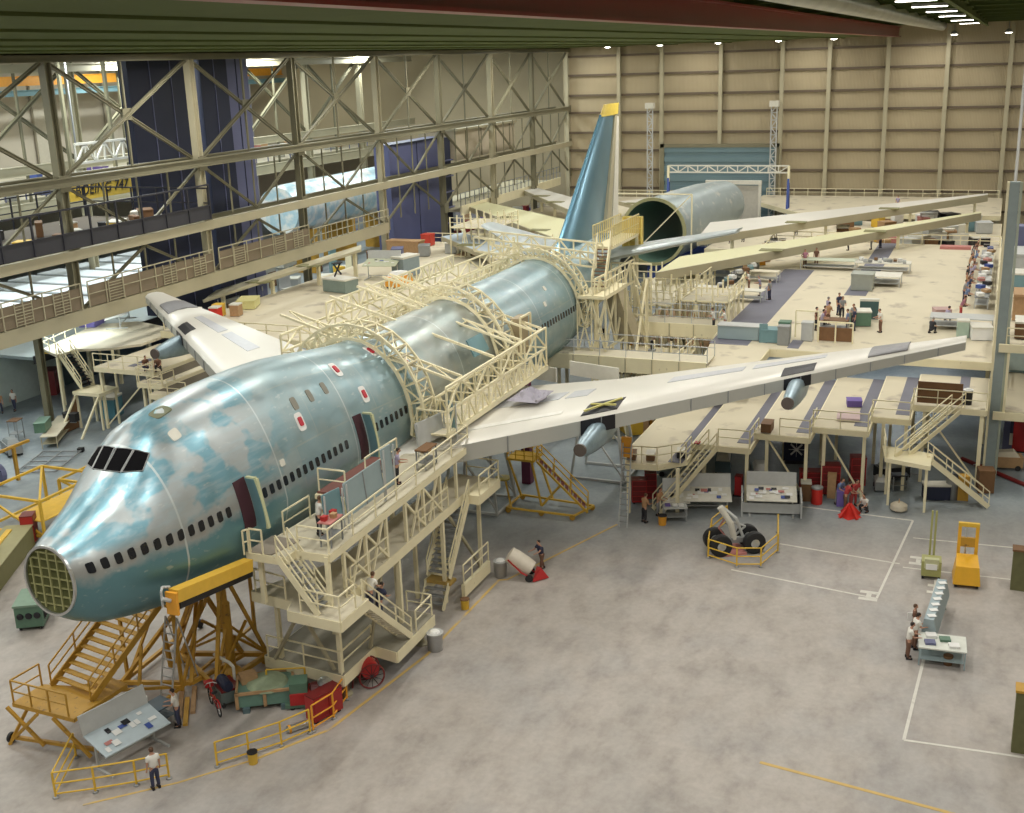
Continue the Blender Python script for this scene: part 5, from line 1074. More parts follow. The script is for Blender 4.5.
# bicycle
bk = T('bicycle', 'red bicycle parked on the floor by the red tool cart', 'bicycle', (8.5, -1.15, 0), math.atan2(1.7, .55)-R_(20))
def ring(mb, c, R, r, n=22):
    P = [V(c[0]+R*math.cos(2*PI*i/n), c[1], c[2]+R*math.sin(2*PI*i/n)) for i in range(n)]
    for i in range(n): mb.tube(P[i], P[(i+1) % n], r, 5, cap=False)
    return mb
for x in (-.62, .62):
    wl = bk.p('wheel', ring(MB(), (x, 0, .36), .34, .03), black); mb = MB(); [mb.tube((x, 0, .36), (x+.33*math.cos(k*PI/5), 0, .36+.33*math.sin(k*PI/5)), .006, 3) for k in range(10)]; bk.p('spokes', mb, silver, wl)
    mb = MB(); [mb.box((x+.4*math.cos(a), 0, .36+.4*math.sin(a)), (.12, .07, .03), R=Matrix.Rotation(-(a-PI/2), 3, 'Y')) for a in (R_(40), R_(60), R_(80), R_(100), R_(120), R_(140))]; bk.p('mudguard', mb, red)
bk.p('frame', MB().path([(.62, 0, .36), (.5, 0, .85), (-.1, 0, .75), (.1, 0, .38), (.5, 0, .75)], .025).path([(-.62, 0, .36), (-.1, 0, .75)], .02).path([(-.62, 0, .36), (.1, 0, .38)], .02), red)
bk.p('handlebar', MB().path([(.4, -.28, 1.0), (.5, -.12, 1.05), (.5, .12, 1.05), (.4, .28, 1.0)], .018).tube((.5, 0, .85), (.5, 0, 1.05), .02), silver); bk.p('saddle', MB().lathe((-.16, 0, .86), [(.02, 0), (.12, .02), (.13, .06), (.04, .1)], 10), black); bk.p('seat_post', MB().tube((-.1, 0, .72), (-.14, 0, .88), .018), silver)
bk.p('basket', MB().box((.72, 0, .92), (.3, .36, .22)), red)
# carts, crates, machines by the dock
def cart(name, label, x, y, rz, body, wheels=True, cat='cart', z=0):
    t = T(name, label, cat, (x, y, z), rz)
    for nm, mb, m in body: t.p(nm, mb, m)
    return t
def wheelset(t, pts, r=.12, w_=.07, m=black):
    for x, y in pts: t.p('wheel', MB().lathe((x, y, r), [(.02, -w_/2), (r, -w_/2), (r, w_/2), (.02, w_/2)], 12, 'Y'), m)
t = cart('tool_cart', 'red and grey tool cart with a bent white pipe beside the bicycle', 9.3, -1.2, R_(55), [('body', MB().box((0, 0, .5), (1.3, .9, .5)), mat('cart_greygreen', (.12, .15, .14), .5)), ('drawer', MB().box((0, -.47, .62), (1.1, .05, .22)), red), ('top', MB().box((0, 0, .8), (1.2, .8, .1)), dred), ('cylinder', MB().lathe((-.2, .1, 1.0), [(.2, -.5), (.24, -.4), (.24, .4), (.2, .5)], 12, 'X'), navy), ('bent_pipe', MB().path([(.3, -.5, .5), (.3, -.5, 1.35), (.45, -.4, 1.5), (1.6, -.1, 1.5)], .07, 8), offw)])
wheelset(t, [(-.5, .35), (.5, .35), (-.5, -.35), (.5, -.35)], .2)
t = cart('shipping_crate', 'open teal-green crate with brown frame and packing on skids in front of the dock', 9.9, -2.8, R_(-58), [('box', MB().box((0, 0, .55), (2.3, 1.6, .62)), mat('crate_teal', (.13, .24, .19), .6, var=.25)), ('rim', MB().box((0, .82, .88), (2.4, .1, .12)).box((0, -.82, .88), (2.4, .1, .12)).box((1.17, 0, .88), (.1, 1.7, .12)).box((-1.17, 0, .88), (.1, 1.7, .12)), wood), ('corner_post', MB().box((1.16, -.8, .55), (.14, .14, .7)).box((-1.16, -.8, .55), (.14, .14, .7)).box((0, -.82, .55), (.14, .08, .7)), wood), ('packing', MB().lathe((.1, 0, .82), [(.95, 0), (.8, .16), (.45, .22), (.05, .3)], 14), mat('packing_sage', (.28, .34, .22), .8, var=.3)), ('skid', MB().box((-.8, 0, .12), (.3, 1.9, .24)).box((.8, 0, .12), (.3, 1.9, .24)), mat('skid_bluegreen', (.08, .13, .14), .6))])
t.p('cardboard', MB().box((-.7, .3, 1.05), (.7, .6, .35), .3), wood)
t = cart('air_compressor', 'red and green portable compressor with a silver dome beside the low dock', 10.4, -4.9, R_(-60), [('motor_housing', MB().box((-.6, 0, .95), (.75, .8, .5)), green), ('belt_guard', MB().box((-.5, -.05, .5), (.95, .9, .5)), red), ('base', MB().box((-.1, 0, .18), (2.2, .9, .16)), green), ('tank', MB().lathe((.55, 0, .62), [(.1, -.75), (.36, -.62), (.4, -.3), (.4, .3), (.36, .62), (.1, .75)], 16, 'X'), mat('tank_maroon', (.13, .03, .03), .4)), ('dome', MB().lathe((.5, 0, .95), [(.34, 0), (.3, .12), (.15, .22), (.02, .25)], 14), silver)])
wheelset(t, [(-.9, .4), (.9, .4), (-.9, -.4), (.9, -.4)], .13)
t = T('hose_reel_cart', 'dark red hose reel cart with two large spoked wheels at the dock corner', 'cart', (12.6, -6.4, 0), R_(-45))
for y in (-.42, .42):
    wl = t.p('wheel', ring(MB(), (0, y, .6), .56, .04, 26), dred); mb = MB(); [mb.tube((0, y, .6), (.55*math.cos(k*PI/6), y, .6+.55*math.sin(k*PI/6)), .015, 4) for k in range(12)]; t.p('spokes', mb, black, wl)
t.p('drum', MB().lathe((0, 0, .8), [(.1, -.3), (.4, -.28), (.4, .28), (.1, .3)], 18, 'Y'), red); t.p('handle', MB().path([(-.3, -.25, .8), (-1.1, -.2, .9), (-1.1, .2, .9), (-.3, .25, .8)], .03), dred); t.p('stand', MB().beam((-.8, 0, 0), (-.7, 0, .8), .06), dred)
t = cart('red_cabinet', 'red steel cabinet behind the short orange barrier', 9.7, -5.85, R_(-20), [('body', MB().box((0, 0, .62), (1.5, .6, 1.05)), red), ('door', MB().box((-.37, -.32, .62), (.7, .04, .95)).box((.37, -.32, .62), (.7, .04, .95)), mat('red_dull', (.33, .02, .02), .5)), ('top_tray', MB().box((0, 0, 1.18), (1.5, .62, .06)), dred), ('foot', MB().box((-.6, 0, .05), (.15, .5, .1)).box((.6, 0, .05), (.15, .5, .1)), black)])
crate(10.5, -5.5, 0, .5, .45, .9, pink, 'pinkish carton stack between the red cabinet and the compressor', None, .3, 'carton'); crate(11.3, -5.6, 0, .7, .7, .7, brown, 'dark brown drum box just behind the orange barrier', None, .2, 'carton')
t = T('gas_bottle', 'silver and yellow cylinder lying on its side inside the long barrier', 'cylinder', (8.4, -5.4, .16), R_(-35)); t.p('bottle', MB().lathe((0, 0, 0), [(.03, -.6), (.15, -.5), (.16, .4), (.09, .52), (.05, .6)], 14, 'X'), silver, smooth=True); t.p('collar', MB().lathe((-.42, 0, 0), [(.165, -.05), (.175, 0), (.165, .05)], 14, 'X'), orange)
for i, (x, y, m) in enumerate([(8.3, .5, wood), (8.8, .2, wood), (7.9, -.1, ochre)]): one('plank', MB().box((x, y, .06), (2.2, .2, .12), R_(35)), m, ['pale plank nearest the tripod jack on the floor', 'tan plank in the middle of the three on the floor under the nose', 'ochre plank nearest the bicycle on the floor'][i], 'plank')
def can(name, label, x, y, r, h, m, lidm=None, fill=None, grp=None, z=0):
    t = T(name, label, 'bin', (x, y, z), group=grp); t.p('can', MB().lathe((0, 0, 0), [(r*.88, 0), (r*.9, .02), (r, h), (r*1.05, h+.02)], 18, cap=True), m, smooth=True); t.p('rim', MB().lathe((0, 0, h), [(r*.86, 0), (r*1.07, 0), (r*1.07, .05), (r*.86, .05)], 18), lidm or m)
    if fill: t.p('contents', MB().lathe((0, 0, h), [(r*.8, 0), (r*.5, .12), (.02, .16)], 9), fill)
    return t
can('yellow_can', 'small yellow can beside the long yellow barrier', 5.7, -5.0, .2, .48, yellow, dark); can('yellow_can', 'small yellow can on the floor line by the big dock stair', 20.7, -7.3, .22, .5, yellow, brown)
can('trash_can', 'grey metal trash can at the foot of the dock side deck', 16.4, -7.75, .38, .85, mat('galv_can', (.40, .40, .40), .4, .6), lgrey, white); can('trash_can', 'grey metal trash can on the floor line behind the man with the drum', 24.8, -7.5, .36, .85, mat('galv_can', (.4, .4, .4), .4, .6), lgrey, white)
can('yellow_can', 'ochre bucket beside the two men at the parts desk under the wing', 34.3, -13.7, .25, .55, orange, dark)
# drum hand truck
t = T('drum_truck', 'red drum truck tipping a cream drum, pushed by a man in dark clothes', 'hand truck', (24.9, -8.5, 0), R_(-75)); t.p('drum', MB().lathe((0, 0, 0), [(.1, -.75), (.42, -.7), (.46, -.3), (.46, .3), (.42, .7), (.1, .75)], 18, 'X'), mat('drum_cream', (.66, .60, .50), .6), smooth=True).matrix_local = Matrix.Translation((.1, 0, .95)) @ Matrix.Rotation(R_(35), 4, 'Y')
for s in (-1, 1): t.p('side_frame', MB().path([(.9, s*.45, .1), (.2, s*.45, .5), (-.5, s*.4, 1.2)], .05), red); t.p('wheel', MB().lathe((.6, s*.5, .2), [(.03, -.05), (.2, -.05), (.2, .05), (.03, .05)], 14, 'Y'), black)
t.p('nose_plate', MB().solid([(.9, -.5, .5), (1.2, 0, .6), (.9, .5, .5)], [(.8, -.6, .05), (1.6, 0, .05), (.8, .6, .05)]), red)
# yellow maintenance stair below the wing
t = T('maintenance_stair', 'bright yellow wheeled maintenance stair with a caged platform below the port wing', 'stair stand', (36, -5.5, 0), world=True)
t.p('platform', MB().bb((34.9, -5.5, 2.75), (36.4, -3.7, 2.88)), yellow); mb = MB(); rail(mb, [(36.4, -5.45, 2.88), (34.9, -5.45, 2.88), (34.9, -3.75, 2.88), (36.4, -3.75, 2.88)], h=1.1, gap=.6, w=.06, mids=(.25, .5, .75)); t.p('cage', mb, mat('cage_orange', (.70, .45, .06), .5))
stair(t, (34.4, -9.1, .35), (35.5, -5.5, 2.8), 1.0, (1, .3, 0), m=yellow, tread_m=dred, n=12, sh=.14)
for p, q in [((33.3, -4.3, .3), (33.3, -8.6, .3)), ((35.6, -4.3, .3), (35.2, -9.2, .3)), ((33.3, -4.3, .3), (35.6, -4.3, .3)), ((33.3, -8.6, .3), (35.2, -9.2, .3)), ((35.0, -5.3, 2.8), (34.2, -6.2, .3)), ((36.3, -5.2, 2.8), (35.6, -6.4, .3)), ((34.2, -6.2, .3), (35.2, -7.1, 1.4)), ((33.3, -4.6, .3), (34.9, -3.6, 1.3)), ((35, -3.8, 2.8), (35.4, -4.4, .3))]: t.p('frame_bar', MB().beam(p, q, .11), yellow)
t.p('step_plate', MB().lathe((35.4, -3.2, 1.3), [(.5, 0), (.5, .1)], 10), mat('plate_gold', (.45, .36, .08), .5))
for x, y in ((33.3, -4.4), (33.3, -8.5), (35.2, -9.1), (35.6, -4.4), (33.4, -6.5)): t.p('caster', MB().lathe((x, y, .17), [(.03, -.06), (.17, -.06), (.17, .06), (.03, .06)], 12, 'X'), ochre)
# grey wing jack frames
for i, (x, y) in enumerate([(34, -2.2), (41.5, -7.8)]):
    t = T('jack_trestle', 'grey steel trestle frame under the port wing, %s' % ['near the fuselage', 'behind the engine strut'][i], 'trestle', (x, y, 0))
    for sx in (-1, 1):
        for sy in (-1, 1): t.p('leg', MB().beam((sx*1.5, sy*1.8, 0), (sx*.9, sy*1.1, 5.0), .14), lgrey)
        t.p('brace', MB().beam((sx*1.5, -1.8, .3), (sx*1.0, 1.2, 4.2), .1), lgrey); t.p('base_bar', MB().beam((sx*1.5, -1.8, .12), (sx*1.5, 1.8, .12), .14), lgrey)
    t.p('top_frame', MB().beam((-.9, -1.1, 5), (.9, -1.1, 5), .2).beam((-.9, 1.1, 5), (.9, 1.1, 5), .2).beam((-.9, -1.1, 5), (-.9, 1.1, 5), .2).beam((.9, -1.1, 5), (.9, 1.1, 5), .2), grey); t.p('base_bar', MB().beam((-1.5, -1.8, .12), (1.5, -1.8, .12), .14), lgrey)
t = T('ladder', 'orange-backed ladder standing below the inboard engine strut', 'ladder', (33.5, -11.6, 0), world=True)
for y in (-11.9, -11.4): t.p('rail', MB().beam((33.2, y, 0), (34.2, y, 5.2), .07), lgrey)
mb = MB(); [mb.beam((33.2+.06*i, -11.9, .33*i), (33.2+.06*i, -11.4, .33*i), .05) for i in range(1, 15)]; t.p('rungs', mb, grey); t.p('back_plate', MB().bb((34.1, -11.9, 4.0), (34.3, -11.3, 5.2)), orange)
for i, (x, h) in enumerate([(33.6, 5.6), (37.2, 5.8)]): pass
for i, (x, y, l) in enumerate([(38.4, -3.6, 4.2), (39.4, -7.3, 4.6)]):
    one('upright_panel', MB().box((x, y-.6, 7.5), (.12, 3.6, .9), R_(-15)), offw, ['pale upright flap panel behind the wing root, left one', 'pale upright flap panel behind the wing root, right one'][i], 'panel')
# landing gear
t = T('landing_gear', 'four-wheel main landing gear with a white strut inside the yellow ring barrier', 'landing gear', (31.9, -18.4, 0), R_(-58))
def tyre(x, y, r=.62): 
    w_ = t.p('tyre', MB().lathe((x, y, r), [(.3, -.2), (.5, -.22), (.6, -.18), (r, -.08), (r, .08), (.6, .18), (.5, .22), (.3, .2)], 22, 'Y'), black, smooth=True); t.p('hub', MB().lathe((x, y, r), [(.08, -.26), (.14, -.24), (.3, -.18), (.3, .18), (.14, .24), (.08, .26)], 16, 'Y'), silver, w_)
for x in (-.95, .95):
    for y in (-.55, .55): tyre(x, y)
t.p('bogie_beam', MB().beam((-1.05, 0, .65), (1.05, 0, .65), .28), grey); t.p('axle', MB().tube((-.95, -.7, .62), (-.95, .7, .62), .08).tube((.95, -.7, .62), (.95, .7, .62), .08), silver)
t.p('strut', MB().path([(0, 0, .7), (-.2, 0, 1.6), (-.8, .1, 2.6)], .17, 10), offw); t.p('torque_link', MB().path([(0, .1, .8), (.7, .2, 1.3), (-.1, .1, 1.7)], .06), lgrey); t.p('drag_brace', MB().path([(.5, 0, .8), (.1, 0, 1.9), (-.6, .5, 2.5)], .08), lgrey); t.p('brake_hose', MB().path([(-.4, .2, .8), (-.8, .3, 1.3), (-.4, .3, 1.9)], .04), pink)
t.p('base_plate', MB().box((-.3, 0, .06), (1.6, 1.4, .12)), pink)
# parts desks and consoles in front of the port wing dock
bench('parts_desk', 'cluttered small steel desk with papers between the two men under the wing', 35.2, -14.2, 0, R_(-68), 1.4, .8, .9, grey, 'desk', lgrey)
drafting('small white display stand behind the cluttered steel desk', 36.3, -14.0, R_(-72), 1.6, .8, offw, papers=4, h=.95)
drafting('long tilted white drafting table with a grey-green back board below the dock stair', 37.0, -15.7, R_(-74), 2.8, 1.3, offw, papers=14, h=1.1)
t = drafting('large white slanted parts console on a grey cabinet base next to the landing gear', 38.0, -19.3, R_(-78), 2.9, 1.5, offw, papers=20, h=1.2, name='parts_console', cat='console')
for s in (-1, 1): t.p('cabinet_side', MB().solid([(s*1.65, -.75, 1.0), (s*1.75, -.75, 1.0), (s*1.75, .75, 1.4), (s*1.65, .75, 1.4)], [(s*1.65, -.75, 0), (s*1.75, -.75, 0), (s*1.75, .75, 0), (s*1.65, .75, 0)]), lgrey)
t.p('cabinet_front', MB().bb((-1.65, -.4, .15), (1.65, -.3, .75)), lgrey)
for i, (dx, c_) in enumerate([(-.4, purple), (0, white), (.35, white)]): one('paper_stack', MB().box((35.2+dx*.3, -14.2-dx, .95), (.35, .3, .08), .4), c_, ['purple folder on the cluttered steel desk', 'white paper stack in the middle of the cluttered steel desk', 'white papers at the right of the cluttered steel desk'][i], 'papers')
def drumcan(name, label, x, y, h, r, m, top, grp=None): 
    t = T(name, label, 'container', (x, y, 0), group=grp); t.p('body', MB().lathe((0, 0, 0), [(r, 0), (r, h)], 18), m, smooth=False); t.p('lid', MB().lathe((0, 0, h), [(r*1.04, 0), (r*1.04, .12), (r*.5, .18), (.05, .2)], 18), top); return t
def redbox(label, x, y, w_, d, h, rz=0, m=red, name='tool_cabinet'):
    t = T(name, label, 'cabinet', (x, y, 0), rz); t.p('body', MB().box((0, 0, h/2+.08), (w_, d, h-.1)), m); 
    for k in range(4): t.p('drawer', MB().box((0, -d/2-.01, .2+k*(h-.2)/4+(h-.2)/8), (w_*.9, .03, (h-.2)/4-.05)), dred if m is red else m)
    for sx in (-1, 1): t.p('wheel', MB().lathe((sx*w_*.35, 0, .06), [(.02, -.3), (.07, -.3), (.07, .3), (.02, .3)], 10, 'Y'), black)
    t.p('top', MB().box((0, 0, h+.04), (w_*1.04, d*1.04, .05)), dred); return t
redbox('red tool cabinet with a white top near the left dock leg under the wing', 37.3, -11.4, .9, .7, 1.5, R_(-70)); redbox('narrow red tool cabinet just behind the one with the white top', 38.1, -11.9, .7, .7, 1.7, R_(-70))
redbox('red tool cabinet left of the centre dock leg', 42.4, -20.9, 1.3, .8, 1.3, R_(-75)); redbox('tall red tool cabinet right of the centre dock leg', 42.2, -22.1, 1.1, .8, 1.9, R_(-75)); drumcan('oil_drum', 'bright red drum with a grey lid in front of the red tool cabinets', 40.4, -21.6, .95, .33, mat('bright_red', (.6, .03, .02), .45), grey)
crate(40.6, -20.9, 0, .6, .6, 1.3, brown, 'brown carton stack on a black bin next to the white console', None, .2, 'carton'); crate(39.4, -20.5, 0, .7, .6, .9, dark, 'black bin with brown parts right of the white console', None, R_(-75), 'bin_box')
crate(41.5, -22.3, 0, .5, .5, 1.6, wood, 'tan box between the red drum and the tall red cabinet', None, .1, 'carton')
redbox('tall red tool cabinet behind the group working on the floor', 44.2, -23.5, .9, .8, 1.9, R_(-75)); redbox('dark red cabinet on the concrete at the far right edge', 54.3, -33.0, 1.4, 1.2, 2.4, 0)
t = T('cooling_fan', 'dark blue square fan standing behind the port dock legs', 'fan', (47.4, -19.2, 0), R_(-78)); t.p('housing', MB().box((0, 0, 1.0), (1.6, .5, 1.6)), navy); t.p('blades', MB().lathe((0, -.28, 1.0), [(.08, -.03), (.1, .03)], 8, 'Y').beam((-.5, -.28, 1), (.5, -.28, 1), .12, .02).beam((0, -.28, .5), (0, -.28, 1.5), .12, .02).beam((-.36, -.28, .64), (.36, -.28, 1.36), .1).beam((-.36, -.28, 1.36), (.36, -.28, .64), .1), white); t.p('foot', MB().box((0, 0, .1), (1.4, .7, .2)), black)
def machine(label, x, y, rz, m, top, name='power_cart', s=1.): 
    t = T(name, label, 'machine', (x, y, 0), rz); t.p('body', MB().box((0, 0, .55*s), (2.0*s, 1.0*s, .7*s)), m); t.p('hood', MB().solid([(-.5*s, -.3*s, 1.25*s), (.6*s, -.3*s, 1.15*s), (.6*s, .3*s, 1.15*s), (-.5*s, .3*s, 1.25*s)], [(-.8*s, -.45*s, .9*s), (.8*s, -.45*s, .9*s), (.8*s, .45*s, .9*s), (-.8*s, .45*s, .9*s)]), top)
    for sx in (-1, 1):
        for sy in (-1, 1): t.p('wheel', MB().lathe((sx*.7*s, sy*.45*s, .18*s), [(.03, -.06), (.18*s, -.06), (.18*s, .06), (.03, .06)], 12, 'Y'), black)
    t.p('tow_bar', MB().beam((1.0*s, 0, .3), (1.9*s, 0, .15), .07), grey); return t
machine('blue-grey power cart with a white dome below the port dock', 43.4, -17.6, R_(15), bluegrey, white); machine('low slate machine with white pipes behind the dock stair', 44.5, -15.0, R_(10), mat('machine_slate', (.10, .15, .17), .5), offw)
machine('pale blue twin-gauge machine below the nearest dock step', 42.8, -12.0, R_(-70), bluegrey, lgrey); machine('dark machine on wheels under the dock beside the landing stair', 46.0, -25.4, R_(-60), dark, grey)
machine('small dark grey cart under the dock right of the red cabinet', 44.0, -24.9, R_(10), grey, lgrey, s=.7)
bench('floor_stand', 'small dark stand on thin legs left of the landing stair', 44.3, -26.0, 0, R_(-70), 1.0, .7, 1.0, grey, 'stand', dark)
crate(43.3, -28.2, 0, 1.5, .8, 1.0, navy, 'navy box with a white lid under the right landing stair', None, R_(-75), 'parts_chest'); can('bin', 'dark cylindrical bin behind the right landing stair', 43.6, -29.1, .4, 1.4, grey, dark); crate(43.5, -29.7, 0, .6, .6, 1.6, ochre, 'ochre cabinet beside the dark bin under the right stair', None, .1, 'cabinet_box')
crate(45.4, -30.9, 0, .9, .9, 1.5, brown, 'brown and red parts rack at the foot of the right stair', None, .2, 'parts_rack'); t = T('canvas_bag', 'pale canvas bag lying by the dock legs', 'bag', (40.6, -26.3, 0)); t.p('bag', MB().lathe((0, 0, 0), [(.3, 0), (.5, .15), (.48, .4), (.25, .55), (.06, .6)], 14), mat('canvas', (.6, .54, .42), .9), smooth=True); t.p('strap', MB().path([(-.2, 0, .5), (0, 0, .75), (.2, 0, .5)], .03), wood)
machine('tan fork-style machine beyond the red pipe at the right edge', 50.2, -32.0, R_(100), wood, mat('canvas', (.6, .54, .42), .9), 'tow_tractor')
one('red_pipe', MB().path([(51.0, -29.4, .12), (46.6, -33.6, .12)], .14, 10), dred, 'long dark red pipe lying on the floor at the right edge', 'pipe')
t = T('funnel_jack', 'small bright red pyramid jack in front of the kneeling group', 'jack', (38.9, -23.7, 0)); t.p('legs', MB().beam((-.5, -.5, .02), (0, 0, .8), .14).beam((.5, -.5, .02), (0, 0, .8), .14).beam((-.5, .5, .02), (0, 0, .8), .14).beam((.5, .5, .02), (0, 0, .8), .14), mat('bright_red', (.6, .03, .02), .45)); t.p('base', MB().lathe((0, 0, 0), [(.7, 0), (.5, .15), (.1, .8)], 4), mat('bright_red', (.6, .03, .02), .45)); t.p('screw', MB().tube((0, 0, .7), (0, 0, 1.3), .07), dred)
# lift trucks and the drafting corner on the right
t = T('lift_truck', 'yellow-orange lift truck with a twin mast standing on the floor at the right', 'forklift', (31.8, -30.3, 0), R_(4))
t.p('body', MB().solid([(-.55, -.9, 1.15), (.55, -.9, 1.15), (.5, .35, 1.35), (-.5, .35, 1.35)], [(-.65, -1.0, .2), (.65, -1.0, .2), (.65, .5, .2), (-.65, .5, .2)]) , mat('truck_orange', (.78, .42, .03), .4)).rotation_euler = (0, 0, -PI/2)
for s in (-1, 1): t.p('mast', MB().beam((.6, s*.42, .2), (.6, s*.42, 2.9), .16), mat('truck_orange', (.78, .42, .03), .4)); t.p('fork', MB().beam((.7, s*.3, .12), (1.8, s*.3, .08), .12, .06), grey)
t.p('mast_head', MB().box((.6, 0, 2.85), (.2, 1.0, .2)), yellow); t.p('chain', MB().beam((.62, .1, .4), (.62, .1, 2.7), .07), silver).parent = t.o; t.p('carriage', MB().box((.6, 0, 1.9), (.14, .8, .5)), ochre)
wheelset(t, [(-.75, .5), (-.75, -.5), (.5, .5), (.5, -.5)], .2, .12)
t = T('stacker_lift', 'olive-green hand stacker with a single thin mast left of the orange lift truck', 'forklift', (32.0, -28.6, 0), R_(4)); ol_ = mat('stacker_olive', (.36, .36, .13), .5)
t.p('body', MB().box((-.2, 0, .6), (.9, .95, .8)), ol_); t.p('hood', MB().box((-.55, 0, .9), (.3, .7, .5)), mat('stacker_light', (.50, .50, .30), .5)); t.p('plate', MB().box((-.72, 0, .75), (.04, .55, .3)), white)
for s in (-1, 1): t.p('mast', MB().beam((.4, s*.1, .3), (.4, s*.1, 3.4), .1), ol_); t.p('fork', MB().beam((.4, s*.3, .1), (1.3, s*.3, .08), .12, .06), dark)
wheelset(t, [(-.5, .4), (-.5, -.4), (.3, .4), (.3, -.4)], .16, .1)
t = T('plan_board', 'long upright plan board covered in white drawings behind the drafting table', 'display board', (26.0, -29.2, 0), R_(-4)); t.p('board', MB().solid([(-2.3, -.12, 1.5), (2.3, -.12, 1.5), (2.3, .3, 1.5), (-2.3, .3, 1.5)], [(-2.3, -.3, .7), (2.3, -.3, .7), (2.3, .4, .7), (-2.3, .4, .7)]), mat('board_bluegrey2', (.34, .42, .45), .6))
for k in range(7): t.p('drawing_sheet', MB().box((-1.9+k*.62, .02, 1.53), (.28, .36, .012), .5), white)
for x in (-2.1, 2.1): t.p('leg', MB().beam((x, -.2, 0), (x, 0, .8), .08), lgrey); t.p('leg', MB().beam((x, .3, 0), (x, .2, .8), .08), lgrey)
bench('drafting_desk', 'white-topped drafting desk on thin blue-grey legs beside the three men', 22.9, -29.6, 0, R_(4), 1.5, 2.0, .9, bluegrey, 'desk', mat('desk_white', (.66, .68, .62), .6))
for i, (dx, dy, m, l) in enumerate([(-.3, .5, navy2, 'dark folder at the left of the white drafting desk'), (.2, -.1, green, 'small green box in the middle of the white drafting desk'), (.4, .5, white, 'stack of white sheets at the back of the white drafting desk'), (-.3, -.5, white, 'white card near the front edge of the white drafting desk')]): one('desk_item', MB().box((22.9+dx, -29.6+dy, .96), (.4, .45, .1), .2), m, l, 'papers')
can('waste_bin', 'brown waste bin under the white drafting desk', 22.6, -29.9, .2, .4, brown)
t = T('olive_screen', 'dark olive screen box at the right edge behind the lift trucks', 'screen', (31.7, -33.8, 0)); t.p('panel', MB().box((0, 0, 1.05), (.6, 2.8, 2.1)), olive); t.p('cap', MB().box((0, 0, 2.15), (.7, 2.9, .1)), brown)
t = T('olive_screen', 'dark olive screen box at the lower right edge near the camera', 'screen', (16.6, -33.9, 0)); t.p('panel', MB().box((0, 0, 1.3), (.6, 2.8, 2.6)), olive); t.p('cap', MB().box((0, 0, 2.65), (.7, 2.9, .1)), ochre)
# ---------------------------------------------------------------- left floor area
t = T('generator_cart', 'dark green louvred generator cart on casters beside the nose', 'machine', (12.4, 12.6, 0), R_(32)); t.p('body', MB().box((0, 0, .75), (2.0, 1.3, 1.1)), green); t.p('lid', MB().box((0, 0, 1.34), (2.1, 1.4, .1)), mat('lid_green', (.20, .30, .22), .5))
for k in range(3): t.p('vent', MB().lathe((-1.02, -.4+.4*k, .8), [(.14, -.06), (.17, 0), (.05, .02)], 12, 'X'), dark)
mb = MB(); [mb.box((-.7+.2*k, -.67, .8), (.06, .04, .7)) for k in range(8)]; t.p('louvres', mb, dark)
for sx in (-1, 1):
    for sy in (-1, 1): t.p('caster', MB().lathe((sx*.8, sy*.5, .12), [(.03, -.05), (.12, -.05), (.12, .05), (.03, .05)], 10, 'Y'), black)
def frame_stand(label, x0, x1, y0, y1, h, m=yellow, cross=True):
    t = T('pipe_frame_stand', label, 'stand', ((x0+x1)/2, (y0+y1)/2, 0), world=True)
    for x in (x0, x1):
        for y in (y0, y1): t.p('leg', MB().beam((x, y, 0), (x, y, h), .15), m)
    for z in (.4, h):
        t.p('rail', MB().poly([(x0, y0, z), (x1, y0, z), (x1, y1, z), (x0, y1, z), (x0, y0, z)], .14), m)
    t.p('brace', MB().beam((x0, y0, h), (x1, y1, h), .12), m); t.p('brace', MB().beam((x0, y0, .4), (x0, y1, h), .12), m); t.p('deck', MB().bb((x0, y0, h*.5), (x1, (y0+y1)/2, h*.5+.06)), m); return t
frame_stand('large yellow pipe frame stand at the left edge beyond the nose', 20.5, 25.5, 19.6, 24.2, 2.6); frame_stand('lower yellow frame joined beyond the large one, nearer the hull', 26.0, 29.5, 19.5, 23.5, 1.6)
redbox('red upright cabinet standing by the olive wall at the left', 20.4, 20.6, .9, .7, 1.7, R_(30)); 
t = T('olive_bench', 'long olive green work bench with a yellow strip at the left edge', 'workbench', (16.5, 19.0, 0), R_(28)); t.p('body', MB().box((0, 0, .6), (7.5, 1.5, 1.2)), mat('bench_olive', (.20, .19, .08), .7)); t.p('top', MB().box((0, 0, 1.23), (7.6, 1.6, .06)), mat('bench_top', (.34, .32, .17), .7)); t.p('yellow_strip', MB().box((1.5, .3, 1.3), (3.0, .3, .08)), yellow); t.p('blue_drum', MB().lathe((0, .3, 1.26), [(.35, 0), (.35, .6)], 14), navy)
for k in range(5): x = 29.8+k*.9; pass
t = T('pipe_grid', 'flat steel pipe grid lying on the floor beyond the yellow stand', 'frame', (32.0, 30.2, 0), R_(20)); mb = MB(); [mb.beam((-2.2+k*1.1, -1.4, .12), (-2.2+k*1.1, 1.4, .12), .08) for k in range(5)]; [mb.beam((-2.2, y, .14), (2.2, y, .14), .08) for y in (-1.4, 0, 1.4)]; t.p('grid', mb, grey); t.p('end_block', MB().box((2.4, -1.3, .15), (.4, .4, .3)), black)
bench('long_bench', 'long pale work bench with green part and black bin near the left truss column', 36.9, 33.9, 0, R_(30), 5.5, 1.2, .95, steel_y, 'workbench', cream2)
crate(35.6, 34.0, .97, 1.8, .8, .8, green, 'green machine part on the long pale bench at the left', None, R_(30), 'machine_part'); can('bin', 'black bin standing at the end of the long pale bench at the left', 38.9, 34.6, .45, 1.3, black)
crate(38.0, 33.2, .97, .6, .5, .7, dark, 'small dark box on the long pale bench at the left', None, .2, 'machine_part')
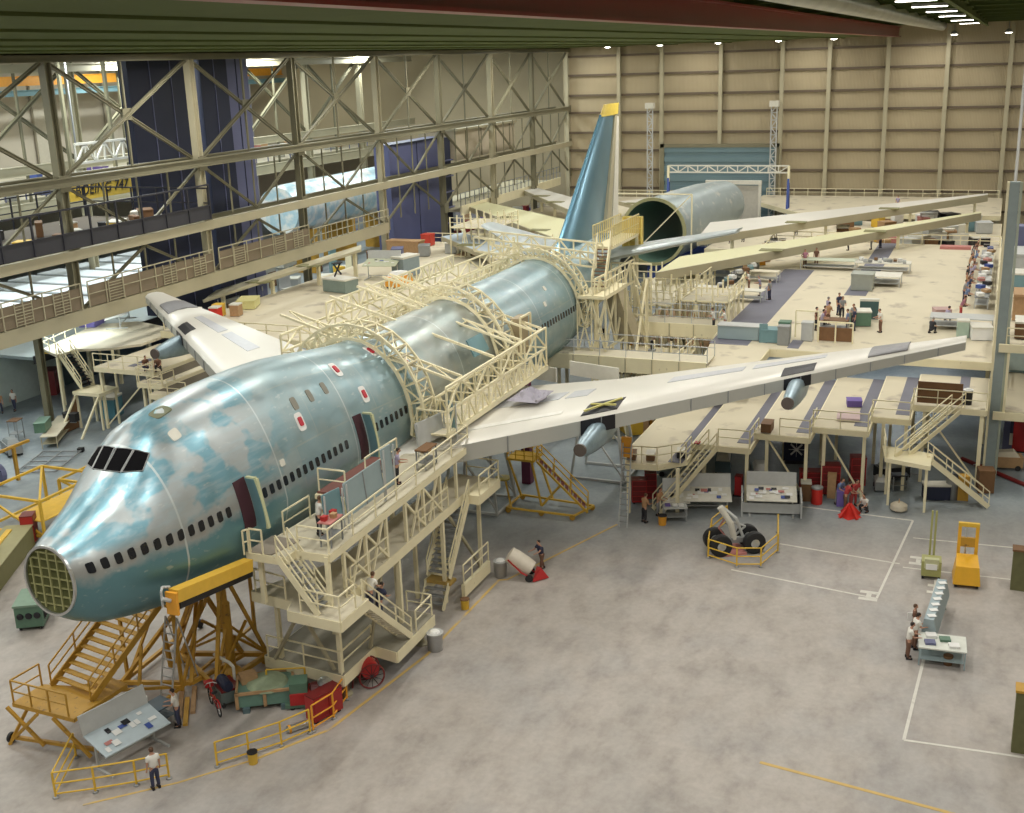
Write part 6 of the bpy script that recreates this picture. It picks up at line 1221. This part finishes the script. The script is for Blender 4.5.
machine('dark grey lathe-like machine at the left edge', 32.8, 34.4, R_(60), grey, mat('machine_top', (.25, .27, .27), .5), 'lathe_machine'); bench('stool_stand', 'brown seated stand above the lathe machine at the left edge', 35.5, 36.6, 0, .3, 1.0, .8, 1.6, grey, 'stand', brown)
t = T('wheel_stand', 'yellow stand with a dark blue wheel at the far left edge', 'stand', (28.5, 29.6, 0)); t.p('post', MB().beam((0, 0, 0), (0, 0, 2.4), .2), ochre); t.p('arm', MB().beam((-1.6, 0, 2.4), (1.4, 0, 2.4), .18), ochre); t.p('wheel', MB().lathe((-1.2, .6, .8), [(.2, -.2), (.75, -.2), (.75, .2), (.2, .2)], 18, 'X'), navy2)
# low office under the side frame at the far left
t = T('floor_office', 'low glazed white office with dark openings under the side frame at the far left', 'cabin', (47, 44, 0), world=True)
t.p('front_wall', MB().bb((41, 44.5, 0), (49, 44.7, 4.6)), mat('office_pale', (.50, .58, .55), .5)); t.p('roof', MB().bb((41, 39.5, 4.6), (60, 48, 4.85)), mat('office_roof', (.28, .33, .33), .5)); t.p('fascia', MB().bb((41, 39.3, 4.3), (60, 39.5, 4.95)), dark)
for x in (44, 47.5, 51, 55): t.p('post', MB().beam((x, 39.9, 0), (x, 39.9, 4.6), .25), cream)
t.p('inner_wall', MB().bb((49, 44.5, 0), (60, 44.7, 4.6)), mat('office_dark', (.05, .09, .11), .5)); t.p('window_band', MB().bb((50, 44.3, 2.6), (56, 44.5, 3.8)), mat('pane_pale', (.42, .52, .52), .25))
crate(46.6, 46.5-3, 0, 1.8, 1, 2.2, dred, 'dark red rack with coloured parts in front of the far-left office', None, .5, 'parts_rack'); crate(44.5, 38.4, 4.9, 5, 2.2, .3, yellow, 'yellow tray on the roof edge of the far-left office', None, .1, 'tray')
crate(42.5, 33.6, 0, 1.6, 1.2, 1.8, mat('cyan_box', (.10, .28, .36), .5), 'cyan cabinet under the starboard dock', None, .3, 'cabinet_box')
# ---------------------------------------------------------------- things on the decks (z = 6)
Z6 = 6.0
crate(66, 26.0, Z6, 1.8, 2.8, 1.3, mat('bench_slate', (.22, .28, .25), .6), 'grey-green work chest in the middle of the starboard deck', None, R_(-12), 'work_chest'); one('folding_stool', MB().beam((65.4, 26.2, 7.5), (66.6, 26.2, 8.6), .12).beam((66.6, 26.2, 7.5), (65.4, 26.2, 8.6), .12).box((66, 26.2, 8.65), (1.0, .6, .08)), dark, 'dark crossed-leg stool standing on the grey-green work chest', 'stool')
drafting('grey-green slanted parts desk farther back on the starboard deck', 72.6, 25.2, R_(-80), 3.4, 1.9, mat('desk_greenish', (.46, .48, .34), .6), papers=9, h=1.6, z=Z6, name='parts_console', cat='console'); crate(74.6, 23.6, Z6, 2.6, 1.5, 2.1, mat('box_bluegrey', (.24, .30, .32), .6), 'blue-grey box right behind the slanted parts desk', None, R_(-10), 'work_chest')
t = machine('yellow-sided cart with white drawings on top near the lattice gallery', 69, 21.4, R_(-10), orange, white, 'drawing_cart', 1.3); t.o.location = (69, 21.4, Z6)
crate(88, 30.6, Z6, 1.5, 4, 1.4, wood, 'wooden crates stack at the back of the starboard deck', None, 0, 'crate'); crate(93, 30.3, Z6, 1.2, 1.2, 1.4, mat('box_redbox', (.5, .05, .03), .5), 'small red box at the foot of the square blue panel', None, 0, 'red_box')
for i, (x, y) in enumerate([(84, 29.5), (86.5, 27.5), (89, 25.5), (91, 23), (92.5, 20.5)]): crate(x, y, Z6, 1.8, 1.2, 1.2, [navy2, grey, lgrey, navy2, brown][i], ['slate bin first from the left along the rear rail of the starboard deck', 'grey bin second along the rear rail of the starboard deck', 'pale bin third along the rear rail of the starboard deck', 'slate bin fourth along the rear rail of the starboard deck', 'brown bin last along the rear rail of the starboard deck'][i], None, .4, 'parts_bin')
drafting('white display board table at the left end of the starboard wing dock', 50.8, 38.9, R_(-150), 4.6, 1.8, white, papers=8, h=1.0, z=5.5, back=False); crate(49.6, 41.0, 5.5, 2.2, 1.4, .7, mat('tarp_purple', (.16, .14, .40), .7), 'purple-blue covered box next to the white display table', None, .3, 'covered_box')
for i, (x, y, m) in enumerate([(51.5, 31.5, purple), (52.5, 30.2, mat('bright_red', (.6, .03, .02), .45)), (53.5, 30.6, yellow), (54, 29.2, wood)]): crate(x, y, Z6, .9, .8, 1.1, m, ['purple bin by the starboard wing tip', 'red bin by the starboard wing tip', 'yellow bin by the starboard wing tip', 'tan bin by the starboard wing tip'][i], None, .2, 'parts_bin')
crate(57.5, 30.4, Z6, 2.4, 1.6, .8, mat('crate_paleyellow', (.62, .58, .26), .6), 'pale yellow open box beside the starboard wing tip', None, .4, 'crate')
# port deck
t = T('rolling_desk', 'teal-grey rolling desk at the front edge of the port deck', 'desk', (56.5, -13.4, Z6)); t.p('body', MB().box((0, 0, .55), (1.2, 3.0, .95)), bluegrey); t.p('top', MB().box((0, 0, 1.06), (1.3, 3.1, .06)), lgrey); t.p('end_panel', MB().box((-.82, -1.9, .7), (.08, .6, 1.4)), teal)
crate(56.2, -15.8, Z6, 1.2, 1.3, 1.0, teal, 'teal cabinet right of the rolling desk on the port deck', None, 0, 'cabinet_box')
bench('long_bench', 'cluttered pale bench along the left edge of the port deck', 70.5, -9.4, Z6, R_(80), 6.5, 1.2, 1.0, lgrey, 'workbench', offw); bench('long_bench', 'farther cluttered bench behind the first along the left edge of the port deck', 79.5, -9.0, Z6, R_(85), 6.5, 1.2, 1.0, lgrey, 'workbench', cream2)
for i in range(12): crate(68+i*1.3, -9.2+rnd.uniform(-.4, .4), Z6+1.03, .6, .5, .35, [white, dark, lgrey, brown, teal][i % 5], 'small box or papers lying on the cluttered benches of the port deck', 'clutter on the benches of the port deck', rnd.random(), 'parts_box')
for i in range(16): crate(86+(i % 8)*2.0, -7.9-(i//8)*.9+rnd.uniform(-.2, .2), Z6, 1.0, .7, .8, [wood, brown, grey, lgrey, orange][i % 5], 'small crate by the left rear rail of the port deck', 'crates along the left rear rail of the port deck', rnd.random(), 'crate')
def tablet(label, x, y, w_, d, rz=0, m=offw, group=None): return bench('work_table', label, x, y, Z6, rz, w_, d, .95, lgrey, 'table', m, group=group)
tablet('pale green glass-topped table in the middle of the port deck', 87, -15.6, 1.6, 5.2, 0, mat('table_glass', (.55, .60, .48), .4)); tablet('long white parts table beside the second dark strip on the port deck', 86.5, -20.6, 1.8, 5.0); tablet('square white parts table in front of the long one on the port deck', 80, -21.2, 2.6, 3.2)
for i in range(10): crate(86.3+rnd.uniform(-.5, .6), -18.6-i*.44, Z6+.97, .35, .3, .3, [white, lgrey, grey, brown][i % 4], 'small part on the white tables of the port deck', 'parts on the white tables of the port deck', rnd.random(), 'parts_box')
crate(77.4, -19.8, Z6, 1.8, 1.8, 1.5, mat('box_grey_green', (.34, .36, .32), .6), 'grey box with an open lid beside the second dark strip', None, 0, 'work_chest')
crate(63.2, -21.2, Z6, 1.3, 1.5, 1.2, green, 'green machine beside the standing crowd on the port deck', None, .2, 'machine_box'); crate(65.5, -21.6, Z6, .5, 1.4, 1.6, mat('board_darkteal', (.05, .10, .10), .6), 'dark green board behind the crowd on the port deck', None, .1, 'display_box')
bench('work_table', 'brown table in the middle of the standing crowd', 60.6, -19.6, Z6, 0, 1.2, 2.2, .95, grey, 'table', brown)
t = T('brown_screen', 'brown boarded screen frame at the wing edge in front of the crowd', 'screen', (57.0, -20.2, Z6)); t.p('panel', MB().box((0, 0, .6), (.08, 2.4, 1.0)), brown); mb = MB()
for y in (-1.2, 0, 1.2): mb.beam((-.08, y, 0), (-.08, y, 1.5), .1)
mb.beam((-.08, -1.2, 1.5), (-.08, 1.2, 1.5), .1); t.p('frame', mb, cream)
for i, (x, y) in enumerate([(55.5, -16.8), (57, -16.6), (57.2, -18.2)]): crate(x, y, Z6, .8, .8, 1.4, [grey, green, lgrey][i], ['grey box with yellow base at the front edge of the port deck', 'small green box at the front edge of the port deck', 'pale cream box at the front edge of the port deck'][i], None, 0, 'parts_box')
mb = MB(); rail(mb, [(58, -17.2, Z6), (58, -18.8, Z6)], h=2.0, w=.1); one('cream_frame', mb, cream, 'tall cream open frame standing near the front edge of the port deck', 'frame')
tablet('pale table with cloth near the port wing tip', 63.8, -28.4, 2.0, 4.4, 0, lgrey); crate(68.5, -26.8, Z6, 1.2, 1.2, .5, mat('faded_rose', (.45, .30, .28), .7), 'pinkish box lying on the port deck near the wing tip', None, .3, 'carton'); crate(61, -28.6, Z6, .8, .8, 1.3, mat('bin_mint', (.36, .46, .38), .6), 'mint green bin right behind the port wing tip', None, .1, 'bin_box'); crate(60.8, -29.8, Z6, 1.6, 1.4, 1.0, white, 'white sack pile behind the port wing tip', None, .2, 'sack_pile')
for i in range(7): tablet('slim table loaded with papers along the right rail of the port deck', 72.5+i*3.6, -29.6, 2.6, 1.1, 0, [grey, white, lgrey][i % 3], 'tables along the right rail of the port deck')
for i in range(16): crate(71.5+i*1.7, -29.6+rnd.uniform(-.3, .3), Z6+.97, .6, .5, .3, [white, wood, blue, dark, pink, white][i % 6], 'papers or parts box on the tables along the right rail', 'boxes on the tables along the right rail', rnd.random(), 'parts_box')
one('red_cushion', MB().box((101.5, -26.4, Z6+.15), (1.2, 3.0, .3)), pink, 'faded red flat box near the far right corner of the port deck', 'box')
for i, (x, y, m) in enumerate([(36.2, -11.3, brown), (36.4, -12.4, brown), (37.4, -14.0, dark)]): crate(x, y, 3.2, .9, .5, .45, m, ['dark brown box at the left corner of the nearest dock step', 'dark brown box in the middle of the nearest dock step', 'dark box at the right of the nearest dock step'][i], None, .2, 'parts_box')
crate(41.0, -18.4, 4.1, 1.1, .6, .6, brown, 'brown box on the second dock step beside the rail', None, 0, 'parts_box'); crate(44.0, -22.8, 4.4, 1.6, 1.3, .2, mat('cloth_pink', (.55, .42, .42), .8), 'pink cloth spread on the dock step below the wing', None, .1, 'cloth_bundle'); crate(46.8, -22.8, 4.4, .9, .9, .45, purple, 'purple and yellow bundle on the dock step below the wing', None, .2, 'cloth_bundle')
for i, y in enumerate((-28.6, -29.5)): can('canister', ['white-topped black canister on the outermost dock step, left one', 'white-topped black canister on the outermost dock step, right one'][i], 47.0, y, .28, .9, black, white, white, z=5.0)
crate(38.5, -14.7, 3.7, .4, .3, .1, red, 'small red part on the dock step by the stair head', None, 0, 'parts_box'); redbox('red hanging garment rack at the head of the dock stair', 40.2, -16.9, .5, .4, 1.3, 0, red, 'garment_rack')
crate(55, -5, Z6-6, 3, 2, 2.6, grey, 'grey equipment box below the walkway bridges', None, 0, 'equipment_box')
for i in range(24):
    x = 49+rnd.random()*16; y = -2-rnd.random()*9; crate(x, y, 0, rnd.uniform(.8, 2), rnd.uniform(.6, 1.6), rnd.uniform(.8, 3.5), [grey, dark, brown, wood, lgrey, yellow, navy2][i % 7], 'equipment box on the floor between the walkway bridges', 'equipment below the walkway bridges', rnd.random(), 'equipment_box')
for i in range(8): t = T('steel_prop', 'slim steel prop under the tail between the walkway bridges', 'prop', (50+i*2.1, -1.5-rnd.random()*7, 0), group='props under the tail'); t.p('tube', MB().tube((0, 0, 0), (0, 0, 5.2+rnd.random()), .12, 8), [steel_y, orange, dark][i % 3]); t.p('head', MB().box((0, 0, 5.3), (.5, .5, .12)), grey)
one('jack_column', MB().bb((38.2, -3.9, 0), (38.8, -3.3, 7.2)), mat('column_maroon', (.13, .02, .06), .5), 'dark maroon column under the overwing gallery', 'column')
t = T('dust_sheet', 'grey crumpled dust sheet lying on the wing root below the gallery', 'cloth', (30.5, -7.2, 8.35))
mb = MB(); G_ = 9; mb.v = [((i/G_-.5)*2.6, (j/G_-.5)*1.8, rnd.uniform(.05, .5)*(1-abs(i/G_*2-1)**2)*(1-abs(j/G_*2-1)**2)) for i in range(G_+1) for j in range(G_+1)]
mb.f = [(i*(G_+1)+j, (i+1)*(G_+1)+j, (i+1)*(G_+1)+j+1, i*(G_+1)+j+1) for i in range(G_) for j in range(G_)]
t.p('sheet', mb, mat('sheet_lilac', (.36, .34, .40), .9)); t.p('rolled_edge', MB().path([(-1.2, -.8, .08), (-.4, -1.0, .1), (.5, -.8, .08)], .09), mat('sheet_lilac', (.36, .34, .40), .9))

area(44, 38, 7.4, 7, 1.2, 420, (.9, 1, .98)); area(30, 37, 9, 7, 1.2, 500, (.9, 1, .98))  # fill lights added under the side frame to brighten the left floor
for i, (x, y) in enumerate([(64, -24), (70, -14), (70, -24), (86, -14), (86, -26), (56, 18), (74, 20)]): area(x, y, 5.6, 6, 1.0, 230, (.92, .97, 1))  # hidden fill lights added below the decks to lift the floor there
# ---------------------------------------------------------------- people
def skin_mesh(name, verts, edges, radii, root=0, sub=1):
    me = bpy.data.meshes.new(name); me.from_pydata([tuple(v) for v in verts], edges, [])
    o = bpy.data.objects.new(name, me); C.objects.link(o)
    md = o.modifiers.new('skin', 'SKIN'); md.use_smooth_shade = True
    for i, sv in enumerate(me.skin_vertices[0].data):
        r = radii[i]; sv.radius = r if isinstance(r, tuple) else (r, r); sv.use_root = (i == root)
    ss = o.modifiers.new('sub', 'SUBSURF'); ss.levels = sub; ss.render_levels = sub
    dg = bpy.context.evaluated_depsgraph_get(); dg.update()
    out = bpy.data.meshes.new_from_object(o.evaluated_get(dg)); bpy.data.objects.remove(o); bpy.data.meshes.remove(me)
    for p in out.polygons: p.use_smooth = True
    return out
POSES = {}
def pose_mesh(pose):
    if pose in POSES: return POSES[pose]
    # local frame: facing -Y, left side +X
    lean, knee, arm, crouch = {'stand': (0, 0, 'down', 0), 'work': (.16, 0, 'fwd', 0), 'bend': (.42, .05, 'fwd', 0), 'hips': (0, 0, 'hips', 0), 'walk': (.06, .22, 'down', 0), 'push': (.25, .2, 'push', 0), 'crouch': (.35, 0, 'fwd', 1), 'fold': (.04, 0, 'fold', 0)}[pose]
    hipz = .93 if not crouch else .36
    ch = V(0, -math.sin(lean)*.5, hipz+math.cos(lean)*.5); nk = V(0, -math.sin(lean)*.6, hipz+math.cos(lean)*.6); sh_c = V(0, -math.sin(lean)*.5, hipz+math.cos(lean)*.48)
    hd = nk+V(0, -.035-lean*.1, .12); tp = hd+V(0, -.01, .11)
    vs, es, rs = [], [], []
    def add(p, r, par=None):
        vs.append(V(p)); rs.append(r)
        if par is not None: es.append((par, len(vs)-1))
        return len(vs)-1
    pel = add((0, 0, hipz), (.155, .115)); wst = add(V(0, 0, hipz).lerp(ch, .45), (.14, .10), pel); cst = add(ch, (.17, .115), wst); nkk = add(nk, .06, cst); nk2 = add(nk+V(0, -.015, .05), .055, nkk)
    h1 = add(hd, (.075, .088), nk2); h2 = add(tp-V(0, 0, .03), (.072, .088), h1); add(tp+V(0, 0, .035), (.04, .05), h2); add(hd+V(0, -.105, -.005), .014, h1)
    for s in (-1, 1): add(hd+V(s*.085, .005, .01), .014, h1)
    arms = {}
    for s in (-1, 1):
        S = sh_c+V(s*.19, 0, 0); a = add(S, .062, cst)
        if arm == 'down': E_ = S+V(s*.05, .02, -.29); H = E_+V(s*.01, -.07, -.25)
        elif arm == 'fwd': E_ = S+V(s*.05, -.08, -.27); H = E_+V(-s*.06, -.25, .02-lean*.2)
        elif arm == 'push': E_ = S+V(s*.04, -.2, -.18); H = E_+V(0, -.25, -.02)
        elif arm == 'hips': E_ = S+V(s*.17, .06, -.22); H = V(s*.17, -.06, hipz+.1)
        else: E_ = S+V(s*.06, -.04, -.27); H = E_+V(-s*.2, -.16, .06)
        e = add(E_, .043, a); w_ = add(H, .028, e); d = (H-E_).normalized(); palm = add(H+d*.06, (.036, .02), w_); arms[s] = (S, E_, H)
        sd = d.cross(V(0, 0, 1)); sd = sd.normalized() if sd.length > .1 else V(0, 1, 0)
        for k, (o, l) in enumerate(((-.026, .055), (-.009, .07), (.009, .066), (.026, .05))):
            b = H+d*.085+sd*o; f1 = add(b, .0095, palm); dn = V(0, 0, -1)*.25 if abs(d.z) < .7 else V(0, -.3, 0); f2 = add(b+(d+dn).normalized()*l*.6, .009, f1); add(b+(d+dn).normalized()*l*.6+(d+dn*3).normalized()*l*.5, .007, f2)
        t1 = add(H+d*.04+sd*(-.035*s if True else 0), .011, w_); add(H+d*.075+sd*(-.055*s), .009, t1)
    legs = {}
    for s in (-1, 1):
        Hh = V(s*.09, 0, hipz-.06)
        if crouch: K = V(s*.17, -.36, .48 if s < 0 else .30); A = V(s*.15, -.28 if s < 0 else -.02, .09); 
        else: off = knee*s; K = V(s*.105, -.02-off*.55, .49); A = V(s*.115, .02-off, .09)
        a = add(Hh, .092, pel); k = add(K, .06, a); an = add(A, .042, k); ft = add(A+V(0, -.10, -.045), (.042, .032), an); add(A+V(0, -.17, -.05), (.036, .024), ft); legs[s] = (Hh, K, A)
    body = skin_mesh('body_'+pose, vs, es, rs)
    def part(name, chains, sub=1):
        v2, e2, r2 = [], [], []
        root = None
        idx = {}
        for ch_ in chains:
            prev = None
            for p, r in ch_:
                key = tuple(round(c, 3) for c in p)
                if key in idx: i = idx[key]
                else: v2.append(V(p)); r2.append(r); i = len(v2)-1; idx[key] = i
                if prev is not None and prev != i and (prev, i) not in e2 and (i, prev) not in e2: e2.append((prev, i))
                prev = i
        return skin_mesh(name, v2, e2, r2, 0, sub)
    P0, W0 = V(0, 0, hipz), V(0, 0, hipz).lerp(ch, .45)
    shirt = part('shirt_'+pose, [[(P0-V(0, 0, .05), (.188, .148)), (W0, (.18, .142)), (ch, (.205, .15)), (nk-V(0, 0, .015), .072)]]+[[(ch, (.205, .15)), (arms[s][0], .088), (arms[s][0].lerp(arms[s][1], .66), .07)] for s in (-1, 1)])
    tr = part('trousers_'+pose, [[(P0+V(0, 0, .12), (.168, .13)), (P0-V(0, 0, .03), (.182, .142)), (legs[s][0], .118), (legs[s][1], .084), (legs[s][2]+V(0, 0, .03), .07)] for s in (-1, 1)])
    mb = MB()
    for s in (-1, 1): A = legs[s][2]; mb.box(A+V(0, -.075, -.055), (.09, .27, .07)); mb.box(A+V(0, .01, -.01), (.085, .11, .1))
    shoes = mb.mesh('shoes_'+pose); shoes_s = None
    mb = MB(); c = tp+V(0, .015, -.02); rings = []
    for j in range(5):
        th = j*PI/2/4.2; rings.append([c+V(.086*math.cos(th)*math.cos(2*PI*i/14), .03-.01+.102*math.cos(th)*math.sin(2*PI*i/14)-.0, -.02+.085*math.sin(th)) for i in range(14)])
    rings.insert(0, [c+V(.078*math.cos(2*PI*i/14), .045+.07*math.sin(2*PI*i/14), -.10) for i in range(14)])
    hair = mb.loft(rings).mesh('hair_'+pose, smooth=True)
    POSES[pose] = (body, shirt, tr, shoes, hair); return POSES[pose]
flesh = mat('skin_tone', (.50, .27, .18), .6, var=.06); hairs = [mat('hair_dark', (.03, .02, .015), .7), mat('hair_brown', (.10, .05, .025), .7), mat('hair_grey', (.25, .23, .21), .7)]
SH = {'white': mat('shirt_white', (.78, .76, .70), .8, var=.04), 'tan': mat('shirt_tan', (.42, .24, .12), .8), 'navy': mat('shirt_navy', (.04, .045, .09), .8), 'red': mat('shirt_red', (.45, .05, .05), .8), 'blue': mat('shirt_blue', (.16, .22, .38), .8), 'grey': mat('shirt_grey', (.28, .28, .28), .8), 'plaid': mat('shirt_plaid', (.38, .16, .22), .8, var=.4, scale=14), 'black': mat('shirt_black', (.025, .025, .03), .8), 'brown': mat('shirt_brown', (.16, .08, .05), .8), 'yellow': mat('shirt_yellow', (.55, .45, .2), .8), 'lilac': mat('shirt_lilac', (.36, .32, .44), .8)}
def person(x, y, z, face, pose, shirt, trou, label, group=None, hair=0):
    b, s_, t_, sh, h = pose_mesh(pose)
    r = bpy.data.objects.new('person', b); C.objects.link(r); r.location = (x, y, z); r.rotation_euler = (0, 0, face+PI/2)
    tag(r, label, 'person', group)
    def put(o, m):
        if not o.data.materials: o.data.materials.append(m)
        o.material_slots[0].link = 'OBJECT'; o.material_slots[0].material = m
    put(r, flesh)
    for nm, me, m in (('shirt', s_, SH[shirt]), ('trousers', t_, SH[trou]), ('shoes', sh, black), ('hair', h, hairs[hair])):
        o = bpy.data.objects.new(nm, me); C.objects.link(o); o.parent = r; put(o, m)
    return r
D = R_
person(3.0, -2.45, 0, D(60), 'fwd' if False else 'stand', 'white', 'navy', 'person in a white shirt and dark blue trousers standing outside the bottom-left barrier', hair=1)
person(6.9, -.5, 0, D(120), 'work', 'white', 'navy', 'person in a white shirt leaning over the dark slate desk by the nose stand', hair=0)
person(26.2, -9.3, 0, D(150), 'push', 'navy', 'brown', 'person in dark clothes pushing the cream drum on the open floor')
person(34.3, -12.6, 0, D(-30), 'work', 'tan', 'black', 'person in a tan shirt and black trousers by the ochre bucket', hair=1)
person(35.6, -13.1, 0, D(-110), 'work', 'tan', 'grey', 'person in an orange-tan shirt behind the first one at the cluttered steel desk', hair=1)
person(22.6, -28.2, 0, D(-75), 'work', 'white', 'brown', 'person in a pale shirt and brown trousers, back turned, at the white drafting desk')
person(23.6, -28.4, 0, D(-60), 'work', 'white', 'brown', 'person in a white shirt between the other two at the white drafting desk')
person(24.5, -28.3, 0, D(-90), 'stand', 'brown', 'brown', 'person in dark brown holding a sheet, farthest at the plan board', hair=1)
one('paper_sheet', MB().box((24.35, -28.15, 1.2), (.04, .32, .4), .3), white, 'white sheet held up by the person in dark brown', 'papers')
person(12.6, -6.7, 3.6, D(-10), 'bend', 'white', 'navy', 'person in a white shirt going down the lower dock stair', hair=1)
person(13.5, -6.6, 2.7, D(-10), 'bend', 'navy', 'navy', 'person in dark overalls ahead on the lower dock stair')
person(11.6, -5.1, Zt, D(-40), 'work', 'white', 'black', 'person in a white shirt behind the small teal board on the upper dock', hair=1)
person(18.2, -5.3, Zt, D(-60), 'work', 'lilac', 'black', 'person half hidden by the row of boards on the upper dock')
person(40.6, -22.8, 0, D(-120), 'bend', 'blue', 'grey', 'person in blue bending beside the purple chest below the port dock', hair=1)
person(39.9, -23.3, 0, D(-60), 'bend', 'red', 'brown', 'person in a red shirt bending over at the red jack')
person(40.7, -23.7, 0, D(-140), 'bend', 'red', 'red', 'person in red overalls behind the red jack')
person(39.9, -24.5, 0, D(150), 'crouch', 'white', 'black', 'person in a white shirt crouching right of the red jack')
crate(40.4, -23.0, 0, .6, .5, 1.0, purple, 'purple chest between the people working on the floor', None, .2, 'parts_chest')
person(41.6, 42.9, 0, D(200), 'walk', 'white', 'navy', 'person in a white shirt walking near the far-left office')
person(40.6, 43.4, 0, D(220), 'stand', 'tan', 'navy', 'person in tan at the extreme left edge of the picture')
person(48.6, 41.2, 0, D(240), 'stand', 'white', 'navy', 'person in pale clothes standing by the posts of the far-left office')
person(39.6, 27.3, 5.0, D(250), 'crouch', 'brown', 'navy', 'person in brown crouching left on the starboard wing dock')
person(39.9, 26.2, 5.0, D(200), 'crouch', 'brown', 'black', 'person in dark brown crouching right on the starboard wing dock')
# port deck
G = [(60.6, -18.3, 'hips', 'brown', 'black', -90, 'person with hands on hips at the left of the standing crowd'), (61.2, -18.8, 'fold', 'plaid', 'black', -70, 'person in a plaid shirt second from the left in the crowd'), (59.9, -19.0+.2, 'work', 'lilac', 'grey', -80, 'person in a lilac shirt at the brown table in the crowd'),
     (60.4, -20.6, 'stand', 'blue', 'navy', 100, 'person in blue with back turned right of the brown table'), (61.2, -21.0, 'stand', 'navy', 'navy', 110, 'person in dark blue at the right of the standing crowd'), (62.4, -20.2-.6, 'fold', 'grey', 'black', 150, 'person in grey behind the two in blue in the crowd'),
     (64.6, -18.6, 'stand', 'lilac', 'navy', -60, 'person in lilac at the back left of the crowd'), (65.2, -19.6, 'work', 'grey', 'black', 200, 'person in grey at the back middle of the crowd'), (66.4, -19.2, 'stand', 'navy', 'navy', 230, 'person in navy farthest back in the crowd'), (62.6, -18.9, 'work', 'tan', 'brown', -30, 'person in tan in the centre of the crowd')]
for x, y, po, s_, t_, f_, l_ in G: person(x, y, Z6, D(f_), po, s_, t_, l_, hair=rnd.randrange(3))
person(61.1, -22.9, Z6, D(120), 'work', 'white', 'brown', 'person in a white shirt and brown trousers right of the green machine', hair=1)
person(58.6, -11.0, Z6, D(90), 'work', 'white', 'black', 'person in a white shirt at the left end of the rolling desk', hair=0); person(58.4, -11.9, Z6, D(100), 'work', 'white', 'navy', 'person in a white shirt right beside the one at the rolling desk')
person(71, -12.9, Z6, D(70), 'stand', 'grey', 'navy', 'person in grey standing on the broad dark strip of the port deck'); person(72.6, -11.8, Z6, D(100), 'work', 'lilac', 'grey', 'person in lilac by the cluttered bench on the port deck', hair=2)
person(74.8, -10.4, Z6, D(110), 'work', 'white', 'brown', 'person in white at the far end of the cluttered bench')
person(87.2, -13.3, Z6, D(200), 'hips', 'plaid', 'brown', 'person in a plaid shirt at the far end of the broad dark strip', hair=1); person(88.4, -14.2, Z6, D(180), 'stand', 'brown', 'brown', 'person in brown next to the one in plaid at the strip end')
person(61.6, -26.4, Z6, D(-30), 'crouch', 'black', 'black', 'person in black crouching at the wing edge near the tip', hair=2)
person(66, -27.2, Z6, D(-60), 'crouch', 'lilac', 'grey', 'person in lilac crouching by the pale table near the wing tip'); person(67.6, -28.0-.2, Z6, D(-90), 'bend', 'plaid', 'red', 'person in a plaid shirt bending over the pale table near the wing tip')
cols = ['blue', 'brown', 'white', 'grey', 'black', 'tan', 'navy', 'lilac']
wh = ['nearest', 'second nearest', 'third', 'fourth', 'fifth', 'sixth', 'seventh', 'eighth', 'ninth', 'tenth', 'eleventh', 'farthest']
for i in range(12): person(72+i*2.25, -28.35+.2*math.sin(i*2.1), Z6, D(-90), ['bend', 'work', 'work', 'bend', 'stand'][i % 5], cols[(i*3) % 8], cols[(i*5+1) % 8] if cols[(i*5+1) % 8] != 'white' else 'navy', '%s person, in a %s shirt, working at the right-rail tables' % (wh[i], cols[(i*3) % 8]), hair=i % 3)
person(132.5, -18.0, Z6, D(180), 'stand', 'lilac', 'navy', 'person in lilac standing alone on the rear deck near the end wall'); person(98.5, -16.0, Z6, D(90), 'stand', 'black', 'black', 'person in black near the rear rail of the port deck, left one'); person(99.5, -18.2, Z6, D(90), 'work', 'brown', 'grey', 'person in brown near the rear rail of the port deck, right one')
person(100.6, -19.0, Z6, D(60), 'stand', 'white', 'navy', 'person in white at the rear rail of the port deck beside the one in brown')
for i, (x, y, s_, l_) in enumerate([(121, -4.8, 'white', 'person in white by the blue legs of the lifting portal'), (118.5, -7.4, 'brown', 'person in brown right of the lifting portal'), (112, -2.2, 'navy', 'person in navy between the rear fuselage barrel and the portal frame'), (110.5, -1.0, 'tan', 'person in tan near the rear fuselage barrel')]): person(x, y, 4.5, D(180), 'stand', s_, 'navy', l_)
deck('rear_staging', 'low tan staging deck between the rear fuselage barrel and the back wing assemblies', [(106, -8.5), (106, 1.0), (124, 1.0), (124, -8.5)], 4.5, [], [(107, -8), (107, 0.5), (123, -8), (123, .5)])
person(50.0, -34.2, 4.4, D(180), 'work', 'white', 'grey', 'person in a white shirt standing in the glazed office level at the right edge')
